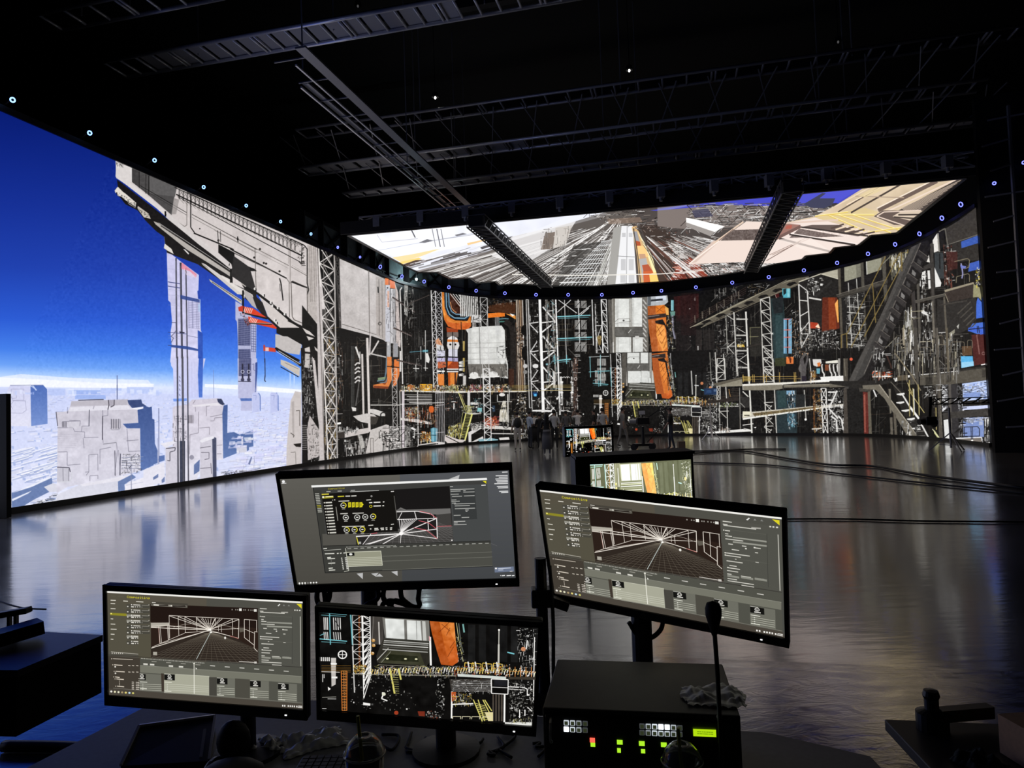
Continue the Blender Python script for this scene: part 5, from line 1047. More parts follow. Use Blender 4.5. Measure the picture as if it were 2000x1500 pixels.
 c.clutter([(80,665),(460,655),(400,720),(160,740)],60,[W1,D1,(150,140,134)],rng,(20,90),(4,9),.05,.05)
 c.frame(0,0,1)
 c.a[:] = np.clip(c.a,0,255)
 return c

# ---------------------------------------------------------------- pictures 4 and 5: the two layouts of the compositing program
def bars(c,x,y,n,step,w0,w1,h,col,rng,slope=0.0,dx=0.0):
 for i in range(n):
  ww = rng.uniform(w0,w1)
  c.L(x+dx*i,y+step*i,x+dx*i+ww,y+step*i+slope*ww,h,col,rng.uniform(.65,1))

def draw_ui_timeline():
 rng = np.random.default_rng(21)
 c = Canvas(90,110,1890,1310,.72,(70,66,58))
 P,L,R,PL = c.P,c.L,c.R,c.PL
 P([(100,110),(1890,200),(1890,1310),(100,1310)],(88,82,70),1,(76,74,68)); P([(1000,110),(1890,200),(1890,1310),(1000,1310)],(74,76,72),.6)
 P([(100,127),(1868,226),(1868,250),(100,151)],(240,238,232))
 for x in (130,200):
  L(x,182+(x-130)*.04,x+50,186+(x-130)*.04,12,(118,112,100),.7)
 L(405,198,455,202,12,(118,112,100),.7)
 P([(1805,255),(1852,258),(1852,302)],(222,210,40))
 P([(1636,275),(1655,255),(1662,262),(1645,280)],(230,230,226)); P([(1684,276),(1694,260),(1704,277)],(130,130,126)); P([(1728,278),(1738,262),(1748,279)],(130,130,126))
 # left column
 P([(105,160),(490,180),(485,775),(110,735)],(84,80,66),.8)
 text(c, 280, 180, 'Compositing', 22, (226, 214, 40), .055)
 P([(125,350),(275,358),(275,382),(125,374)],(140,134,40)); R(128,352,142,364,(240,230,120))
 for y in (225,258,309,410,462,513,563,613):
  L(130,y,130+rng.uniform(20,55),y+2,8,(220,216,204))
 L(245,232,288,235,8,(236,232,220)); L(362,238,428,242,8,(220,216,204))
 for i in range(8):
  y = 262+i*52
  R(275,y+2,485,y+40,(72,70,62))
  if i in (2,3,6): P([(275,y+0),(400,y+6),(400,y+26),(275,y+20)],(150,148,138))
  R(316,y+2,326,y+12,(236,234,226)); L(336,y+8,400,y+11,10,(206,202,192)); L(412,y+12,476,y+14,5,(150,146,136)); R(474,y+4,482,y+12,(190,186,176))
  R(280,y+20,292,y+31,(220,216,206)); L(316,y+27,342,y+29,11,(226,222,212))
  for x in (356,376,396):
   P([(x-6,y+24),(x+6,y+24),(x,y+36)],(226,222,212))
  R(412,y+26,418,y+34,(170,166,156))
 L(132,738,480,770,5,(190,186,174)); R(472,764,484,778,(236,232,222))
 for x in (138,158,176,196,214,232):
  R(x,746,x+9,760,(190,186,176))
 # viewport
 VP = [(490,255),(1460,300),(1462,845),(495,790)]
 P([(490,262),(1460,300),(1460,500),(1300,480),(490,440)],(34,24,20)); P([(495,440),(1290,480),(1462,500),(1462,845),(495,790)],(44,32,26))
 P([(495,236),(830,256),(830,300),(495,280)],(70,66,58)); PL([(505,262),(820,278),(820,294),(505,276),(505,262)],3,(150,146,136)); L(520,270,568,273,12,(220,216,206)); L(505,246,540,248,7,(206,202,192)); R(655,268,690,286,(150,146,136)); R(676,272,686,284,(220,216,206)); R(575,268,650,278,(40,34,30)); R(692,276,805,288,(40,34,30))
 # grid floor
 P([(700,620),(1000,530),(1100,540),(1250,590),(1462,720),(1462,845),(495,790),(495,700)],(48,40,34))
 g = (120,112,98)
 for i in range(26):
  xb = 300+i*62
  L(1035,538,xb,860 if xb < 1400 else 860,2.2,g,.75)
 for i in range(22):
  t = (i/21.0) ** 2.0
  y = 548+300*t
  xl = max(500,1035-(y-520)*1.95); xr = min(1462,1035+(y-520)*2.2+20)
  L(xl,y-8*t,xr,y+14+8*t,2.2,g,.75)
 R(380,560,494,860,(84,80,66)); P([(380,690),(495,780),(495,900),(380,900)],(84,80,66))
 L(1035,540,905,808,5,(190,200,196))
 P([(495,448),(660,446),(660,476),(495,500)],(176,170,158)); P([(1290,492),(1335,494),(1335,530),(1300,540)],(96,90,80))
 W2 = (236,228,216)
 for (a,b,w_) in (((660,375),(1290,408),5),((660,375),(665,600),4),((1290,408),(1285,598),5),((742,380),(748,575),4),((803,382),(806,545),4),((908,386),(912,530),4),((1080,396),(1078,480),3),((1232,405),(1232,570),4),((1130,460),(1132,540),4),((1105,470),(1105,530),3),
     ((498,495),(1025,518),7),((498,482),(660,470),4),((660,478),(1025,512),7),((498,700),(1025,518),7),((505,690),(800,550),4),((580,655),(1025,520),4),((1025,518),(1290,500),4),((1025,520),(1285,598),5),((800,545),(1020,528),4),((1020,535),(1100,545),4),((1100,545),(1285,598),4),
     ((565,485),(578,655),5),((578,485),(592,650),4),((645,475),(652,620),4),((655,475),(660,615),4),
     ((1338,410),(1338,590),5),((1338,410),(1452,420),5),((1384,412),(1382,628),4),((1338,505),(1430,548),4),((1430,530),(1425,695),5),((1338,590),(1425,665),5),((1425,695),(1455,728),5),((1448,420),(1448,530),4),((1430,530),(1455,535),5)):
  L(*a, *b,w_,W2)
 for x in (665,742,803,908,960,1080,1140,1232,1290):
  L(1027,515,x,380+(x-660)*.052,4 if x in (960,) else 5,W2)
 for a in (-.95,-.6,-.3,-.12,.1,.35,.7):
  L(1027,515,1027+130*a,515-110,4,W2)
 for (a,b) in (((700,490),(800,462)),((800,462),(910,450)),((910,450),(1080,455)),((1080,455),(1200,480)),((1200,480),(1290,510))):
  L(*a, *b,3,(190,182,170))
 L(1210,575,1285,600,5,(206,130,120)); L(565,500,572,650,3,(190,140,130)); c.O(1038,538,9,(250,248,240)); c.O(1165,594,9,(240,238,230),ry=13); c.O(1027,516,14,(255,252,246),ry=9)
 R(1292,302,1315,328,(240,238,230)); R(1425,310,1450,334,(226,224,216))
 for x in (1225,1258,1275,1330,1345,1372,1394,1412):
  R(x,308+(x-1225)*.03,x+9,320+(x-1225)*.03,(150,146,138))
 R(514,736,550,770,(170,166,154)); L(1288,826,1440,836,6,(220,216,208)); R(1425,826,1448,846,(206,202,194))
 # right column
 P([(1468,290),(1858,315),(1852,880),(1465,855)],(82,82,74),.85)
 rr = (222,220,210)
 for (x0,y,x1) in ((1478,303,1540),(1478,328,1510),(1482,338,1700),(1490,382,1525),(1490,410,1512),(1490,428,1536),(1490,455,1610),(1508,498,1540),(1600,505,1630),(1690,512,1725),(1530,545,1580),(1686,553,1706),(1490,580,1650),(1490,602,1590),(1548,627,1560),(1686,636,1708),(1490,650,1600),(1508,690,1558),(1500,712,1580),(1490,738,1566),(1490,768,1520),(1584,775,1652),(1680,780,1740),(1490,810,1556),(1490,830,1670),(1584,858,1670)):
  L(x0,y,x1,y+(x1-x0)*.055,8,rr,.9)
 R(1478,375,1486,385,rr); R(1668,334,1730,346,(170,168,160)); R(1786,312,1798,324,rr); R(1806,313,1818,325,rr); R(1828,314,1842,326,rr)
 for y in (432,470):
  P([(1540,y),(1765,y+10),(1765,y+24),(1540,y+14)],(150,150,140))
 R(1678,504,1690,516,rr); R(1620,520,1632,532,rr); c.O(1484,580,6,rr); c.O(1484,600,6,rr); c.O(1497,710,6,rr)
 for x in (1490,1584,1676):
  P([(x,776),(x+82,782),(x+82,800),(x,794)],(140,140,130))
 for y in (370,440,620):
  L(1480,y,1770,y+18,3,(96,96,88))
 L(1840,380,1842,870,6,(190,188,178)); L(1768,380,1765,850,3,(60,60,56))
 # timeline
 P([(110,780),(395,800),(395,1120),(110,1110)],(66,60,52)); P([(395,800),(1850,885),(1850,1250),(395,1160)],(80,80,72)); R(130,778,1860,782,(40,36,32),0)
 L(110,770,1855,880,4,(46,42,38))
 for i in range(60):
  x = 405+i*9.6; P([(x,798+(x-405)*.075),(x+rng.uniform(4,7),799+(x-405)*.075),(x+6,808+(x-405)*.075),(x,807+(x-405)*.075)],(206,204,194),rng.uniform(.5,1))
 for i in range(10):
  L(500+i*132,832+i*9.6,545+i*132,835+i*9.6,8,(150,148,138) if i < 4 else (206,204,196))
 for x in (425,485,655,746):
  P([(x,850+(x-425)*.075),(x+40,853+(x-425)*.075),(x+40,869+(x-425)*.075),(x,866+(x-425)*.075)],(214,212,202))
 P([(395,872),(1848,968),(1846,1040),(1800,1036),(395,942)],(116,116,104)); L(395,872,1848,970,3,(150,150,138))
 clips = ((390,950,612,1130,0),(612,950,1018,1165,1),(1086,985,1252,1185,0),(1384,1010,1556,1205,0),(1634,1035,1806,1226,0))
 for (x0,y0,x1,y1,sel) in clips:
  d = (x1-x0)*.062
  P([(x0,y0),(x1,y0+d),(x1,y1),(x0,y1-d)],(168,168,150) if sel else (108,108,98))
  if sel: PL([(x0+105,y0+8),(x1,y0+d),(x1,y1),(x0,y1-d)],4,(200,200,184))
  tw = 98 if x0 > 400 else 56
  P([(x0+2,y0+4),(x0+tw,y0+10),(x0+tw,y0+70),(x0+2,y0+64)],(20,20,18))
  cx = x0+(50 if x0 > 400 else 22)
  c.ring(cx,y0+30,15,5,(236,234,226)); PL([(cx-6,y0+22),(cx-6,y0+34),(cx,y0+40),(cx+6,y0+34),(cx+6,y0+22)],4,(236,234,226)); L(cx-20,y0+54,cx+24,y0+56,9,(236,234,226)); L(x0+4,y0+6,x0+tw*.6,y0+9,5,(200,198,190))
  for k in range(5):
   yy = y0+86+k*19
   if yy+8 < y1-6: L(x0+4,yy,(x1-4) if k else x0+70,yy+((x1-x0)*.05 if k else 3),6 if k == 0 else 3.5,(236,236,222) if k == 0 else (206,206,190))
  L(x0+4,y1-d-16,x0+66,y1-d-12,7,(226,226,212))
  for k in range(4):
   c.O(x0+30,y0+108+k*18,4,(236,236,224))
 P([(1252,995),(1384,1004),(1384,1200),(1252,1185)],(76,74,66)); P([(1018,985),(1086,985),(1086,1180),(1018,1168)],(70,68,62)); P([(586,950),(612,952),(612,1130),(590,1130)],(64,56,48)); P([(1556,1020),(1634,1030),(1634,1216),(1556,1208)],(80,80,72))
 L(884,850,884,1150,6,(236,234,222)); c.O(884,850,8,(236,234,222)); P([(897,888),(912,902),(900,908)],(236,234,226))
 for (x,y,x1) in ((160,868,236),(172,932,256),(168,988,210),(180,1008,248),(186,1080,250),(150,808,330)):
  L(x,y,x1,y+6,9 if y > 820 else 5,(216,206,190)); R(x-16,y-4,x-8,y+5,(216,206,190))
 for x in (170,172):
  c.O(x,888 if x == 170 else 952,8,(220,216,206))
 for y in (875,938):
  for x in (288,322,360):
   L(x,y,x+20,y+2,7,(206,198,184))
 for i in range(5):
  R(205,1025+i*12,211,1032+i*12,(200,190,176)); L(320,1038+i*17,340,1040+i*17,7,(214,206,194)); L(356,1040+i*17,386,1042+i*17,7,(214,206,194)); R(382,1000+i*22,388,1008+i*22,(226,220,206))
 # task bar
 P([(110,1105),(1850,1240),(1870,1310),(110,1180)],(74,68,60)); L(150,1100,1850,1232,4,(130,126,116))
 for i,col in enumerate(((240,238,230),(236,230,190),(230,228,200),(170,150,110),(226,210,120),(190,216,230),(206,200,110))):
  c.O(133+i*33,1134+i*2.5,10,col)
 for x in (1672,1690,1722,1740,1758,1776,1798):
  R(x,1252+(x-1672)*.06,x+11,1268+(x-1672)*.06,(240,238,232))
 L(1816,1262,1852,1264,7,(240,238,232)); L(1812,1274,1852,1277,7,(240,238,232))
 c.a[:] = np.clip(c.a,0,255)
 return c

def draw_ui_desktop():
 rng = np.random.default_rng(33)
 c = Canvas(20,90,1930,1060,.72,(86,86,86))
 P,L,R,PL = c.P,c.L,c.R,c.PL
 P([(20,160),(1000,100),(1000,1060),(20,1060)],(96,94,88),1,(74,72,66)); P([(1000,100),(1930,90),(1930,1060),(1000,1060)],(84,86,90),1,(66,68,70))
 for q in ([(1385,182),(1475,145),(1465,185)],[(640,975),(690,968),(688,1022)],[(755,975),(815,968),(790,1000)],[(790,1000),(822,975),(850,1000)],[(915,960),(965,952),(965,995)]):
  P(q,(186,186,186))
 c.O(67,194,12,(240,240,240)); L(52,210,90,208,6,(220,220,220))
 for (y,x0) in ((125,1812),(155,1760),(168,1785),(182,1757),(196,1762),(208,1770),(222,1748),(245,1768),(258,1775),(287,1785),(298,1800)):
  L(x0,y,1856,y-2,8,(236,236,236),.9)
 # window
 P([(300,225),(1690,180),(1715,910),(390,968)],(62,62,60)); P([(290,228),(1690,172),(1692,190),(292,246)],(240,240,238)); PL([(305,246),(390,968),(1718,915)],5,(24,24,24))
 P([(1655, 198), (1685, 197), (1685, 222)], (222, 212, 40)); text(c, 425, 250, 'Compositing', 14, (206, 190, 40), -.04)
 for (x,y) in ((320,286),(410,282),(500,278),(605,272)):
  L(x,y,x+34,y-1,6,(190,190,184))
 L(600,284,830,274,5,(200,200,196)); R(1275,256,1302,268,(236,236,230)); R(1366,250,1380,264,(236,236,230))
 # viewport
 P([(950,268),(1392,240),(1412,705),(640,738),(640,650),(975,640)],(26,24,24)); P([(960,445),(1395,428),(1412,705),(640,738),(640,640),(980,600)],(64,62,60)); P([(960,440),(1395,428),(1398,470),(1290,480),(965,460)],(110,108,106))
 for i in range(24):
  L(1000,420,560+i*52,745,2.5,(120,118,116),.7)
 for i in range(13):
  t = (i/12) ** 1.6
  L(640,610+125*t,1412,580+125*t,2.5,(120,118,116),.7)
 P([(970,456),(1130,452),(1280,480),(1288,680),(1220,610),(1000,600),(975,600)],(26,24,24),.85); P([(640,660),(760,640),(700,735),(640,738)],(26,24,24),.7)
 W2 = (240,236,234)
 for (a,b,w_) in (((965,456),(1130,452),6),((1130,452),(1250,478),5),((1010,460),(980,520),5),((1110,455),(1125,520),6),((1255,480),(1265,515),5),((970,520),(1280,512),6),((1284,505),(1286,682),7),((1214,520),(1218,610),6),((640,662),(1000,640),9),((690,735),(760,640),5),((1000,638),(1284,512),7),((1000,640),(1284,602),7),((1000,642),(1284,682),6),((1000,640),(850,728),7),((1000,640),(730,732),7),((1000,640),(700,734),5),((1000,640),(985,520),5),((1000,640),(992,720),4)):
  L(*a, *b,w_,W2)
 for x in (1005,1020,1035,1050,1065,1080,1095,1110,1125):
  L(1000,635,x,520,4,W2)
 for (a,b) in (((1150,450),(1230,470)),((1230,470),(1284,510)),((1140,530),(1220,550)),((1220,550),(1280,600)),((1200,610),(1284,682)),((1284,580),(1400,576)),((1100,590),(1200,610)),((760,640),(810,632))):
  L(*a, *b,5,(206,90,100))
 c.O(1000,638,16,(255,252,250)); L(645,668,660,735,8,(206,196,60)); R(660,706,680,726,(170,170,166)); R(1395,692,1406,702,W2)
 # left tool list
 P([(310,270),(370,268),(400,720),(372,745)],(58,58,54)); P([(372,640),(640,640),(640,735),(375,745)],(84,82,76))
 for i in range(12):
  L(318+i*2,300+i*14,352+i*2,299+i*14,6,(190,190,180) if i not in (7,8) else (190,180,40))
 # dark dialog
 P([(370,300),(955,270),(975,620),(640,640),(412,645)],(22,20,18)); P([(372,300),(430,297),(430,308),(372,311)],(206,194,60)); P([(375,322),(465,316),(467,336),(378,342)],(150,144,30)); L(402,326,464,322,8,(246,240,190)); R(376,320,392,336,(240,238,220))
 for i in range(11):
  x,y = 388+i*3,376+i*25.5
  R(x,y-5,x+10,y+5,(220,218,206)); L(x+14,y,x+66,y-3,12,(226,224,214),.9)
 L(485,410,498,530,6,(150,148,140)); L(470,352,480,352,8,(226,224,214)); L(455,354,462,354,6,(226,224,214)); L(950,320,970,520,6,(90,88,84))
 L(500,324,552,321,9,(214,204,50)); L(562,321,600,320,9,(226,224,214)); L(608,320,650,318,9,(226,224,214)); c.ring(770,322,6,3,W2); L(925,284,950,282,6,W2)
 for (x,y,w_) in ((506,364,86),(728,355,38),(518,470,60),(616,467,90),(530,578,180),(740,570,40),(920,562,24)):
  L(x,y,x+w_,y-3,8,(206,204,196))
 YE = (226,214,40)
 for (x,y,f) in ((545,398,.2),(562,502,0),(653,500,0),(717,497,0),(780,494,.25),(567,607,.12),(630,605,.2),(692,603,.3)):
  c.ring(x,y,21,7,(206,206,200)); 
  if f: c.ring(x,y,21,7,YE,1,-.3,-.3+f+.3)
  R(x-9,y-4,x+9,y+5,(236,234,226)); L(x-14,y+32,x+14,y+31,5,(190,188,180))
 for i in range(4):
  x = 582+i*30
  P([(x,374),(x+24,372),(x+24,414),(x,418)],YE,.9); R(x+8,384,x+16,404,(150,140,20),.8)
 P([(690,374),(706,392),(690,412)],YE); c.ring(763,408,10,5,YE)
 for (x,y,w_) in ((750,378,26),(786,375,54),(860,372,12),(784,406,60),(855,404,14),(788,596,30),(836,594,28),(788,608,34),(840,606,24),(876,592,16),(878,605,14),(912,592,18),(912,604,16),(752,600,12)):
  L(x,y,x+w_,y-2,9,(230,228,220))
 # right column
 P([(1395,236),(1690,224),(1710,700),(1415,708)],(70,72,72)); P([(1405,262),(1592,256),(1605,520),(1420,528)],(56,58,58))
 for (x0,y,x1) in ((1396,245,1420),(1398,270,1590),(1400,284,1480),(1500,280,1520),(1400,310,1465),(1500,292,1590),(1410,328,1490),(1505,324,1590),(1405,358,1445),(1405,370,1470),(1408,384,1440),(1425,392,1590),(1430,408,1550),(1430,432,1590),(1512,443,1540),(1515,455,1530),(1420,488,1475),(1482,506,1542),(1420,540,1510),(1420,552,1450),(1420,566,1520)):
  L(x0,y,x1,y-(x1-x0)*.03,6,(206,206,200),.85)
 L(1645,235,1680,233,7,W2)
 # timeline
 P([(375,745),(1705,705),(1718,915),(392,966)],(60,60,56)); P([(560,765),(1708,722),(1718,912),(575,955)],(76,76,70)); L(375,742,1705,703,5,(36,36,34))
 for i in range(22):
  L(570+i*52,765-i*2.0,600+i*52,764-i*2.0,5,(190,190,182))
 for i in range(40):
  R(560+i*10,748-i*.3,566+i*10,756-i*.3,(200,200,192),.7)
 for y in (830,872,945):
  L(845,y,1715,y-34,4,(110,110,102))
 P([(562,795),(836,785),(846,906),(576,915)],(150,150,130)); PL([(562,795),(836,785),(846,906),(576,915)],4,(220,220,200)); P([(566,800),(624,797),(626,824),(568,827)],(14,14,14)); c.O(596,812,14,(236,236,230),ry=9)
 for i in range(5):
  L(572,845+i*14,842,836+i*14,4,(196,196,178))
 PL([(555,760),(578,950),(540,958)],5,(200,200,186)); L(385,780,520,770,5,(170,170,162))
 for (x,y,w_) in ((390,808,76),(486,806,14),(510,804,14),(538,802,20),(408,840,30),(410,850,60),(415,888,56),(418,930,34),(420,946,50),(378,765,30)):
  L(x,y,x+w_,y-3,8,(216,216,206))
 for i in range(7):
  R(518+i*2,840+i*15,528+i*2,850+i*15,(206,206,198)); R(548+i*2,838+i*15,566+i*2,848+i*15,(206,206,198)); R(438,850+i*8,442,854+i*8,(150,150,144))
 for i in range(7):
  c.O(184+i*22.5,1054-i*.8,7,(240,240,236) if i != 3 else (130,130,126))
 P([(1730,926),(1882,918),(1884,960),(1732,968)],(108,118,140)); L(1760,936,1860,930,6,(200,206,220)); L(1760,948,1800,946,6,(200,206,220)); R(1735,928,1750,940,W2); L(1850,958,1872,957,5,W2)
 for (x0,x1) in ((1775,1780),(1786,1812),(1824,1860),(1866,1886)):
  L(x0,995,x1,993,8,(236,236,236))
 c.a[:] = np.clip(c.a,0,255)
 return c

# ---------------------------------------------------------------- materials
MATS = {}
def mat(name, col, rough=.5, metal=0.0, emit=None, es=1.0, nz=.15, ns=30.0, bump=0.0, alpha=None, trans=0.0, coat=0.0):
    if name in MATS: return MATS[name]
    m = bpy.data.materials.new(name); m.use_nodes = True
    nt = m.node_tree; b = nt.nodes['Principled BSDF']
    b.inputs['Roughness'].default_value = rough; b.inputs['Metallic'].default_value = metal
    b.inputs['Transmission Weight'].default_value = trans; b.inputs['Coat Weight'].default_value = coat
    tc = nt.nodes.new('ShaderNodeTexCoord'); n = nt.nodes.new('ShaderNodeTexNoise'); n.inputs['Scale'].default_value = ns
    nt.links.new(tc.outputs['Object'], n.inputs['Vector'])
    r = nt.nodes.new('ShaderNodeMixRGB'); nt.links.new(n.outputs['Fac'], r.inputs[0])
    r.inputs[1].default_value = (*[c * (1 - nz) for c in col], 1); r.inputs[2].default_value = (*[min(1, c * (1 + nz)) for c in col], 1)
    nt.links.new(r.outputs[0], b.inputs['Base Color'])
    if bump:
        bp = nt.nodes.new('ShaderNodeBump'); bp.inputs['Strength'].default_value = bump; nt.links.new(n.outputs['Fac'], bp.inputs['Height']); nt.links.new(bp.outputs[0], b.inputs['Normal'])
    if emit:
        b.inputs['Emission Color'].default_value = (*emit, 1); b.inputs['Emission Strength'].default_value = es
    if alpha is not None: b.inputs['Alpha'].default_value = alpha
    MATS[name] = m
    return m
BLK = mat('black_plastic', (.012, .012, .013), .42); DRAPE = mat('black_drape', (.006, .006, .007), .9); ALU = mat('dull_aluminium', (.95, .95, .96), .25, .35)
DALU = mat('dark_and_dimmed_steel', (.34, .34, .35), .35, .3); PLATE = mat('perforated_plate', (.42, .42, .43), .6, .1, ns=90, nz=.6); RUB = mat('black_rubber', (.010, .010, .010), .6)  # light put into truss tones: aluminium on lit ones, darker steel on dim ones

def picture_material(name, tex, rough, strength=1.0):
    """a screen that gives off the picture tex (H x W x 3, top row first)"""
    h, wd = tex.shape[:2]
    im = bpy.data.images.new(name, wd, h)
    px = np.ones((h, wd, 4), np.float32); px[..., :3] = tex[::-1] / 255.0
    im.pixels.foreach_set(px.ravel()); im.update(); im.pack()
    m = bpy.data.materials.new(name); m.use_nodes = True
    nt = m.node_tree; b = nt.nodes['Principled BSDF']
    b.inputs['Base Color'].default_value = (.008, .008, .008, 1); b.inputs['Roughness'].default_value = rough
    t = nt.nodes.new('ShaderNodeTexImage'); t.image = im; t.extension = 'EXTEND'
    uv = nt.nodes.new('ShaderNodeUVMap'); nt.links.new(uv.outputs[0], t.inputs[0])
    nt.links.new(t.outputs[0], b.inputs['Emission Color']); b.inputs['Emission Strength'].default_value = strength
    return m

# ---------------------------------------------------------------- building
class MB:
    def __init__(s): s.v, s.f, s.uv = [], [], {}
    def add(s, vs, fs):
        n = len(s.v); s.v += [tuple(float(c) for c in v) for v in vs]; s.f += [tuple(i + n for i in f) for f in fs]
        return s
    def box(s, c, sz, R=None):
        a = [np.array((x, y, z)) * np.array(sz) / 2 for z in (-1, 1) for y in (-1, 1) for x in (-1, 1)]
        if R is not None: a = [R @ p for p in a]
        return s.add([p + np.array(c) for p in a], [(0, 2, 3, 1), (4, 5, 7, 6), (0, 1, 5, 4), (2, 6, 7, 3), (0, 4, 6, 2), (1, 3, 7, 5)])
    def bar(s, p, q, w, h=None, up=(0, 0, 1)):
        p, q = np.array(p, float), np.array(q, float); d = q - p; l = np.linalg.norm(d)
        if l < 1e-6: return s
        d /= l; u = np.array(up, float)
        if abs(d @ u) > .98: u = np.array((0, 1., 0))
        x = np.cross(d, u); x /= np.linalg.norm(x); y = np.cross(x, d)
        return s.box((p + q) / 2, (w, l, w if h is None else h), np.stack([x, d, y], 1))
    def tube(s, pts, r, n=8, cap=True):
        pts = [np.array(p, float) for p in pts]; rs = r if isinstance(r, (list, tuple)) else [r] * len(pts)
        vs, fs = [], []; ref = None
        for i, p in enumerate(pts):
            d = pts[min(i + 1, len(pts) - 1)] - pts[max(i - 1, 0)]; d = d / (np.linalg.norm(d) + 1e-9)
            if ref is None: ref = np.array((0, 0, 1.)) if abs(d[2]) < .9 else np.array((1., 0, 0))
            x = np.cross(d, ref); x /= np.linalg.norm(x) + 1e-9; y = np.cross(x, d); ref = y
            vs += [p + rs[i] * (x * math.cos(2 * math.pi * k / n) + y * math.sin(2 * math.pi * k / n)) for k in range(n)]
        for i in range(len(pts) - 1):
            fs += [(i * n + k, i * n + (k + 1) % n, (i + 1) * n + (k + 1) % n, (i + 1) * n + k) for k in range(n)]
        if cap: fs += [tuple(range(n))[::-1], tuple(range((len(pts) - 1) * n, len(pts) * n))]
        return s.add(vs, fs)
    def lathe(s, prof, c=(0, 0, 0), n=20, sx=1.0, sy=1.0, R=None):
        vs = [np.array((r * sx * math.cos(2 * math.pi * k / n), r * sy * math.sin(2 * math.pi * k / n), z)) for r, z in prof for k in range(n)]
        if R is not None: vs = [R @ v for v in vs]
        return s.add([v + np.array(c) for v in vs], [(i * n + k, i * n + (k + 1) % n, (i + 1) * n + (k + 1) % n, (i + 1) * n + k) for i in range(len(prof) - 1) for k in range(n)])
    def ell(s, c, r, R=None, n=12, m=8):
        return s.lathe([(max(1e-4, math.sin(math.pi * i / m)), -math.cos(math.pi * i / m) * r[2]) for i in range(m + 1)], c, n, r[0], r[1], R)
    def torus(s, c, r, t, nrm, n=20, m=6):
        z = np.array(nrm, float); z /= np.linalg.norm(z); x = np.cross(z, (0, 0, 1.) if abs(z[2]) < .9 else (1., 0, 0)); x /= np.linalg.norm(x); y = np.cross(z, x)
        vs = [np.array(c) + (r + t * math.cos(2 * math.pi * j / m)) * (x * math.cos(2 * math.pi * k / n) + y * math.sin(2 * math.pi * k / n)) + z * t * math.sin(2 * math.pi * j / m) for k in range(n) for j in range(m)]
        return s.add(vs, [(k * m + j, ((k + 1) % n) * m + j, ((k + 1) % n) * m + (j + 1) % m, k * m + (j + 1) % m) for k in range(n) for j in range(m)])
    def prism(s, poly, z0, z1):
        n = len(poly); return s.add([(p[0], p[1], z) for z in (z0, z1) for p in poly], [tuple(range(n))[::-1], tuple(range(n, 2 * n))] + [(k, (k + 1) % n, n + (k + 1) % n, n + k) for k in range(n)])
    def grid(s, fn, nu, nv):
        """a sheet fn(u, v) with uv coordinates"""
        n = len(s.v); s.add([fn(i / nu, j / nv) for j in range(nv + 1) for i in range(nu + 1)], [])
        for j in range(nv):
            for i in range(nu):
                a = n + j * (nu + 1) + i; s.f.append((a, a + 1, a + nu + 2, a + nu + 1))
        for j in range(nv + 1):
            for i in range(nu + 1): s.uv[n + j * (nu + 1) + i] = (i / nu, j / nv)
        return s
    def build(s, name, m, parent=None, bevel=0, smooth=False, at=None):
        me = bpy.data.meshes.new(name); o0 = np.zeros(3) if at is None else np.array(at, float)
        me.from_pydata([tuple(np.array(v) - o0) for v in s.v], [], s.f)
        for x in (m if isinstance(m, (list, tuple)) else [m]): me.materials.append(x)
        if s.uv:
            l = me.uv_layers.new(name='UVMap')
            for p in me.loops: l.data[p.index].uv = s.uv.get(p.vertex_index, (0, 0))
        if smooth:
            for p in me.polygons: p.use_smooth = True
        me.validate(); bm = bmesh.new(); bm.from_mesh(me); bmesh.ops.recalc_face_normals(bm, faces=bm.faces); bm.to_mesh(me); bm.free()
        o = bpy.data.objects.new(name, me); COL.objects.link(o)
        if parent is not None:
            o.parent = parent
            if 'at' in parent: o.location = tuple(o0 - np.array(parent['at']))           # a part; a part of a part keeps its place
        else: o.location = tuple(o0)
        if bevel:
            b = o.modifiers.new('bevel', 'BEVEL'); b.width = bevel; b.segments = 2; b.limit_method = 'ANGLE'
        return o
def tag(o, label=None, cat=None, group=None, kind=None):
    for k, v in (('label', label), ('category', cat), ('group', group), ('kind', kind)):
        if v: o[k] = v
    return o
def thing(name, at, label, cat, group=None):
    o = bpy.data.objects.new(name, None); COL.objects.link(o); o.empty_display_size = .1
    o.location = tuple(float(c) for c in at); o['at'] = [float(c) for c in at]
    return tag(o, label, cat, group)
def piece(src, name, parent, at):
    """another piece alike: shares the mesh of src"""
    o = src.copy(); COL.objects.link(o); o.name = name; o.parent = parent; o.location = tuple(np.array(at) - np.array(parent['at'])); return o
V = lambda *a: np.array(a, float)
AC = lambda a, c, z=0.0: AX * a + CX * c + V(0, 0, z)          # along the stage axis, across it, up

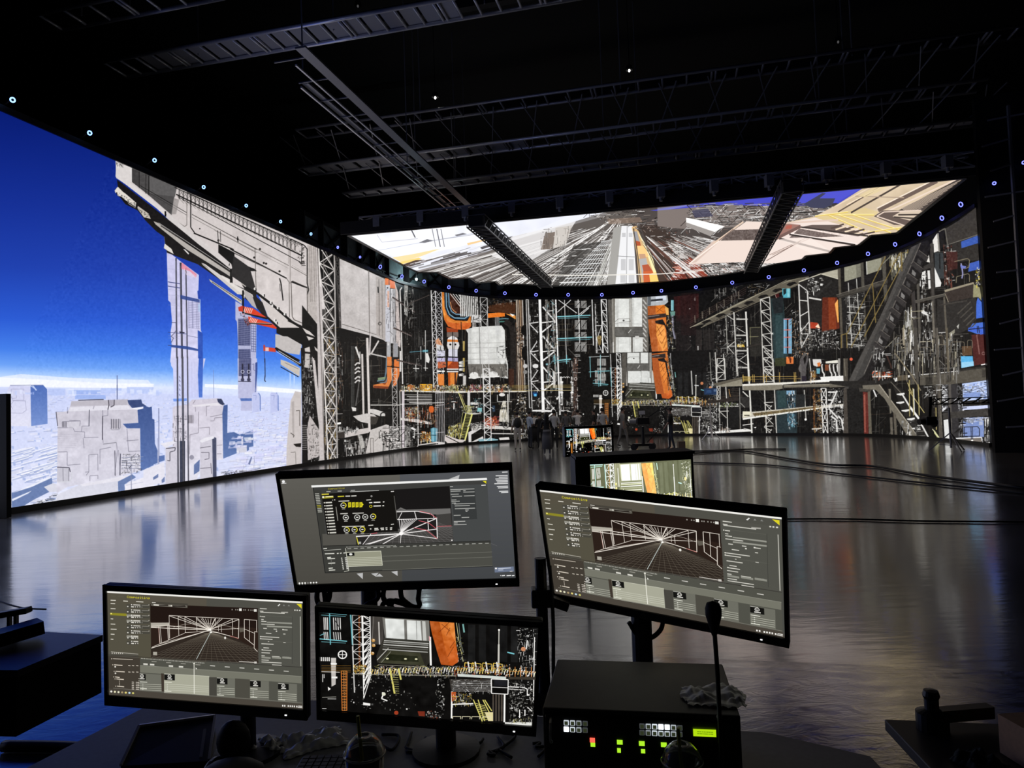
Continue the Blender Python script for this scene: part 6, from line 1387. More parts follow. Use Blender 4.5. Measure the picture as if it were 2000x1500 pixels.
# ---------------------------------------------------------------- the hall
def structure(o): o['kind'] = 'structure'; return o
def floor_material(name, col, rough, waves, stretch, tint=.3, ior=1.5, coat=0.0):
    m = bpy.data.materials.new(name); m.use_nodes = True; nt = m.node_tree; b = nt.nodes['Principled BSDF']; N = nt.nodes.new; K = nt.links.new
    tc = N('ShaderNodeTexCoord'); mp = N('ShaderNodeMapping'); mp.inputs['Scale'].default_value = (stretch[0], stretch[1], 1); mp.inputs['Rotation'].default_value = (0, 0, .12); K(tc.outputs['Object'], mp.inputs[0])
    n1 = N('ShaderNodeTexNoise'); n1.inputs['Scale'].default_value = waves[0]; n1.inputs['Detail'].default_value = 4 + 3 * waves[2]; n1.inputs['Roughness'].default_value = .5 + .1 * waves[2]; n1.inputs['Distortion'].default_value = waves[2]; K(mp.outputs[0], n1.inputs['Vector'])
    n2 = N('ShaderNodeTexNoise'); n2.inputs['Scale'].default_value = .55; n2.inputs['Detail'].default_value = 8; n2.inputs['Roughness'].default_value = .65; K(tc.outputs['Object'], n2.inputs['Vector'])
    bp = N('ShaderNodeBump'); bp.inputs['Strength'].default_value = waves[1]; bp.inputs['Distance'].default_value = .05; K(n1.outputs['Fac'], bp.inputs['Height']); K(bp.outputs[0], b.inputs['Normal'])
    r = N('ShaderNodeMapRange'); r.inputs[1].default_value = .3; r.inputs[2].default_value = .7; r.inputs[3].default_value = rough[0]; r.inputs[4].default_value = rough[1]; K(n2.outputs['Fac'], r.inputs[0]); K(r.outputs[0], b.inputs['Roughness'])
    x = N('ShaderNodeMixRGB'); x.inputs[1].default_value = (*[c * (1 - tint) for c in col], 1); x.inputs[2].default_value = (*[c * (1 + tint) for c in col], 1); K(n2.outputs['Fac'], x.inputs[0]); K(x.outputs[0], b.inputs['Base Color'])
    b.inputs['IOR'].default_value = ior; b.inputs['Coat Weight'].default_value = coat; b.inputs['Coat IOR'].default_value = 1.6; b.inputs['Coat Roughness'].default_value = .10; K(bp.outputs[0], b.inputs['Coat Normal'])
    return m
FLM = floor_material('polished_concrete', (.13, .127, .125), (.14, .24), (3.0, .045, .4), (.5, 2.2), ior=1.95, coat=.65)
FLN = floor_material('floor_film', (.12, .117, .112), (.04, .12), (6.0, .05, 1.6), (.7, 1.3), ior=2.4)
s0, s1 = atz(80, 1233), atz(2000, 1313); sd = (s1 - s0) / np.linalg.norm(s1 - s0); A0, A1 = s0 - sd * 30, s0 + sd * 45
structure(MB().prism([A0, A1, A1 + AX * 75, A0 + AX * 75], -.3, 0).build('floor', FLM))
structure(MB().prism([A1, A0, A0 - AX * 22, A1 - AX * 22], -.3, .004).build('floor', FLN))
HALL = mat('dark_hall_lining', (.010, .011, .012), .9)
structure(MB().box((2, 25, 17.1), (76, 84, .2)).build('ceiling', HALL))
for nm, c, sz in (('wall_back', (2, 66, 8.5), (76, .3, 17)), ('wall_front', (2, -14, 8.5), (76, .3, 17)), ('wall_left', (-35, 26, 8.5), (.3, 80, 17)), ('wall_right', (38, 26, 8.5), (.3, 80, 17))):
    structure(MB().box(c, sz).build(nm, HALL))

# ---------------------------------------------------------------- the curved wall of screens
KP = [(1, -13.34), (4, -13.34), (7.6, -13.34), (12, -13.34), (17, -13.34), (22, -13.34), (27, -13.34), (30.4, -13.33), (32.4, -13.2), (34.6, -12.45), (37.3, -11.0), (38.9, -9.35), (39.9, -7.6), (40.9, -5.2), (41.5, -3.2), (41.65, -1.4), (41.4, -.1), (40.7, 1.7), (39.7, 3.9), (38.2, 6.3), (37.0, 7.75), (34.9, 9.05), (32.8, 9.7), (30.6, 9.98), (28.6, 10.1), (26.9, 10.13)]
def catmull(P, n=10):
    P = [np.array(p, float) for p in P]; Q = [2 * P[0] - P[1]] + P + [2 * P[-1] - P[-2]]; out = []
    for i in range(1, len(Q) - 2):
        for k in range(n):
            t = k / n; a, b, c, d = Q[i - 1:i + 3]
            out.append(.5 * (2 * b + (c - a) * t + (2 * a - 5 * b + 4 * c - d) * t * t + (3 * b - a - 3 * c + d) * t ** 3))
    return np.array(out + [P[-1]])
CURV = catmull(KP); CUR3 = np.array([AC(a, c) for a, c in CURV])
_tan = np.gradient(CUR3, axis=0); _tan /= np.linalg.norm(_tan, axis=1)[:, None]
CNOR = np.stack([_tan[:, 1], -_tan[:, 0], _tan[:, 2] * 0], 1)   # towards the stage
if (CNOR[40] @ CX) < 0: CNOR = -CNOR
xtop = np.array([proj(p + V(0, 0, HW))[0] for p in CUR3]); xbot = np.array([proj(p)[0] for p in CUR3])
COLX = np.maximum(.5 * (xtop + xbot), -520); COLU = np.maximum.accumulate(COLX); COLU = COLU + np.arange(len(COLU)) * .01; COLU = (COLU - COLU[0]) / (COLU[-1] - COLU[0])
def wallhit(x, y):
    d = ray(x, y); best = None
    for i in range(len(CUR3) - 1):
        p, q = CUR3[i][:2], CUR3[i + 1][:2]; e = q - p
        den = d[0] * e[1] - d[1] * e[0]
        if abs(den) < 1e-9: continue
        t = (p[0] * e[1] - p[1] * e[0]) / den; k = (p[0] * d[1] - p[1] * d[0]) / den
        if t > 0 and -.001 <= k <= 1.001 and (best is None or t < best[0]): best = (t, i)
    if best is None: return None
    return CAMPOS + d * best[0], CNOR[best[1]], _tan[best[1]]
SK = .13                                                            # the screens start a little above the floor
def wall_picture(cv):
    Wt, Ht = 3300, 1150
    u = (np.arange(Wt) + .5) / Wt; P = np.stack([np.interp(u, COLU, CUR3[:, k]) for k in range(3)], 1)
    out = np.empty((Ht, Wt, 3), np.float32)
    for j in range(Ht):
        Q = P - CAMPOS; Q = Q + V(0, 0, SK + (HW - SK) * (1 - (j + .5) / Ht)); zz = Q @ CF
        out[j] = cv.sample(1000 + FPX * (Q @ CR) / zz, 750 + FPX * (Q @ CD) / zz)
    return out
FEED = draw_feed()
WALLM = picture_material('led_wall_picture', wall_picture(draw_wall(FEED)), .55, 1.06)
lw = thing('led_wall', AC(25, -2), 'giant curved LED wall showing blue sky, white city and an industrial tower hall', 'screen')
m = MB()
for i, p in enumerate(CUR3):
    for j, z in enumerate((SK, HW)):
        m.v.append(tuple(p + V(0, 0, z))); m.uv[len(m.v) - 1] = (COLU[i], j)
    if i: m.f.append((2 * i - 2, 2 * i, 2 * i + 1, 2 * i - 1))
m.build('display', WALLM, lw)
def ribbon(d0, d1, z0, z1, i0=0, i1=None):
    m = MB(); R = range(len(CUR3))[i0:i1]
    for k, i in enumerate(R):
        a, b = CUR3[i] + CNOR[i] * d0, CUR3[i] + CNOR[i] * d1
        m.v += [tuple(a + V(0, 0, z0)), tuple(b + V(0, 0, z0)), tuple(b + V(0, 0, z1)), tuple(a + V(0, 0, z1))]
        if k:
            n = 4 * k; m.f += [(n - 4 + e, n - 4 + (e + 1) % 4, n + (e + 1) % 4, n + e) for e in range(4)]
    m.f += [(0, 1, 2, 3), tuple(range(len(m.v) - 4, len(m.v)))]
    return m
ribbon(-.25, .03, 0, SK).build('kerb', BLK, lw)
ribbon(-.3, .04, HW, HW + .14).build('top_rail', mat('rail_grey', (.05, .05, .052), .5, .4), lw)
ribbon(-.32, -.06, 0, HW).build('cabinet_back', BLK, lw)
nS = int(np.argmin(abs(COLX - 1000)))
tb = thing('overhead_frame', AC(25, -3, HW), 'black truss frame along the top of the LED wall under the ceiling screen', 'frame')
TEAL = mat('slate_teal_backing', (.24, .32, .33), .5, ns=3, nz=.5)
nL = int(np.argmin(abs(COLX - 610)))
ribbon(-.62, -.58, HW + .1, HW + 1.5, nL, nS + 1).build('backing_panel', TEAL, tb)
ribbon(-.62, -.3, HW + .1, HW + 1.45, nS, None).build('fascia', DRAPE, tb)
ribbon(-.62, -.5, HW + 1.36, HW + 1.5, nL, nS + 1).build('upper_rail', BLK, tb)
arc = np.concatenate([[0], np.cumsum(np.linalg.norm(np.diff(CUR3, axis=0), axis=1))])
def onarc(s, off, z):
    i = int(np.clip(np.searchsorted(arc, s), 0, len(CUR3) - 1)); return CUR3[i] + CNOR[i] * off + V(0, 0, z)
sa, sb = arc[nL], arc[nS]; k = 0; s = sa
while s < sb:
    MB().bar(onarc(s, -.5, HW + .1), onarc(s, -.5, HW + 1.42), .22 if k % 2 else .36, .12).build('post', BLK, tb)
    MB().bar(onarc(s, -.5, HW + .15), onarc(s + 1.5, -.5, HW + 1.4), .09).build('brace', BLK, tb) if k % 3 != 2 else None
    if k % 3 == 1: MB().bar(onarc(s, -.5, HW + 1.35), onarc(s + 1.5, -.5, HW + .2), .05).build('brace', BLK, tb)
    MB().bar(onarc(s, -.5, HW + .55), onarc(s + 1.5, -.5, HW + .5), .04).build('rail', BLK, tb)
    s += 1.55; k += 1
p = wallhit(808, 546)[0] + CNOR[nL] * .15; t = thing('work_light', p, 'small white work light burning inside the overhead truss frame at its left part', 'lamp')
MB().ell(p, (.06, .06, .06)).build('bulb', mat('work_bulb', (.8, .8, .8), .4, emit=(.8, 1, 1), es=14), t); MB().bar(p, p + V(0, 0, .6), .03).build('stem', BLK, t)
l = bpy.data.lights.new('work_lamp', 'POINT'); l.energy = 34; l.color = (.75, .95, 1); l.shadow_soft_size = .08; o = bpy.data.objects.new('work_lamp', l); COL.objects.link(o); o.parent = t; o.location = (.0, -.12, -.02)
# tracking cameras with glowing rings
TR = [(8, 198), (160, 262), (288, 315), (385, 367), (469, 403), (537, 434), (597, 458), (650, 484), (694, 503), (734, 522), (777, 541), (822, 551), (871, 562), (925, 569), (983, 574), (1045, 577), (1108, 577), (1174, 577), (1236, 573), (1293, 569), (1362, 562), (1433, 553), (1505, 542), (1574, 529), (1641, 514), (1703, 496), (1758, 477), (1807, 456), (1852, 425), (1890, 398), (1938, 362), (1995, 322)]
RING = mat('blue_ring_light', (.02, .03, .1), .4, emit=(.22, .42, 1.0), es=3.0); RINGV = mat('violet_ring_light', (.02, .02, .1), .4, emit=(.14, .16, 1.0), es=3.2)
WHTR = mat('ring_core', (.05, .05, .06), .4, emit=(.55, .8, 1.0), es=3.0)
ordi = lambda n: ['zeroth', 'first', 'second', 'third', 'fourth', 'fifth', 'sixth', 'seventh', 'eighth', 'ninth', 'tenth', 'eleventh', 'twelfth', 'thirteenth', 'fourteenth', 'fifteenth', 'sixteenth', 'seventeenth'][n]
FL0 = atz(1944, 884); FLT = (CX * 9 - AX * 1.2) / np.linalg.norm(CX * 9 - AX * 1.2); FLN_ = np.cross(FLT, V(0, 0, 1)); FLN_ = FLN_ * np.sign((CAMPOS - FL0) @ FLN_)
for i, (x, y) in enumerate(TR):
    h = wallhit(x, y) if x < 1900 else None
    if h is None: d = ray(x, y); h = (CAMPOS + d * (((FL0 - CAMPOS) @ FLN_) / (d @ FLN_)), FLN_, AX)
    p = h[0] + h[1] * .22
    n = h[1] * .8 - AX * .28 + V(0, 0, -.30); n /= np.linalg.norm(n); sc = .5 if x < 700 or x > 1900 else .95
    lab = ('%s ring-lit tracking camera on the wall top, counted from the left end' % ordi(i + 1)) if i < 16 else ('%s ring-lit tracking camera on the wall top, counted from the right end' % ordi(32 - i))
    t = thing('tracking_camera', p, lab, 'camera', 'tracking cameras along the top of the LED wall')
    bd = MB().tube([p - n * .2, p - n * .01], .085 * sc, 12).build('body', BLK, t)
    MB().bar(p - n * .12, p - h[1] * .3 - V(0, 0, .1), .04).build('bracket', BLK, t)
    MB().torus(p, .085 * sc, (.018 if sc > .6 else .03) * sc, n, 18).build('ring_light', RING if x < 630 else RINGV, t, smooth=True)
    MB().tube([p - n * .015, p + n * .012], .034 * sc, 10).build('lens', BLK, bd)

# ---------------------------------------------------------------- the ceiling of screens and the trusses over the stage
HCL = 8.0
CP = [(680, 459), (1886, 347), (1751, 455), (1701, 459), (1677, 478), (1630, 483), (1620, 494), (1574, 499), (1567, 506), (1514, 515), (1498, 519), (1464, 527), (1400, 538), (1300, 549), (1160, 558), (1080, 558), (1010, 554), (976, 556), (968, 549), (932, 552), (918, 542), (880, 544), (854, 531), (818, 532), (792, 520)]
CP3 = [atz(x, y, HCL) for x, y in CP]
ca = [p @ AX for p in CP3]; cc = [p @ CX for p in CP3]; a0, a1, c0, c1 = min(ca), max(ca), min(cc), max(cc)
def ceiling_picture(cv):
    Wt, Ht = 2200, 1200
    C = c0 + (c1 - c0) * (np.arange(Wt) + .5) / Wt; out = np.empty((Ht, Wt, 3), np.float32)
    for j in range(Ht):
        A = a0 + (a1 - a0) * (1 - (j + .5) / Ht); Q = AX[None] * A + CX[None] * C[:, None] + V(0, 0, HCL) - CAMPOS; zz = Q @ CF
        out[j] = cv.sample(1000 + FPX * (Q @ CR) / zz, 750 + FPX * (Q @ CD) / zz)
    return out
CEILM = picture_material('led_ceiling_picture', ceiling_picture(draw_ceiling()), .55, 1.2)
lc = thing('led_ceiling', AC(30, -2, HCL), 'flat LED ceiling above the stage showing a tower seen from below', 'screen')
m = MB(); m.v = [tuple(p) for p in CP3]; m.f = [tuple(range(len(CP3)))]
for i in range(len(CP3)): m.uv[i] = ((cc[i] - c0) / (c1 - c0), (ca[i] - a0) / (a1 - a0))
m.build('display', CEILM, lc)
MB().prism([p + V(0, 0, 0) for p in CP3], HCL + .02, HCL + .35).build('cabinet_back', BLK, lc)
m = MB()
for p, q in zip(CP3, CP3[1:] + CP3[:1]): m.bar(p + V(0, 0, .03), q + V(0, 0, .03), .10, .12)
m.build('edge_trim', BLK, lc)
MB().bar(CP3[0] + V(0, 0, .2) - AX * .15 - CX * .2, CP3[1] + V(0, 0, .2) - AX * .15 + CX * .2, .08, .42).build('front_fascia', DRAPE, lc)

def ladder(name, label, up, lo, z, spacing, cm, rm, cw=.07, rw=.045, plates=None, dbl=0, group=None, bend=None):
    """a flat ladder truss: two chords across the stage with rungs along it, plates between some rungs"""
    P = [atz(*p, z) for p in up]; Q = [atz(*p, z) for p in lo]
    aU = np.mean([p @ AX for p in P]); aL = np.mean([p @ AX for p in Q]); cA = min(P[0] @ CX, Q[0] @ CX); cB = max(P[1] @ CX, Q[1] @ CX)
    t = thing(name, AC((aU + aL) / 2, (cA + cB) / 2, z), label, 'truss', group)
    for a in (aU, aL): MB().tube([AC(a, cA, z), AC(a, cB, z)], cw * .8, 10).build('chord', cm, t, smooth=True)
    n = int((cB - cA) / spacing); src = pl = None
    for i in range(n + 1):
        c = cA + spacing * i; at = AC((aU + aL) / 2, c, z)
        for o in ((0, .12) if dbl and i % dbl == dbl - 1 else (0,)):
            if src is None: src = MB().tube([AC(aL, c, z), AC(aU, c, z)], rw * .8, 8).build('rung', rm, t, smooth=True, at=at)
            else: piece(src, 'rung', t, at + CX * o)
        if plates and plates[0] <= i < plates[1]:
            at2 = AC((aU + aL) / 2, c + spacing * .52, z + .03)
            if pl is None:
                e = AX * abs(aL - aU) * .44; f = CX * spacing * .36; b = at2
                pl = MB().add([b - e - f, b - e + f, b + e + f, b + e - f] + [q + V(0, 0, .02) for q in (b - e - f, b - e + f, b + e + f, b + e - f)], [(0, 1, 2, 3), (4, 5, 6, 7), (0, 1, 5, 4), (1, 2, 6, 5), (2, 3, 7, 6), (3, 0, 4, 7)]).build('grating_panel', PLATE, t, at=at2)
            else: piece(pl, 'grating_panel', t, at2)
    for k in range(3):
        c = cA + (cB - cA) * (.2 + .3 * k); MB().bar(AC((aU + aL) / 2, c, z), AC((aU + aL) / 2, c, 17), .03).build('hanger', DALU, t)
    return t, aU, aL, cA, cB
L1 = ladder('catwalk', 'bright ladder-shaped catwalk with mesh plates, nearest and lowest across the dark roof', ((224, 110), (905, 0)), ((238, 143.5), (1168, 0)), 12.0, .52, ALU, ALU, plates=(2, 20), dbl=5)
L0 = ladder('catwalk', 'faint second catwalk at the top edge, above the bright one', ((60, 20), (400, -30)), ((150, 46), (445, 2)), 12.0, .75, DALU, ALU, dbl=4)
L2 = ladder('ladder_truss', 'thin upper ladder truss with dim web bars hanging below it', ((580, 245), (1986, 61)), ((591, 263), (1986, 84)), 12.0, .75, DALU, DALU, cw=.06, dbl=5)
L3 = ladder('ladder_truss', 'middle ladder truss with grey plates at its left half', ((577, 323), (1900, 165)), ((596, 338), (1900, 186)), 11.4, .75, ALU, DALU, plates=(0, 12), dbl=6)
L4 = ladder('ladder_truss', 'lowest ladder truss with a row of grey plates, above the ceiling screen', ((668, 372), (1958, 232)), ((682, 385), (1950, 241)), 10.9, .70, DALU, DALU, plates=(0, 40), dbl=7)
for (T, U, nm, z0, z1) in ((L2, L3, 'upper', 12.0, 11.4), (L3, L4, 'lower', 11.4, 10.9)):
    a, b = (T[1] + T[2]) / 2, (U[1] + U[2]) / 2
    t = U[0]
    src = None; c = U[3]; k = 0
    while c < U[4]:
        q = AC((a + b) / 2, c, (z0 + z1) / 2)
        for d in (-.25, .3):
            MB().bar(AC(a, c + .5 + d, z0), AC(b, c + .5 - d, z1), .03).build('web_bar', DALU, t)
        c += 1.5; k += 1
def box_truss(name, label, p0, p1, wv, hv, n, m, ch=.05, br=.03, solid=None):
    """a box truss from p0 to p1 with width vector wv and height vector hv"""
    p0, p1 = np.array(p0, float), np.array(p1, float)
    t = thing(name, (p0 + p1) / 2, label, 'truss'); cs = [(-.5, -.5), (.5, -.5), (.5, .5), (-.5, .5)]
    X = lambda u, k: p0 + (p1 - p0) * u + wv * cs[k][0] + hv * cs[k][1]
    for k in range(4): MB().bar(X(0, k), X(1, k), ch).build('chord', m, t)
    b = MB()
    for i in range(n):
        for k in range(4):
            b.bar(X(i / n, k), X((i + 1) / n, (k + 1) % 4), br); b.bar(X(i / n, k), X(i / n, (k + 1) % 4), br)
    b.build('bracing', m, t)['kind'] = 'stuff'
    if solid: MB().bar(p0, p1, np.linalg.norm(wv) * .84, np.linalg.norm(hv) * .84).build('dark_core', solid, t)  # added dark core that makes the open truss look solid black
    return t
zb = HCL - .34
for (x0, y0, x1, y1, lab) in ((940, 430, 1060, 556, 'black box truss under the left part of the ceiling screen'), (1548, 362, 1466, 525, 'black box truss under the right part of the ceiling screen')):
    p, q = atz(x0, y0, zb), atz(x1, y1, zb); c = (p @ CX + q @ CX) / 2
    box_truss('box_truss', lab, AC(p @ AX, c, zb), AC(q @ AX, c, zb), CX * .56, V(0, 0, .36), 22, mat('truss_edge', (.12, .12, .125), .4, .3), .035, .02, DRAPE)
ZF = HCL + .42; p, q = atz(690, 430, ZF), atz(1880, 330, ZF); aF = (p @ AX + q @ AX) / 2
box_truss('box_truss', 'long lattice beam along the front edge of the ceiling screen', AC(aF, p @ CX, ZF), AC(aF, q @ CX, ZF), AX * .4, V(0, 0, .42), 26, mat('front_truss_steel', (.5, .5, .52), .4, .2), .05, .03)
for k in range(12):
    c = p @ CX + (q @ CX - p @ CX) * (k + .5) / 12; t = thing('chain_hoist', AC(aF - .5, c, ZF - .1), 'small black chain hoist hanging on the front lattice beam, %s from the left' % ordi(k + 1), 'hoist', 'hoists on the front beam')
    MB().box(AC(aF - .5, c, ZF - .1), (.22, .22, .34)).build('housing', DALU, t); MB().tube([AC(aF - .5, c, ZF - .26), AC(aF - .5, c, ZF - .38)], .05, 8).build('hook', DALU, t)
zl = 10.2; rail = []
for (x0, y0, x1, y1) in ((586, 92, 870, 358), (589, 125, 903, 420), (592, 170, 902, 435)):
    p, q = atz(x0, y0, zl), atz(x1, y1, zl); rail.append((p @ AX, (p @ CX + q @ CX) / 2, q @ AX))
ra0, ra1 = min(r[0] for r in rail), max(r[2] for r in rail)
t = thing('long_truss', AC((ra0 + ra1) / 2, rail[1][1], zl), 'long truss running lengthwise towards the stage, crossing the catwalks', 'truss')
for k, (a, c, b) in enumerate(rail):
    MB().bar(AC(a, c, zl), AC(ra1, c, zl), (.26, .045, .045)[k], (.05, .045, .045)[k]).build('flange' if k == 0 else 'chord', DALU if k == 0 else ALU, t)
MB().bar(AC(rail[2][0], rail[2][1] + .12, zl + .1), AC(ra1, rail[2][1] + .12, zl + .1), .16, .05).build('flange', DALU, t)
for a in (ra0 + 1, (ra0 + ra1) / 2, ra1 - 1): MB().bar(AC(a, rail[1][1], zl), AC(a, rail[1][1], 17), .03).build('hanger', DALU, t)
for k in range(14):
    a = ra0 + (ra1 - ra0) * (k + .5) / 14; MB().bar(AC(a, rail[0][1], zl + .06), AC(a, rail[2][1], zl + .06), .03).build('cross_bar', DALU, t)
for (x, y, es, lab) in ((850, 191, 9, 'small bright work light under the dark roof above the left truss'), (1229, 138, 7, 'small bright work light under the dark roof, right of the middle'), (1637, 82, .06, 'very faint work light high in the right roof'), (699, 12, .05, 'dim roof lamp at the top edge of the picture')):
    p = atd(x, y, 24); t = thing('roof_light', p, lab, 'lamp'); MB().lathe([(.02, .22), (.1, .16), (.12, .02)], p, 12).build('housing', BLK, t)
    MB().ell(p, (.035, .035, .05)).build('bulb', mat('bulb_%d' % int(es * 100), (.8, .8, .8), .4, emit=(1, .97, .92), es=es), t); MB().bar(p + V(0, 0, .2), (p[0], p[1], 17), .02).build('stem', BLK, t)
for k, (a, z) in enumerate(((14, 15.6), (22, 15.6), (30, 15.6))):
    MB().bar(AC(a, -24, z), AC(a, 26, z), .3, .5).build('roof_beam', mat('roof_steel', (.03, .03, .032), .6, .4))
    o = bpy.data.objects[-1] if False else [o for o in bpy.data.objects if o.name.startswith('roof_beam')][-1]; tag(o, 'dark steel roof beam across the hall, %s from the front' % ordi(k + 1), 'beam')

# ---------------------------------------------------------------- dark flats and scaffold at the right end of the wall
p0 = atz(1944, 884); FR = mat('scaffold_tube', (.4, .4, .42), .45, .2)
t = thing('black_flat', p0, 'tall black set wall standing right of the LED wall', 'set wall')
e0, e1 = p0, p0 + CX * 9 - AX * 1.2
MB().prism([e0, e1, e1 + AX * .2, e0 + AX * .2], 0, 11).build('panel', DRAPE, t)
t2 = thing('scaffold_frame', p0 - AX * .25, 'dark scaffold frame with rungs leaning on the black set wall', 'frame')
sd2 = (e1 - e0) / np.linalg.norm(e1 - e0); off = -AX * .3
for c in (.75, 3.4):
    MB().bar(e0 + sd2 * c + off, e0 + sd2 * c + off + V(0, 0, 10.5), .07).build('upright', FR, t2)
for k in range(13):
    MB().bar(e0 + sd2 * (.02 if k % 2 else .2) + off + V(0, 0, .9 + k * .78 - .12), e0 + sd2 * (.75 if k % 3 else 3.4) + off + V(0, 0, .9 + k * .78), .045).build('rung', FR, t2)
q = atz(13, 1013); t = thing('black_flag', q, 'black upright panel standing at the left picture edge before the LED wall', 'panel')
MB().prism([q, q - CX * 3, q - CX * 3 + AX * .1, q + AX * .1], .01, 2.42).build('panel', DRAPE, t); MB().box(q - CX * .5 + V(0, 0, .01), (.5, .5, .02)).build('foot', BLK, t)

# ---------------------------------------------------------------- monitors
def pose(quad, width):
    """the rectangle of this width whose corners are seen at these four points"""
    q = [CR * (x - 1000) + CD * (y - 750) + CF * FPX for x, y in quad]
    m1, m2, m4, m3 = q
    k2 = np.dot(np.cross(m1, m4), m3) / np.dot(np.cross(m2, m4), m3); k3 = np.dot(np.cross(m1, m4), m2) / np.dot(np.cross(m3, m4), m2)
    n2, n3 = k2 * m2 - m1, k3 * m3 - m1
    s = width / np.linalg.norm(n2); r = n2 / np.linalg.norm(n2); h = np.linalg.norm(n3) * s
    d = n3 - r * (n3 @ r); d /= np.linalg.norm(d)
    return CAMPOS + m1 * s, r, d, h
def homog(quad):
    """unit square -> quad"""
    (x0, y0), (x1, y1), (x2, y2), (x3, y3) = quad
    A, b = [], []
    for (u, v), (x, y) in zip(((0, 0), (1, 0), (1, 1), (0, 1)), quad):
        A += [[u, v, 1, 0, 0, 0, -u * x, -v * x], [0, 0, 0, u, v, 1, -u * y, -v * y]]; b += [x, y]
    return np.append(np.linalg.solve(np.array(A, float), np.array(b, float)), 1).reshape(3, 3)
def unwarp(cv, quad, W, H):
    M = homog(quad); u, v = np.meshgrid((np.arange(W) + .5) / W, (np.arange(H) + .5) / H)
    z = M[2, 0] * u + M[2, 1] * v + M[2, 2]
    return cv.sample((M[0, 0] * u + M[0, 1] * v + M[0, 2]) / z, (M[1, 0] * u + M[1, 1] * v + M[1, 2]) / z)
BEZ = mat('monitor_black', (.009, .009, .010), .38)
def monitor(name, quad, width, pic, label, inset=(.011, .017, .011, .03), deep=.022, bulge=True):
    o, r, d, h = pose(quad, width); n = -np.cross(r, d); w = width; R = np.stack([r, d, n], 1)
    X = lambda a, b, c=0.0: o + r * a + d * b + n * c
    t = thing(name, X(w / 2, h), label, 'monitor')
    l, tp, rr, bt = inset
    MB().box(X(w / 2, h / 2, -deep / 2 - .006), (w, h, deep), R).build('housing', BEZ, t, bevel=.004)
    m = MB()
    for c, sz in (((w / 2, tp / 2), (w, tp)), ((w / 2, h - bt / 2), (w, bt)), ((l / 2, h / 2), (l, h)), ((w - rr / 2, h / 2), (rr, h))): m.box(X(c[0], c[1], -.002), (sz[0], sz[1], .009), R)
    bz = m.build('bezel', BEZ, t)
    m = MB(); m.v = [tuple(X(a, b, -.003)) for a, b in ((l, h - bt), (w - rr, h - bt), (w - rr, tp), (l, tp))]; m.f = [(0, 1, 2, 3)]; m.uv = {0: (0, 0), 1: (1, 0), 2: (1, 1), 3: (0, 1)}
    m.build('screen', pic, t)
    if bulge:
        MB().box(X(w / 2, h * .5, -deep - .03), (w * .36, h * .5, .05), R).build('rear_cover', BEZ, t, bevel=.01)
        MB().box(X(w * .9, h - bt * .4, .003), (.006, .003, .002), R).build('power_light', mat('power_led', (.8, .8, .8), .4, emit=(1, 1, 1), es=1.5), bz)
    return t, X, w, h, r, d, n
UI1 = picture_material('timeline_picture', unwarp(draw_ui_timeline(), [(100, 127), (1868, 226), (1866, 1292), (112, 1166)], 1250, 720), .3)
UI2 = picture_material('desktop_picture', unwarp(draw_ui_desktop(), [(40, 168), (1866, 104), (1896, 1012), (168, 1064)], 1250, 720), .3)
fp = unwarp(FEED, [(75, 140), (1892, 238), (1846, 1130), (85, 1004)], 1200, 680); FEEDM = picture_material('feed_picture', fp, .3)
up = fp[:430]; FEEDB = picture_material('hood_feed_picture', np.clip(np.array((96, 100, 74)) + up * 1.05 * np.array((1, 1, .95)), 0, 255), .3, 1.0)
FEEDC = picture_material('field_feed_picture', np.clip((fp[::2, ::2] - 14) * 1.5, 0, 255), .3, 1.15)
DZ = .75                                                            # height of the desk
def post(X, w, h, n, t, u, foot, r=.017, name='pole'):
    p = X(w * u, h * .8, -.13); MB().bar(X(w * u, h * .8, -.05), p, .06, .06).build('pivot', BLK, t); q = V(p[0], p[1], foot)
    MB().tube([q, p + V(0, 0, .04)], r, 14).build(name, BLK, t); MB().lathe([(0, 0), (.1, 0), (.1, .012), (.03, .02), (r, .02)], q, 24).build('base_plate', BLK, t)
mA = monitor('monitor', [(201, 1142), (599, 1163), (598, 1407), (203, 1377)], .614, UI1, 'left front monitor showing a wireframe stage and timeline in warm grey'); post(mA[1], mA[2], mA[3], mA[6], mA[0], .6, DZ, .022)
mB = monitor('monitor', [(615, 1184), (1060, 1215), (1047, 1438), (619, 1405)], .62, FEEDM, 'low middle monitor filled with the camera feed of orange tank and ladders'); post(mB[1], mB[2], mB[3], mB[6], mB[0], .55, DZ, .03)
mC = monitor('monitor', [(538, 926), (1000, 908), (1008, 1145), (570, 1158)], .75, UI2, 'upper middle monitor showing a grey desktop with a black dial window'); post(mC[1], mC[2], mC[3], mC[6], mC[0], .3, DZ, .028)
mD = monitor('monitor', [(1046, 946), (1535, 1000), (1534, 1264), (1074, 1172)], .76, UI1, 'right monitor angled away, with wireframe stage and timeline in cool grey'); post(mD[1], mD[2], mD[3], mD[6], mD[0], .36, DZ, .034)
mE = monitor('hooded_monitor', [(1143, 896), (1353, 885), (1357, 1013), (1147, 1025)], .5, FEEDB, 'thick hooded monitor showing an overexposed feed behind the right monitor', (.02, .028, .01, .03), .16, False); post(mE[1], mE[2], mE[3], mE[6], mE[0], .5, 0.0)
mF = monitor('field_monitor', [(1102, 834), (1197, 829), (1199, 886), (1104, 893)], .55, FEEDC, 'small far field monitor with feed, standing between desk and the crowd', (.018, .022, .02, .022), .04, False); post(mF[1], mF[2], mF[3], mF[6], mF[0], .5, 0.0)
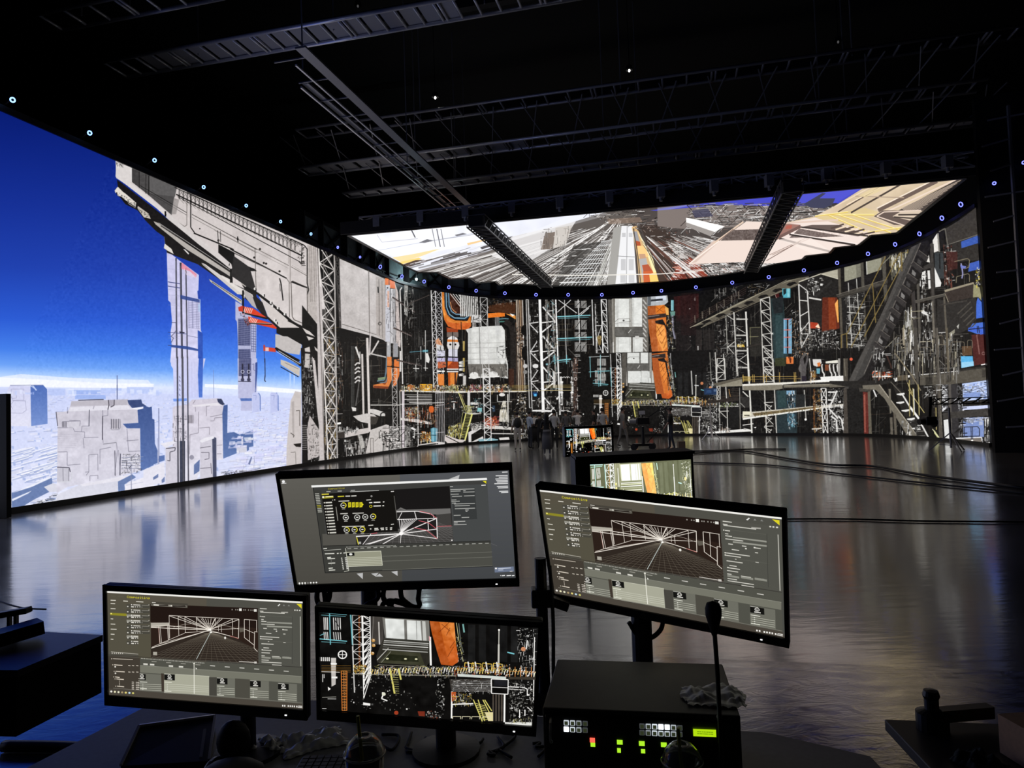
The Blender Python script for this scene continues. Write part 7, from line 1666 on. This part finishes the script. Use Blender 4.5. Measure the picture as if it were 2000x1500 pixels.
# the hood of the thick monitor
o, X, w, h, r, d, n = mE
for c, sz in (((-.025, h / 2), (.05, h)), ((w / 2 - .02, -.006), (w + .05, .012))): MB().box(X(c[0], c[1], -.07), (sz[0], sz[1], .17), np.stack([r, d, n], 1)).build('hood', mat('hood_black', (.016, .017, .02), .6), o)

# ---------------------------------------------------------------- desks
DESK = mat('dark_desk_top', (.32, .32, .33), .5, ns=60); STEEL = mat('desk_steel', (.03, .03, .032), .45, .5)
def legs(t, pts, z1, z0=0.004):
    for p in pts: MB().bar((p[0], p[1], z0), (p[0], p[1], z1), .05).build('leg', STEEL, t)
dp = [atz(x, y, DZ) for x, y in ((345, 1348), (1500, 1430), (1700, 1476))]; dp += [dp[2] + V(-.03, -.7, 0), dp[0] + V(-.35, -1.1, 0)]
t = thing('desk', (0.3, 2, 0), 'dark grey operator desk carrying the monitors at the bottom', 'desk')
MB().prism(dp, DZ - .03, DZ).build('desk_top', DESK, t, bevel=.004); legs(t, [dp[0] * .93 + V(.05, 0, 0), dp[2] * .94, dp[3] + V(-.1, .1, 0), dp[4] + V(.1, .1, 0)], DZ - .03)
lt = [atz(x, y, DZ) for x, y in ((79, 1236), (201, 1240), (34, 1309))]; e = lt[1] - lt[2]; lt = [lt[1], lt[2], lt[2] - CX * 1.6 - AX * .2, lt[1] - CX * 2.0]
t = thing('side_table', (lt[1] + lt[2]) / 2 * V(1, 1, 0), 'black table with deep apron at the left, dark blue sheen on top', 'table')
MB().prism(lt, DZ - .03, DZ).build('table_top', mat('table_black', (.05, .05, .06), .4), t); MB().prism([p * .995 + lt[2] * .005 for p in lt], DZ - .27, DZ - .03).build('apron', DRAPE, t); legs(t, [lt[0] - CX * .5 - AX * .15, lt[1] - CX * .5 + AX * .15, lt[2] + CX * .1 + AX * .1], DZ - .27)
c = atz(8, 1262, DZ); MB().bar(atz(-30, 1255, DZ + .03), atz(80, 1222, DZ + .05), .10, .06).build('x', BLK); o = bpy.data.objects['x']; o.name = 'control_panel'; o.data.name = 'control_panel'; tag(o, 'slanted black control panel lying on the left table', 'panel')
q = atz(25, 1233, DZ); t = thing('bar_light', q, 'black bar on a short post at the left table back edge', 'bar'); u = atd(25, 1200, (q - CAMPOS) @ CF)
for dx in (-.016, .016): MB().bar(q + V(dx, 0, 0), u + V(dx, 0, 0), .014, .02).build('post', BLK, t)
MB().bar(atd(-60, 1212, (q - CAMPOS) @ CF), atd(57, 1191, (q - CAMPOS) @ CF), .05, .028).build('bar', BLK, t, bevel=.004)
rt = [atz(1727, 1404, DZ), atz(2120, 1420, DZ)]; rt += [rt[1] - AX * .8, atz(1782, 1506, DZ) + V(.02, -.3, 0)]
t = thing('side_table', (rt[0] + rt[2]) / 2 * V(1, 1, 0), 'brown-black table at the lower right corner', 'table'); MB().prism(rt, DZ - .035, DZ).build('table_top', mat('brown_black_top', (.035, .03, .027), .5), t, bevel=.004); legs(t, [rt[0] + V(.1, -.08, 0), rt[1] + V(-.1, -.08, 0), rt[3] + V(.1, .1, 0)], DZ - .035)
q = atz(1822, 1424, DZ); t = thing('clamp_bar', q, 'black clamp with a horizontal bar on the right table', 'clamp'); MB().lathe([(0, 0), (.045, 0), (.045, .05), (.02, .06), (.02, .09), (.024, .10), (.02, .115), (0, .118)], q, 18).build('clamp', BLK, t); MB().bar(q + V(0, 0, .04), q + V(.19, .02, .04), .035).build('bar', BLK, t)
c0, c1 = atz(1953, 1470, DZ), atz(2010, 1506, DZ); u = (c1 - c0) / np.linalg.norm(c1 - c0); v = np.cross(u, V(0, 0, 1)) * -1; CARD = mat('cardboard', (.78, .47, .27), .8, ns=80)
t = thing('cardboard_box', c0, 'brown cardboard box on the right table at the picture edge', 'box')
MB().prism([c0, c0 + u * .3, c0 + u * .3 + v * .25, c0 + v * .25], DZ + .001, DZ + .107).build('carton', CARD, t); MB().prism([c0 + v * .13, c0 + u * .3 + v * .13, c0 + u * .3 + v * .25, c0 + v * .25], DZ + .108, DZ + .111).build('flap', CARD, t)

# ---------------------------------------------------------------- the intercom panel and its lights
fz = .985
q = [atz(1059.5, 1382, fz), atz(1446, 1398, fz), atz(1426, 1297, fz), atz(1096, 1285.5, fz)]; r = q[1] - q[0]; r /= np.linalg.norm(r); b = np.cross(V(0, 0, 1), r); W = np.linalg.norm(q[1] - q[0]); D = (q[2] - q[0]) @ b; B = lambda a, z, c=0.0: q[0] + r * a + V(0, 0, -z) - b * c
t = thing('intercom_rack', B(W / 2, fz - DZ, -.2), 'black rack case with lit intercom buttons and a green display', 'equipment')
MB().prism([q[0], q[1], q[0] + r * W + b * D, q[0] + b * D], DZ, fz).build('case', mat('rack_case', (.07, .068, .068), .55), t, bevel=.004)
MB().box(B(W / 2, .115, .004), (W * .97, .006, .2), np.stack([r, b, V(0, 0, 1)], 1)).build('front_panel', BLK, t, bevel=.002)
def face(x, y):
    d = ray(x, y); nb = b; k = ((q[0] - nb * .008 - CAMPOS) @ nb) / (d @ nb); return CAMPOS + d * k
RB = np.stack([r, b, V(0, 0, 1)], 1); LIT = {}
def lit(nm, col, es):
    return mat('lit_' + nm, tuple(c * .3 for c in col), .4, emit=col, es=es)
for (x0, cols, top, bot) in ((1106, 4, [.7, .6, .3, .05], [2.2, .75, .4, .05]), (1254, 7, [.06, .5, .9, 2.4, 1.4, .5, .05], [.05, .25, .7, .6, .6, .4, .05])):
    for k in range(cols):
        for j, es in enumerate((top[k], bot[k])):
            x, y = x0 + 12.3 * k, 1411.5 + 12.8 * j + (x0 - 1106 + 12.3 * k) * .045; p = face(x, y); full = es > 1.2
            fr = lit('white%d' % int(es * 100), (.85, .93, 1.0), es); kf = MB().box(p, (.0128, .004, .0128), RB).build('key', fr, t, bevel=.0015)
            if not full: MB().box(p - b * .001, (.0088, .004, .0088), RB).build('key_cap', lit('key', (.12, .15, .07), .22), kf)
for (x, y, w2, h2, nm, col, es) in ((1157, 1445.5, 10, 8, 'red', (1, .10, .06), 1.6), (1158, 1454.5, 9, 7, 'green', (.50, 1, .03), .9), (1210.5, 1449.5, 11, 8, 'green', (.50, 1, .03), .9), (1209, 1465.5, 7, 8, 'green', (.50, 1, .03), .9), (1253.5, 1452, 11, 8, 'green', (.50, 1, .03), .9), (1256, 1467, 8, 7, 'green', (.50, 1, .03), .9), (1296.5, 1454.5, 11, 8, 'green', (.50, 1, .03), .9)):
    s_ = W / 386.; MB().box(face(x, y), (w2 * s_, .004, h2 * s_), RB).build('talk_light', lit(nm, col, es), t)
p = face(1376, 1430.5); s_ = W / 386.; lc_ = Canvas(0, 0, 180, 60, 1.0, (190, 236, 20)); g = np.random.default_rng(4)
for j in range(2):
    for k in range(14): lc_.R(32 + k * 9, 18 + j * 16, 32 + k * 9 + g.uniform(4, 8), 26 + j * 16, (110, 150, 12))
m = MB(); m.v = [tuple(p + r * a * 21.5 * s_ + V(0, 0, z * 7 * s_) - b * .003) for a, z in ((-1, -1), (1, -1), (1, 1), (-1, 1))]; m.f = [(0, 1, 2, 3)]; m.uv = {0: (0, 0), 1: (1, 0), 2: (1, 1), 3: (0, 1)}; m.build('display', picture_material('lcd_picture', lc_.a, .4, .9), t)
for k in range(2): MB().torus(face(1077 + 326 * k, 1425), .03, .003, r, 14).build('handle', DALU, t)
# gooseneck microphone
p1 = face(1402, 1418) - b * .05; top = atd(1394, 1212, (p1 - CAMPOS) @ CF)
t = thing('gooseneck_microphone', V(p1[0], p1[1], DZ), 'black gooseneck microphone with foam ball before the right monitor', 'microphone')
MB().tube([V(p1[0], p1[1], DZ + .01), p1, (p1 + top) / 2 + V(.002, 0, 0), top], .0055, 8).build('stem', BLK, t); MB().lathe([(0, 0), (.05, 0), (.05, .014), (.012, .022), (0, .022)], V(p1[0], p1[1], DZ), 20).build('base', BLK, t)
MB().lathe([(.006, -.035), (.013, -.01), (.019, .012), (.0195, .028), (.015, .041), (0, .047)], top, 16).build('foam', RUB, t, smooth=True)

# ---------------------------------------------------------------- things on the desk
FILM = mat('clear_film', (.93, .93, .93), .25, trans=.12, ns=25, bump=.9)
def bag(name, c, a, b_, ang, hh, label, seed, rest):
    g = np.random.default_rng(seed); ph = g.uniform(0, 6, 8); ca, sa = math.cos(ang), math.sin(ang)
    def fn(u, v):
        x, y = (u - .5) * 2, (v - .5) * 2; e = max(0, 1 - max(abs(x), abs(y)) ** 4); k = 1 + .1 * math.sin(3 * x + ph[0]) + .08 * math.sin(4 * y + ph[1])
        z = rest + .002 + hh * e * (.55 + .25 * math.sin(6 * x + 3 * y + ph[2]) + .2 * math.sin(8 * y - 4 * x + ph[3]) + .06 * math.sin(17 * x + ph[4]) + .06 * math.sin(19 * y + 9 * x + ph[5])) + .006 * abs(math.sin(11 * x + ph[6]) * math.sin(9 * y + ph[7]))
        return V(c[0] + (ca * x * a - sa * y * b_) * k, c[1] + (sa * x * a + ca * y * b_) * k, max(z, rest + .002))
    m = MB().grid(fn, 34, 30); m.uv = {}; return tag(m.build(name, FILM, smooth=True), label, 'bag')
bag('plastic_bag', atz(1392, 1363, fz), .082, .066, -.1, .022, 'crumpled clear plastic wrap lying on the rack case', 3, fz)
bag('plastic_bag', atz(612, 1452, DZ), .085, .06, .5, .03, 'crumpled clear bag on the desk below the low middle monitor', 5, DZ)
bag('plastic_bag', atz(528, 1462, DZ), .06, .045, .1, .03, 'small crumpled clear bag next to the round black headset', 8, DZ)
t = tag(bag('cloth', atz(1910, 1492, DZ), .06, .05, .3, .03, 'x', 12, DZ), 'crumpled dark cloth on the right table beside the cardboard box', 'cloth'); t.data.materials.clear(); t.data.materials.append(mat('dark_teal_cloth', (.03, .04, .04), .9))
CUP = mat('clear_plastic', (.9, .92, .92), .06, trans=.92, nz=.02); STRAW = mat('olive_straw', (.55, .55, .06), .4)
for (x, y, x1, y1, x2, y2, lab) in ((712, 1470, 712, 1462, 699, 1398, 'clear cup with domed lid and olive straw below the low middle monitor'), (1332, 1486, 1334, 1478, 1324, 1422, 'clear cup with domed lid and olive straw before the intercom rack')):
    dd = 1.62; rim = atd(x, y, dd); z0 = DZ - rim[2]; t = thing('drink_cup', V(rim[0], rim[1], DZ), lab, 'cup'); R_ = .046
    MB().lathe([(0, z0 + .001), (R_ * .72, z0 + .001), (R_ * .98, -.004), (R_ * .94, -.004), (R_ * .68, z0 + .005), (0, z0 + .005)], rim, 28).build('cup', CUP, t, smooth=True)
    MB().lathe([(R_ * 1.05, -.004), (R_ * 1.05, .004), (R_ * .98, .006), (R_ * .85, .024), (R_ * .5, .038), (R_ * .26, .041), (R_ * .24, .039), (R_ * .48, .036), (R_ * .8, .022), (R_ * .94, .004)], rim, 28).build('lid', CUP, t, smooth=True); MB().torus(rim, R_ * 1.03, .0022, (0, 0, 1), 28).build('rim', mat('rim_plastic', (.6, .62, .6), .2), t)
    MB().lathe([(0, z0 + .006), (R_ * .7, z0 + .006), (R_ * .8, z0 * .5), (0, z0 * .5)], rim, 20).build('drink', mat('pale_drink', (.10, .10, .07), .3), t)
    s2 = atd(x2, y2, dd); MB().tube([rim + V(.004, 0, z0 * .8), s2], .0042, 10).build('straw', STRAW, t)
# laptop seen from behind, headset, keyboard
q = [atz(236, 1496, DZ + .02), atz(272, 1419, DZ + .05), atz(420, 1399, DZ + .05), atz(408, 1486, DZ + .02)]; up_ = V(0, 0, .014)
t = thing('laptop', q[0] * .5 + q[2] * .5 - V(0, 0, .04), 'dark closed laptop tilted up at the lower left, thin bright rim', 'laptop')
MB().add(q + [p - up_ for p in q], [(0, 1, 2, 3), (4, 5, 6, 7), (0, 1, 5, 4), (1, 2, 6, 5), (2, 3, 7, 6), (3, 0, 4, 7)]).build('lid', mat('laptop_lid', (.03, .032, .038), .35, .3), t)
m = MB()
for a, b2 in ((1, 2), (2, 3), (0, 1)): m.bar(q[a] + up_ * .2, q[b2] + up_ * .2, .007)
m.build('rim', ALU, t); MB().prism([p * V(1, 1, 0) for p in (q[0], q[1], q[2], q[3])], DZ, DZ + .012).build('base', BLK, t); MB().bar(atz(392, 1480, DZ + .03), atz(400, 1425, DZ + .05), .008, .006).build('hinge', DALU, t); MB().bar((q[1] + q[2]) / 2 - up_, (q[1] + q[2]) / 2 * V(1, 1, 0) + V(0, 0, DZ + .01), .12, .02).build('stand', BLK, t)
q = atz(456, 1446, DZ + .07); t = thing('headset', V(q[0], q[1], DZ), 'round black headset propped on the desk under the left monitor', 'headset'); MB().ell(q, (.05, .035, .058)).build('ear_cup', RUB, t, smooth=True); MB().ell(q + V(.05, -.13, -.03), (.09, .06, .036)).build('pad', RUB, t, smooth=True)
MB().tube([q + V(-.03 + .0 * k, -.02 - .016 * k, -.05 + .012 * k - .0016 * k * k) for k in range(9)], .012, 10).build('headband', BLK, t)
q = atz(655, 1492, DZ); t = thing('keyboard', q, 'black keyboard at the bottom edge left of the first cup', 'keyboard'); MB().box(q + V(0, -.05, .008), (.2, .14, .014)).build('body', BLK, t, bevel=.003); key = None
for j in range(5):
    for k in range(9):
        at = q + V(-.085 + k * .021, .008 - j * .021, .0165)
        if key is None: key = MB().box(at, (.017, .017, .005)).build('keycap', mat('keycap_black', (.05, .05, .052), .5), t, at=at)
        else: piece(key, 'keycap', t, at)
def cable(name, pts, rad, label, m=RUB):
    P = catmull([np.array(p) for p in pts], 8); return tag(MB().tube(list(P), rad, 6).build(name, m, smooth=True), label, 'cable')
G = np.random.default_rng(2)
for k, (x0, x1) in enumerate(((622, 640), (632, 655), (646, 640), (735, 700), (752, 790), (782, 764), (820, 748))):
    d0 = 2.35; P = [atd(x0, 1140, d0), atd(x0 - 3 + 6 * (k % 2), 1168, d0), atd((x0 + x1) / 2 + (30 if k > 4 else -6), 1186, d0), atd(x1, 1180 if k > 4 else 1230, d0), atd(x1, 1300, d0 - .05), V(*atd(x1, 1300, d0 - .05)[:2], DZ + .01)]
    cable('monitor_cable', P, .009, 'black cable hanging behind the upper middle monitor, %s from the left' % ordi(k + 1))
for k in range(8):
    x = 760 + 40 * k; P = [atz(x + G.uniform(-30, 30), 1440 + 9 * j + G.uniform(-14, 14), DZ + .006) for j in range(5)]
    cable('desk_cable', P, .0045, 'thin black cable snaking over the desk between cup and rack, %s from the left' % ordi(k + 1))
p = atd(1055, 1090, 2.35); t = thing('arm_pole', V(p[0], p[1], DZ), 'thick black clamp pole left of the right monitor', 'pole'); MB().tube([V(p[0], p[1], DZ), p], .02, 14).build('pole', BLK, t); MB().box(V(p[0], p[1], p[2] - .13), (.07, .07, .06)).build('clamp', BLK, t, bevel=.006); MB().bar(V(p[0], p[1], p[2] - .13), V(p[0] + .09, p[1] - .02, p[2] - .16), .03).build('arm', BLK, t); MB().lathe([(0, 0), (.06, 0), (.06, .05), (.03, .06), (0, .06)], V(p[0], p[1], DZ), 16).build('foot', BLK, t)
cable('pole_cable', [p + V(.03, -.03, -.02), p + V(.035, -.03, -.2), p + V(.03, -.03, -.4), p + V(.04, -.05, -.5), V(p[0] + .05, p[1] - .1, DZ + .01)], .007, 'black cable running down beside the clamp pole')
cable('monitor_cable', [atd(1228, 1215, 2.3), atd(1245, 1240, 2.3), atd(1270, 1246, 2.3), atd(1290, 1230, 2.3), atd(1296, 1208, 2.3)], .008, 'black cable loop hanging under the right monitor')
# cables on the floor
for pts, rad, lab in (([(1340, 883), (1400, 882), (1470, 879), (1535, 879)], .03, 'short black floor cable right of the box'), ([(1345, 888), (1440, 882), (1540, 898), (1620, 910), (1705, 913), (1800, 930), (2000, 957)], .03, 'long black floor cable curving to the right edge, farther one'), ([(1355, 905), (1500, 910), (1640, 927), (1800, 945), (2020, 968)], .02, 'long thin floor cable to the right edge, middle one'), ([(1535, 1016), (1650, 1016), (1800, 1020), (2010, 1022)], .013, 'thin floor cable right of the right monitor, nearest one'), ([(6, 1470), (120, 1472), (240, 1480), (360, 1484)], .03, 'thick black cable ramp on the blue floor beside the laptop'), ([(-20, 1166), (15, 1180), (50, 1188), (90, 1190)], .004, 'hair-thin wire arching over the left table')):
    z = .0 if 'arching' not in lab else DZ + .1
    cable('floor_cable' if z == 0 else 'thin_wire', [atz(x, y, z) + V(0, 0, rad + .005 if z == 0 else 0) for x, y in pts], rad, lab)

# ---------------------------------------------------------------- people
SKIN, HAIR, SHOE = mat('skin', (.33, .21, .16), .55), mat('black_hair', (.010, .009, .009), .5), mat('dark_shoe', (.05, .05, .05), .5)
def person(x, y, face_deg, hgt, shirt, trousers, label, arms='down', step=0.0, skirt=None, long_hair=False, shoe=None):
    f = atz(x, y, 0.004); k = hgt / 1.72; a = math.radians(face_deg)
    R = np.array(((math.cos(a), -math.sin(a), 0), (math.sin(a), math.cos(a), 0), (0, 0, 1)))
    T = lambda p: f + R @ (np.array(p, float) * k)
    t = thing('person', f, label, 'person', None)
    J, E, RD, MT = [], [], [], []
    def j(p, r, par=None, mi=0):
        J.append(T(p)); RD.append(tuple(c * k for c in (r if isinstance(r, tuple) else (r, r))))
        if par is not None: E.append((par, len(J) - 1)); MT.append(mi)
        return len(J) - 1
    pel = j((0, 0, .95), (.135, .105)); wa = j((0, .01, 1.10), (.125, .095), pel, 0); ch = j((0, .0, 1.30), (.155, .105), wa, 0); nk = j((0, .005, 1.46), .055, ch, 0)
    hb = j((0, .025, 1.545), .064, nk, 2); hm = j((0, .03, 1.615), (.076, .09), hb, 2); j((0, .02, 1.69), .056, hm, 2)
    for s in (-1, 1):
        st = step * s; hip = j((s * .09, st * .2, .86), .088, pel, 1); kn = j((s * .10, st * .55 + .02, .49), .06, hip, 1); an = j((s * .105, st - .02 - max(0, -st) * .1, .085), .042, kn, 1); j((s * .12, st + .12, .032), (.042, .03), an, 3)
        sh = j((s * .175, -.005, 1.39), .065, ch, 0); el, wr, pa = {'down': ((.235, -.03, 1.11), (.25, .05, .88), (.25, .08, .80)), 'front': ((.22, .02, 1.12), (.10, .22, 1.08), (.04, .26, 1.09)), 'up': ((.24, .18, 1.33), (.12, .30, 1.56), (.09, .33, 1.63)), 'walk': ((.23, -.06 * s, 1.11), (.24, .08 - .14 * s, .9), (.24, .11 - .15 * s, .83))}[arms]
        m_ = lambda p: (s * p[0], p[1], p[2]); e = j(m_(el), .046, sh, 0); w_ = j(m_(wr), .031, e, 2); j(m_(pa), (.036, .02), w_, 2)
    me = bpy.data.meshes.new('b'); me.from_pydata([tuple(p) for p in J], E, []); o = bpy.data.objects.new('b', me); COL.objects.link(o)
    md = o.modifiers.new('s', 'SKIN'); md.use_smooth_shade = True
    for i, v in enumerate(me.skin_vertices[0].data): v.radius = RD[i]; v.use_root = (i == 0)
    o.modifiers.new('u', 'SUBSURF').levels = 1
    dg = bpy.context.evaluated_depsgraph_get(); ev = o.evaluated_get(dg).to_mesh(); b = MB(); b.v = [tuple(v.co) for v in ev.vertices]; b.f = [tuple(p.vertices) for p in ev.polygons]; nb = len(b.f); bpy.data.objects.remove(o)
    A = np.array([J[e[0]] for e in E]); Bq = np.array([J[e[1]] for e in E]); mi = []
    for q in b.f:
        c = np.mean([b.v[i] for i in q], 0); d = Bq - A; u = np.clip(((c - A) * d).sum(1) / (d * d).sum(1), 0, 1); mi.append(MT[int(np.argmin(np.linalg.norm(c - A - d * u[:, None], axis=1) - .02))])
    for s in (-1, 1):                                               # five bent fingers on each palm
        pw, pp = (J[-1], J[-2]) if s == 1 else (J[-7], J[-8]); dr = (pw - pp) / np.linalg.norm(pw - pp); sd_ = R @ V(0, 1, 0) if arms in ('down', 'walk') else R @ V(1, 0, 0); bend = R @ V(-s, 0, 0) if arms in ('down', 'walk') else V(0, 0, -1.0)
        for i, l in enumerate((.062, .072, .068, .054)):
            p = pw + sd_ * (.028 - .018 * i) * k; b.tube([p, p + dr * l * .55 * k, p + (dr * l + bend * .02) * k], [.0085 * k, .008 * k, .006 * k], 6)
        p = pp + (pw - pp) * .6 + sd_ * .028 * k; b.tube([p, p + (sd_ * .028 + dr * .03) * k, p + (sd_ * .032 + dr * .06) * k], [.010 * k, .009 * k, .007 * k], 6)
    mi += [2] * (len(b.f) - nb)
    ob = b.build('body', [shirt, trousers, SKIN, shoe or SHOE], t, smooth=True)
    for p_, i in zip(ob.data.polygons, mi): p_.material_index = i
    hc = T((0, .012, 1.645)); MB().ell(hc, (.093 * k, .102 * k, .088 * k), R, 14, 10).build('hair', HAIR, t, smooth=True)
    if long_hair: MB().lathe([(.02, -.42), (.10, -.36), (.105, -.1), (.09, .03), (.02, .09)], T((0, -.04, 1.66)), 14, k, k * .62, R).build('long_hair', HAIR, t, smooth=True)
    m = MB(); m.ell(T((0, .125, 1.60)), (.014 * k, .02 * k, .024 * k), R, 8, 6); [m.ell(T((s * .083, .03, 1.605)), (.012 * k, .022 * k, .03 * k), R, 8, 6) for s in (-1, 1)]; m.build('nose_and_ears', SKIN, t)
    m = MB(); [m.ell(T((s * .032, .113, 1.622)), (.013 * k, .008 * k, .008 * k), R, 8, 6) for s in (-1, 1)]; m.build('eyes', HAIR, t); MB().ell(T((0, .112, 1.562)), (.024 * k, .008 * k, .007 * k), R, 8, 6).build('mouth', mat('lips', (.25, .11, .1), .5), t)
    if skirt: MB().lathe([(.16, -.02), (.14, .06), (.19, -.2), (.235, -.7), (.225, -.7), (.15, -.1)], T((0, 0, .98)), 20, k, k * .8, R).build('skirt', skirt, t, smooth=True)
    return t, T
C_ = lambda n, c: mat(n, c, .8, ns=60)
WHT, BLU, BLKC, GRY, DGR, BEI, NAV, LGR = C_('white_shirt', (.85, .84, .82)), C_('blue_shirt', (.50, .60, .78)), C_('black_cloth', (.012, .012, .013)), C_('grey_shirt', (.5, .5, .5)), C_('dark_grey_cloth', (.13, .13, .135)), C_('beige_trousers', (.62, .57, .5)), C_('navy_trousers', (.035, .042, .06)), C_('olive_grey', (.2, .195, .18))
p1_ = person(1012, 879, 12, 1.72, WHT, BEI, 'person in pale shirt and beige trousers with a backpack, left end of the crowd')
person(1036, 876.5, -62, 1.74, BLU, NAV, 'person in light blue shirt and dark trousers, arms folded, second from the crowd left end', 'front')
person(1045, 866, -10, 1.62, WHT, BLKC, 'person in white top half hidden behind the person in the blue shirt', 'down', skirt=BLKC)
person(1056, 876, 20, 1.62, BLKC, BLKC, 'person all in black left of the long-haired person in a skirt', 'front')
person(1069, 888, 5, 1.62, BLKC, DGR, 'person with long black hair, black top and long grey skirt', 'front', skirt=DGR, long_hair=True, shoe=C_('pale_shoe', (.5, .48, .45)))
person(1084, 876, 5, 1.74, GRY, BLKC, 'person in grey shirt and black trousers right of the long-haired person')
person(1107, 868, 10, 1.68, DGR, NAV, 'person in dark grey shirt left of the arm-raising person')
person(1130, 867, 15, 1.72, WHT, NAV, 'person in white shirt raising both arms to take a photograph', 'up')
person(1162, 868, 68, 1.72, BLKC, BLKC, 'person in black seen in profile above the small field monitor')
person(1179, 872, 5, 1.76, GRY, BLKC, 'broad person in grey shirt right of the profile in black')
person(1218, 872, -78, 1.76, LGR, LGR, 'person in dark olive clothes walking beside the camera dolly', 'walk', .2)
person(1312, 878.5, 72, 1.70, BLKC, NAV, 'person in dark jacket and jeans standing alone right of the dolly', 'walk', .1)
T = p1_[1]; c = T((-.02, -.17, 1.22)); t = thing('backpack', c, 'black backpack worn by the person in the pale shirt', 'backpack')
MB().ell(c, (.17, .11, .24)).build('bag', RUB, t, smooth=True); [MB().tube([T((s * .1, -.12, 1.38)), T((s * .12, 0, 1.45)), T((s * .12, .1, 1.35)), T((s * .13, .02, 1.1)), T((s * .12, -.1, 1.05))], .02, 6).build('strap', RUB, t) for s in (-1, 1)]

# ---------------------------------------------------------------- film gear on the stage
g0 = atz(1257, 879); U = lambda dx, z, dy=0.0: g0 + CX * dx + AX * dy + V(0, 0, z)
t = thing('camera_dolly', g0, 'black wheeled camera dolly with a film camera in front of the crowd', 'camera')
MB().box(U(0, .22), (.75, .5, .1)).build('chassis', BLK, t); MB().tube([U(0, .2), U(0, .95)], .07, 10).build('column', BLK, t)
for sx in (-.36, .36):
    for sy in (-.24, .24): MB().tube([U(sx, .14, sy - .05), U(sx, .14, sy + .05)], .135, 16).build('wheel', RUB, t)
MB().box(U(.02, 1.18), (.5, .26, .28)).build('camera_body', BLK, t, bevel=.02); MB().tube([U(-.24, 1.18), U(-.52, 1.18)], .10, 14).build('lens', DALU, t); MB().box(U(.0, 1.52, -.1), (.24, .04, .15)).build('viewfinder', mat('pale_panel', (.6, .6, .6), .5), t); MB().bar(U(.0, 1.3), U(0, 1.46, -.1), .04).build('viewfinder_arm', BLK, t); MB().bar(U(.2, 1.3), U(.7, 1.62), .03).build('arm', BLK, t); MB().bar(U(.7, 1.62), U(.95, 1.2), .03).build('arm', BLK, t); MB().bar(U(.15, .3), U(.6, .75), .03).build('push_bar', BLK, t)
q = atz(1331, 881); tag(MB().box(q + V(0, 0, .19), (.26, .26, .37)).build('apple_box', mat('plywood', (.20, .15, .10), .7)), 'small brown wooden box on the floor beside the lone person', 'box')
def tripod(name, q, h, label, spread=.5, ht=.55, m=DALU):
    t = thing(name, q, label, 'stand'); MB().tube([q + V(0, 0, .12), q + V(0, 0, h)], .035, 8).build('pole', m, t)
    for k in range(3):
        a = 2.1 * k + .4; f = q + V(math.cos(a), math.sin(a), 0) * spread + V(0, 0, .02); MB().bar(q + V(0, 0, ht), f, .035).build('leg', m, t); MB().bar(q + V(0, 0, .2), q * .5 + f * .5 + V(0, 0, ht * .36), .02).build('brace', m, t)
    return t
q = atz(1390, 860); tripod('light_stand', q, 1.7, 'thin stand with small tripod legs before the right half of the wall', .5, .6, ALU)
q = atz(1858, 882); dq = (q - CAMPOS) @ CF; tripod('jib_tripod', q, (atd(1856, 796, dq))[2], 'black tripod carrying the camera crane at the right', .62, .6)
t = thing('camera_crane', atd(1856, 790, dq), 'long black camera crane arm reaching in from the right on a tripod', 'crane')
a_, b_ = atd(1816, 790, dq), atd(2060, 783, dq); MB().bar(a_, b_, .09, .03).build('boom', BLK, t); MB().bar(a_ + V(0, 0, .17), b_ + V(0, 0, .2), .05, .03).build('boom_rail', BLK, t)
for k in range(12): MB().bar(a_ + (b_ - a_) * k / 12, a_ + (b_ - a_) * (k + 1) / 12 + V(0, 0, .18), .035).build('lattice', BLK, t)
c = atd(1815, 822, dq); MB().bar(a_ + V(.02, 0, .25), c + V(0, 0, .1), .09).build('head_post', BLK, t); MB().box(c, (.34, .3, .28)).build('camera_body', BLK, t, bevel=.03); MB().tube([c + V(-.1, 0, 0), c + V(-.36, -.05, -.02)], .09, 12).build('lens', BLK, t); MB().ell(c + V(.14, 0, -.05), (.13, .13, .17)).build('remote_head', BLK, t)
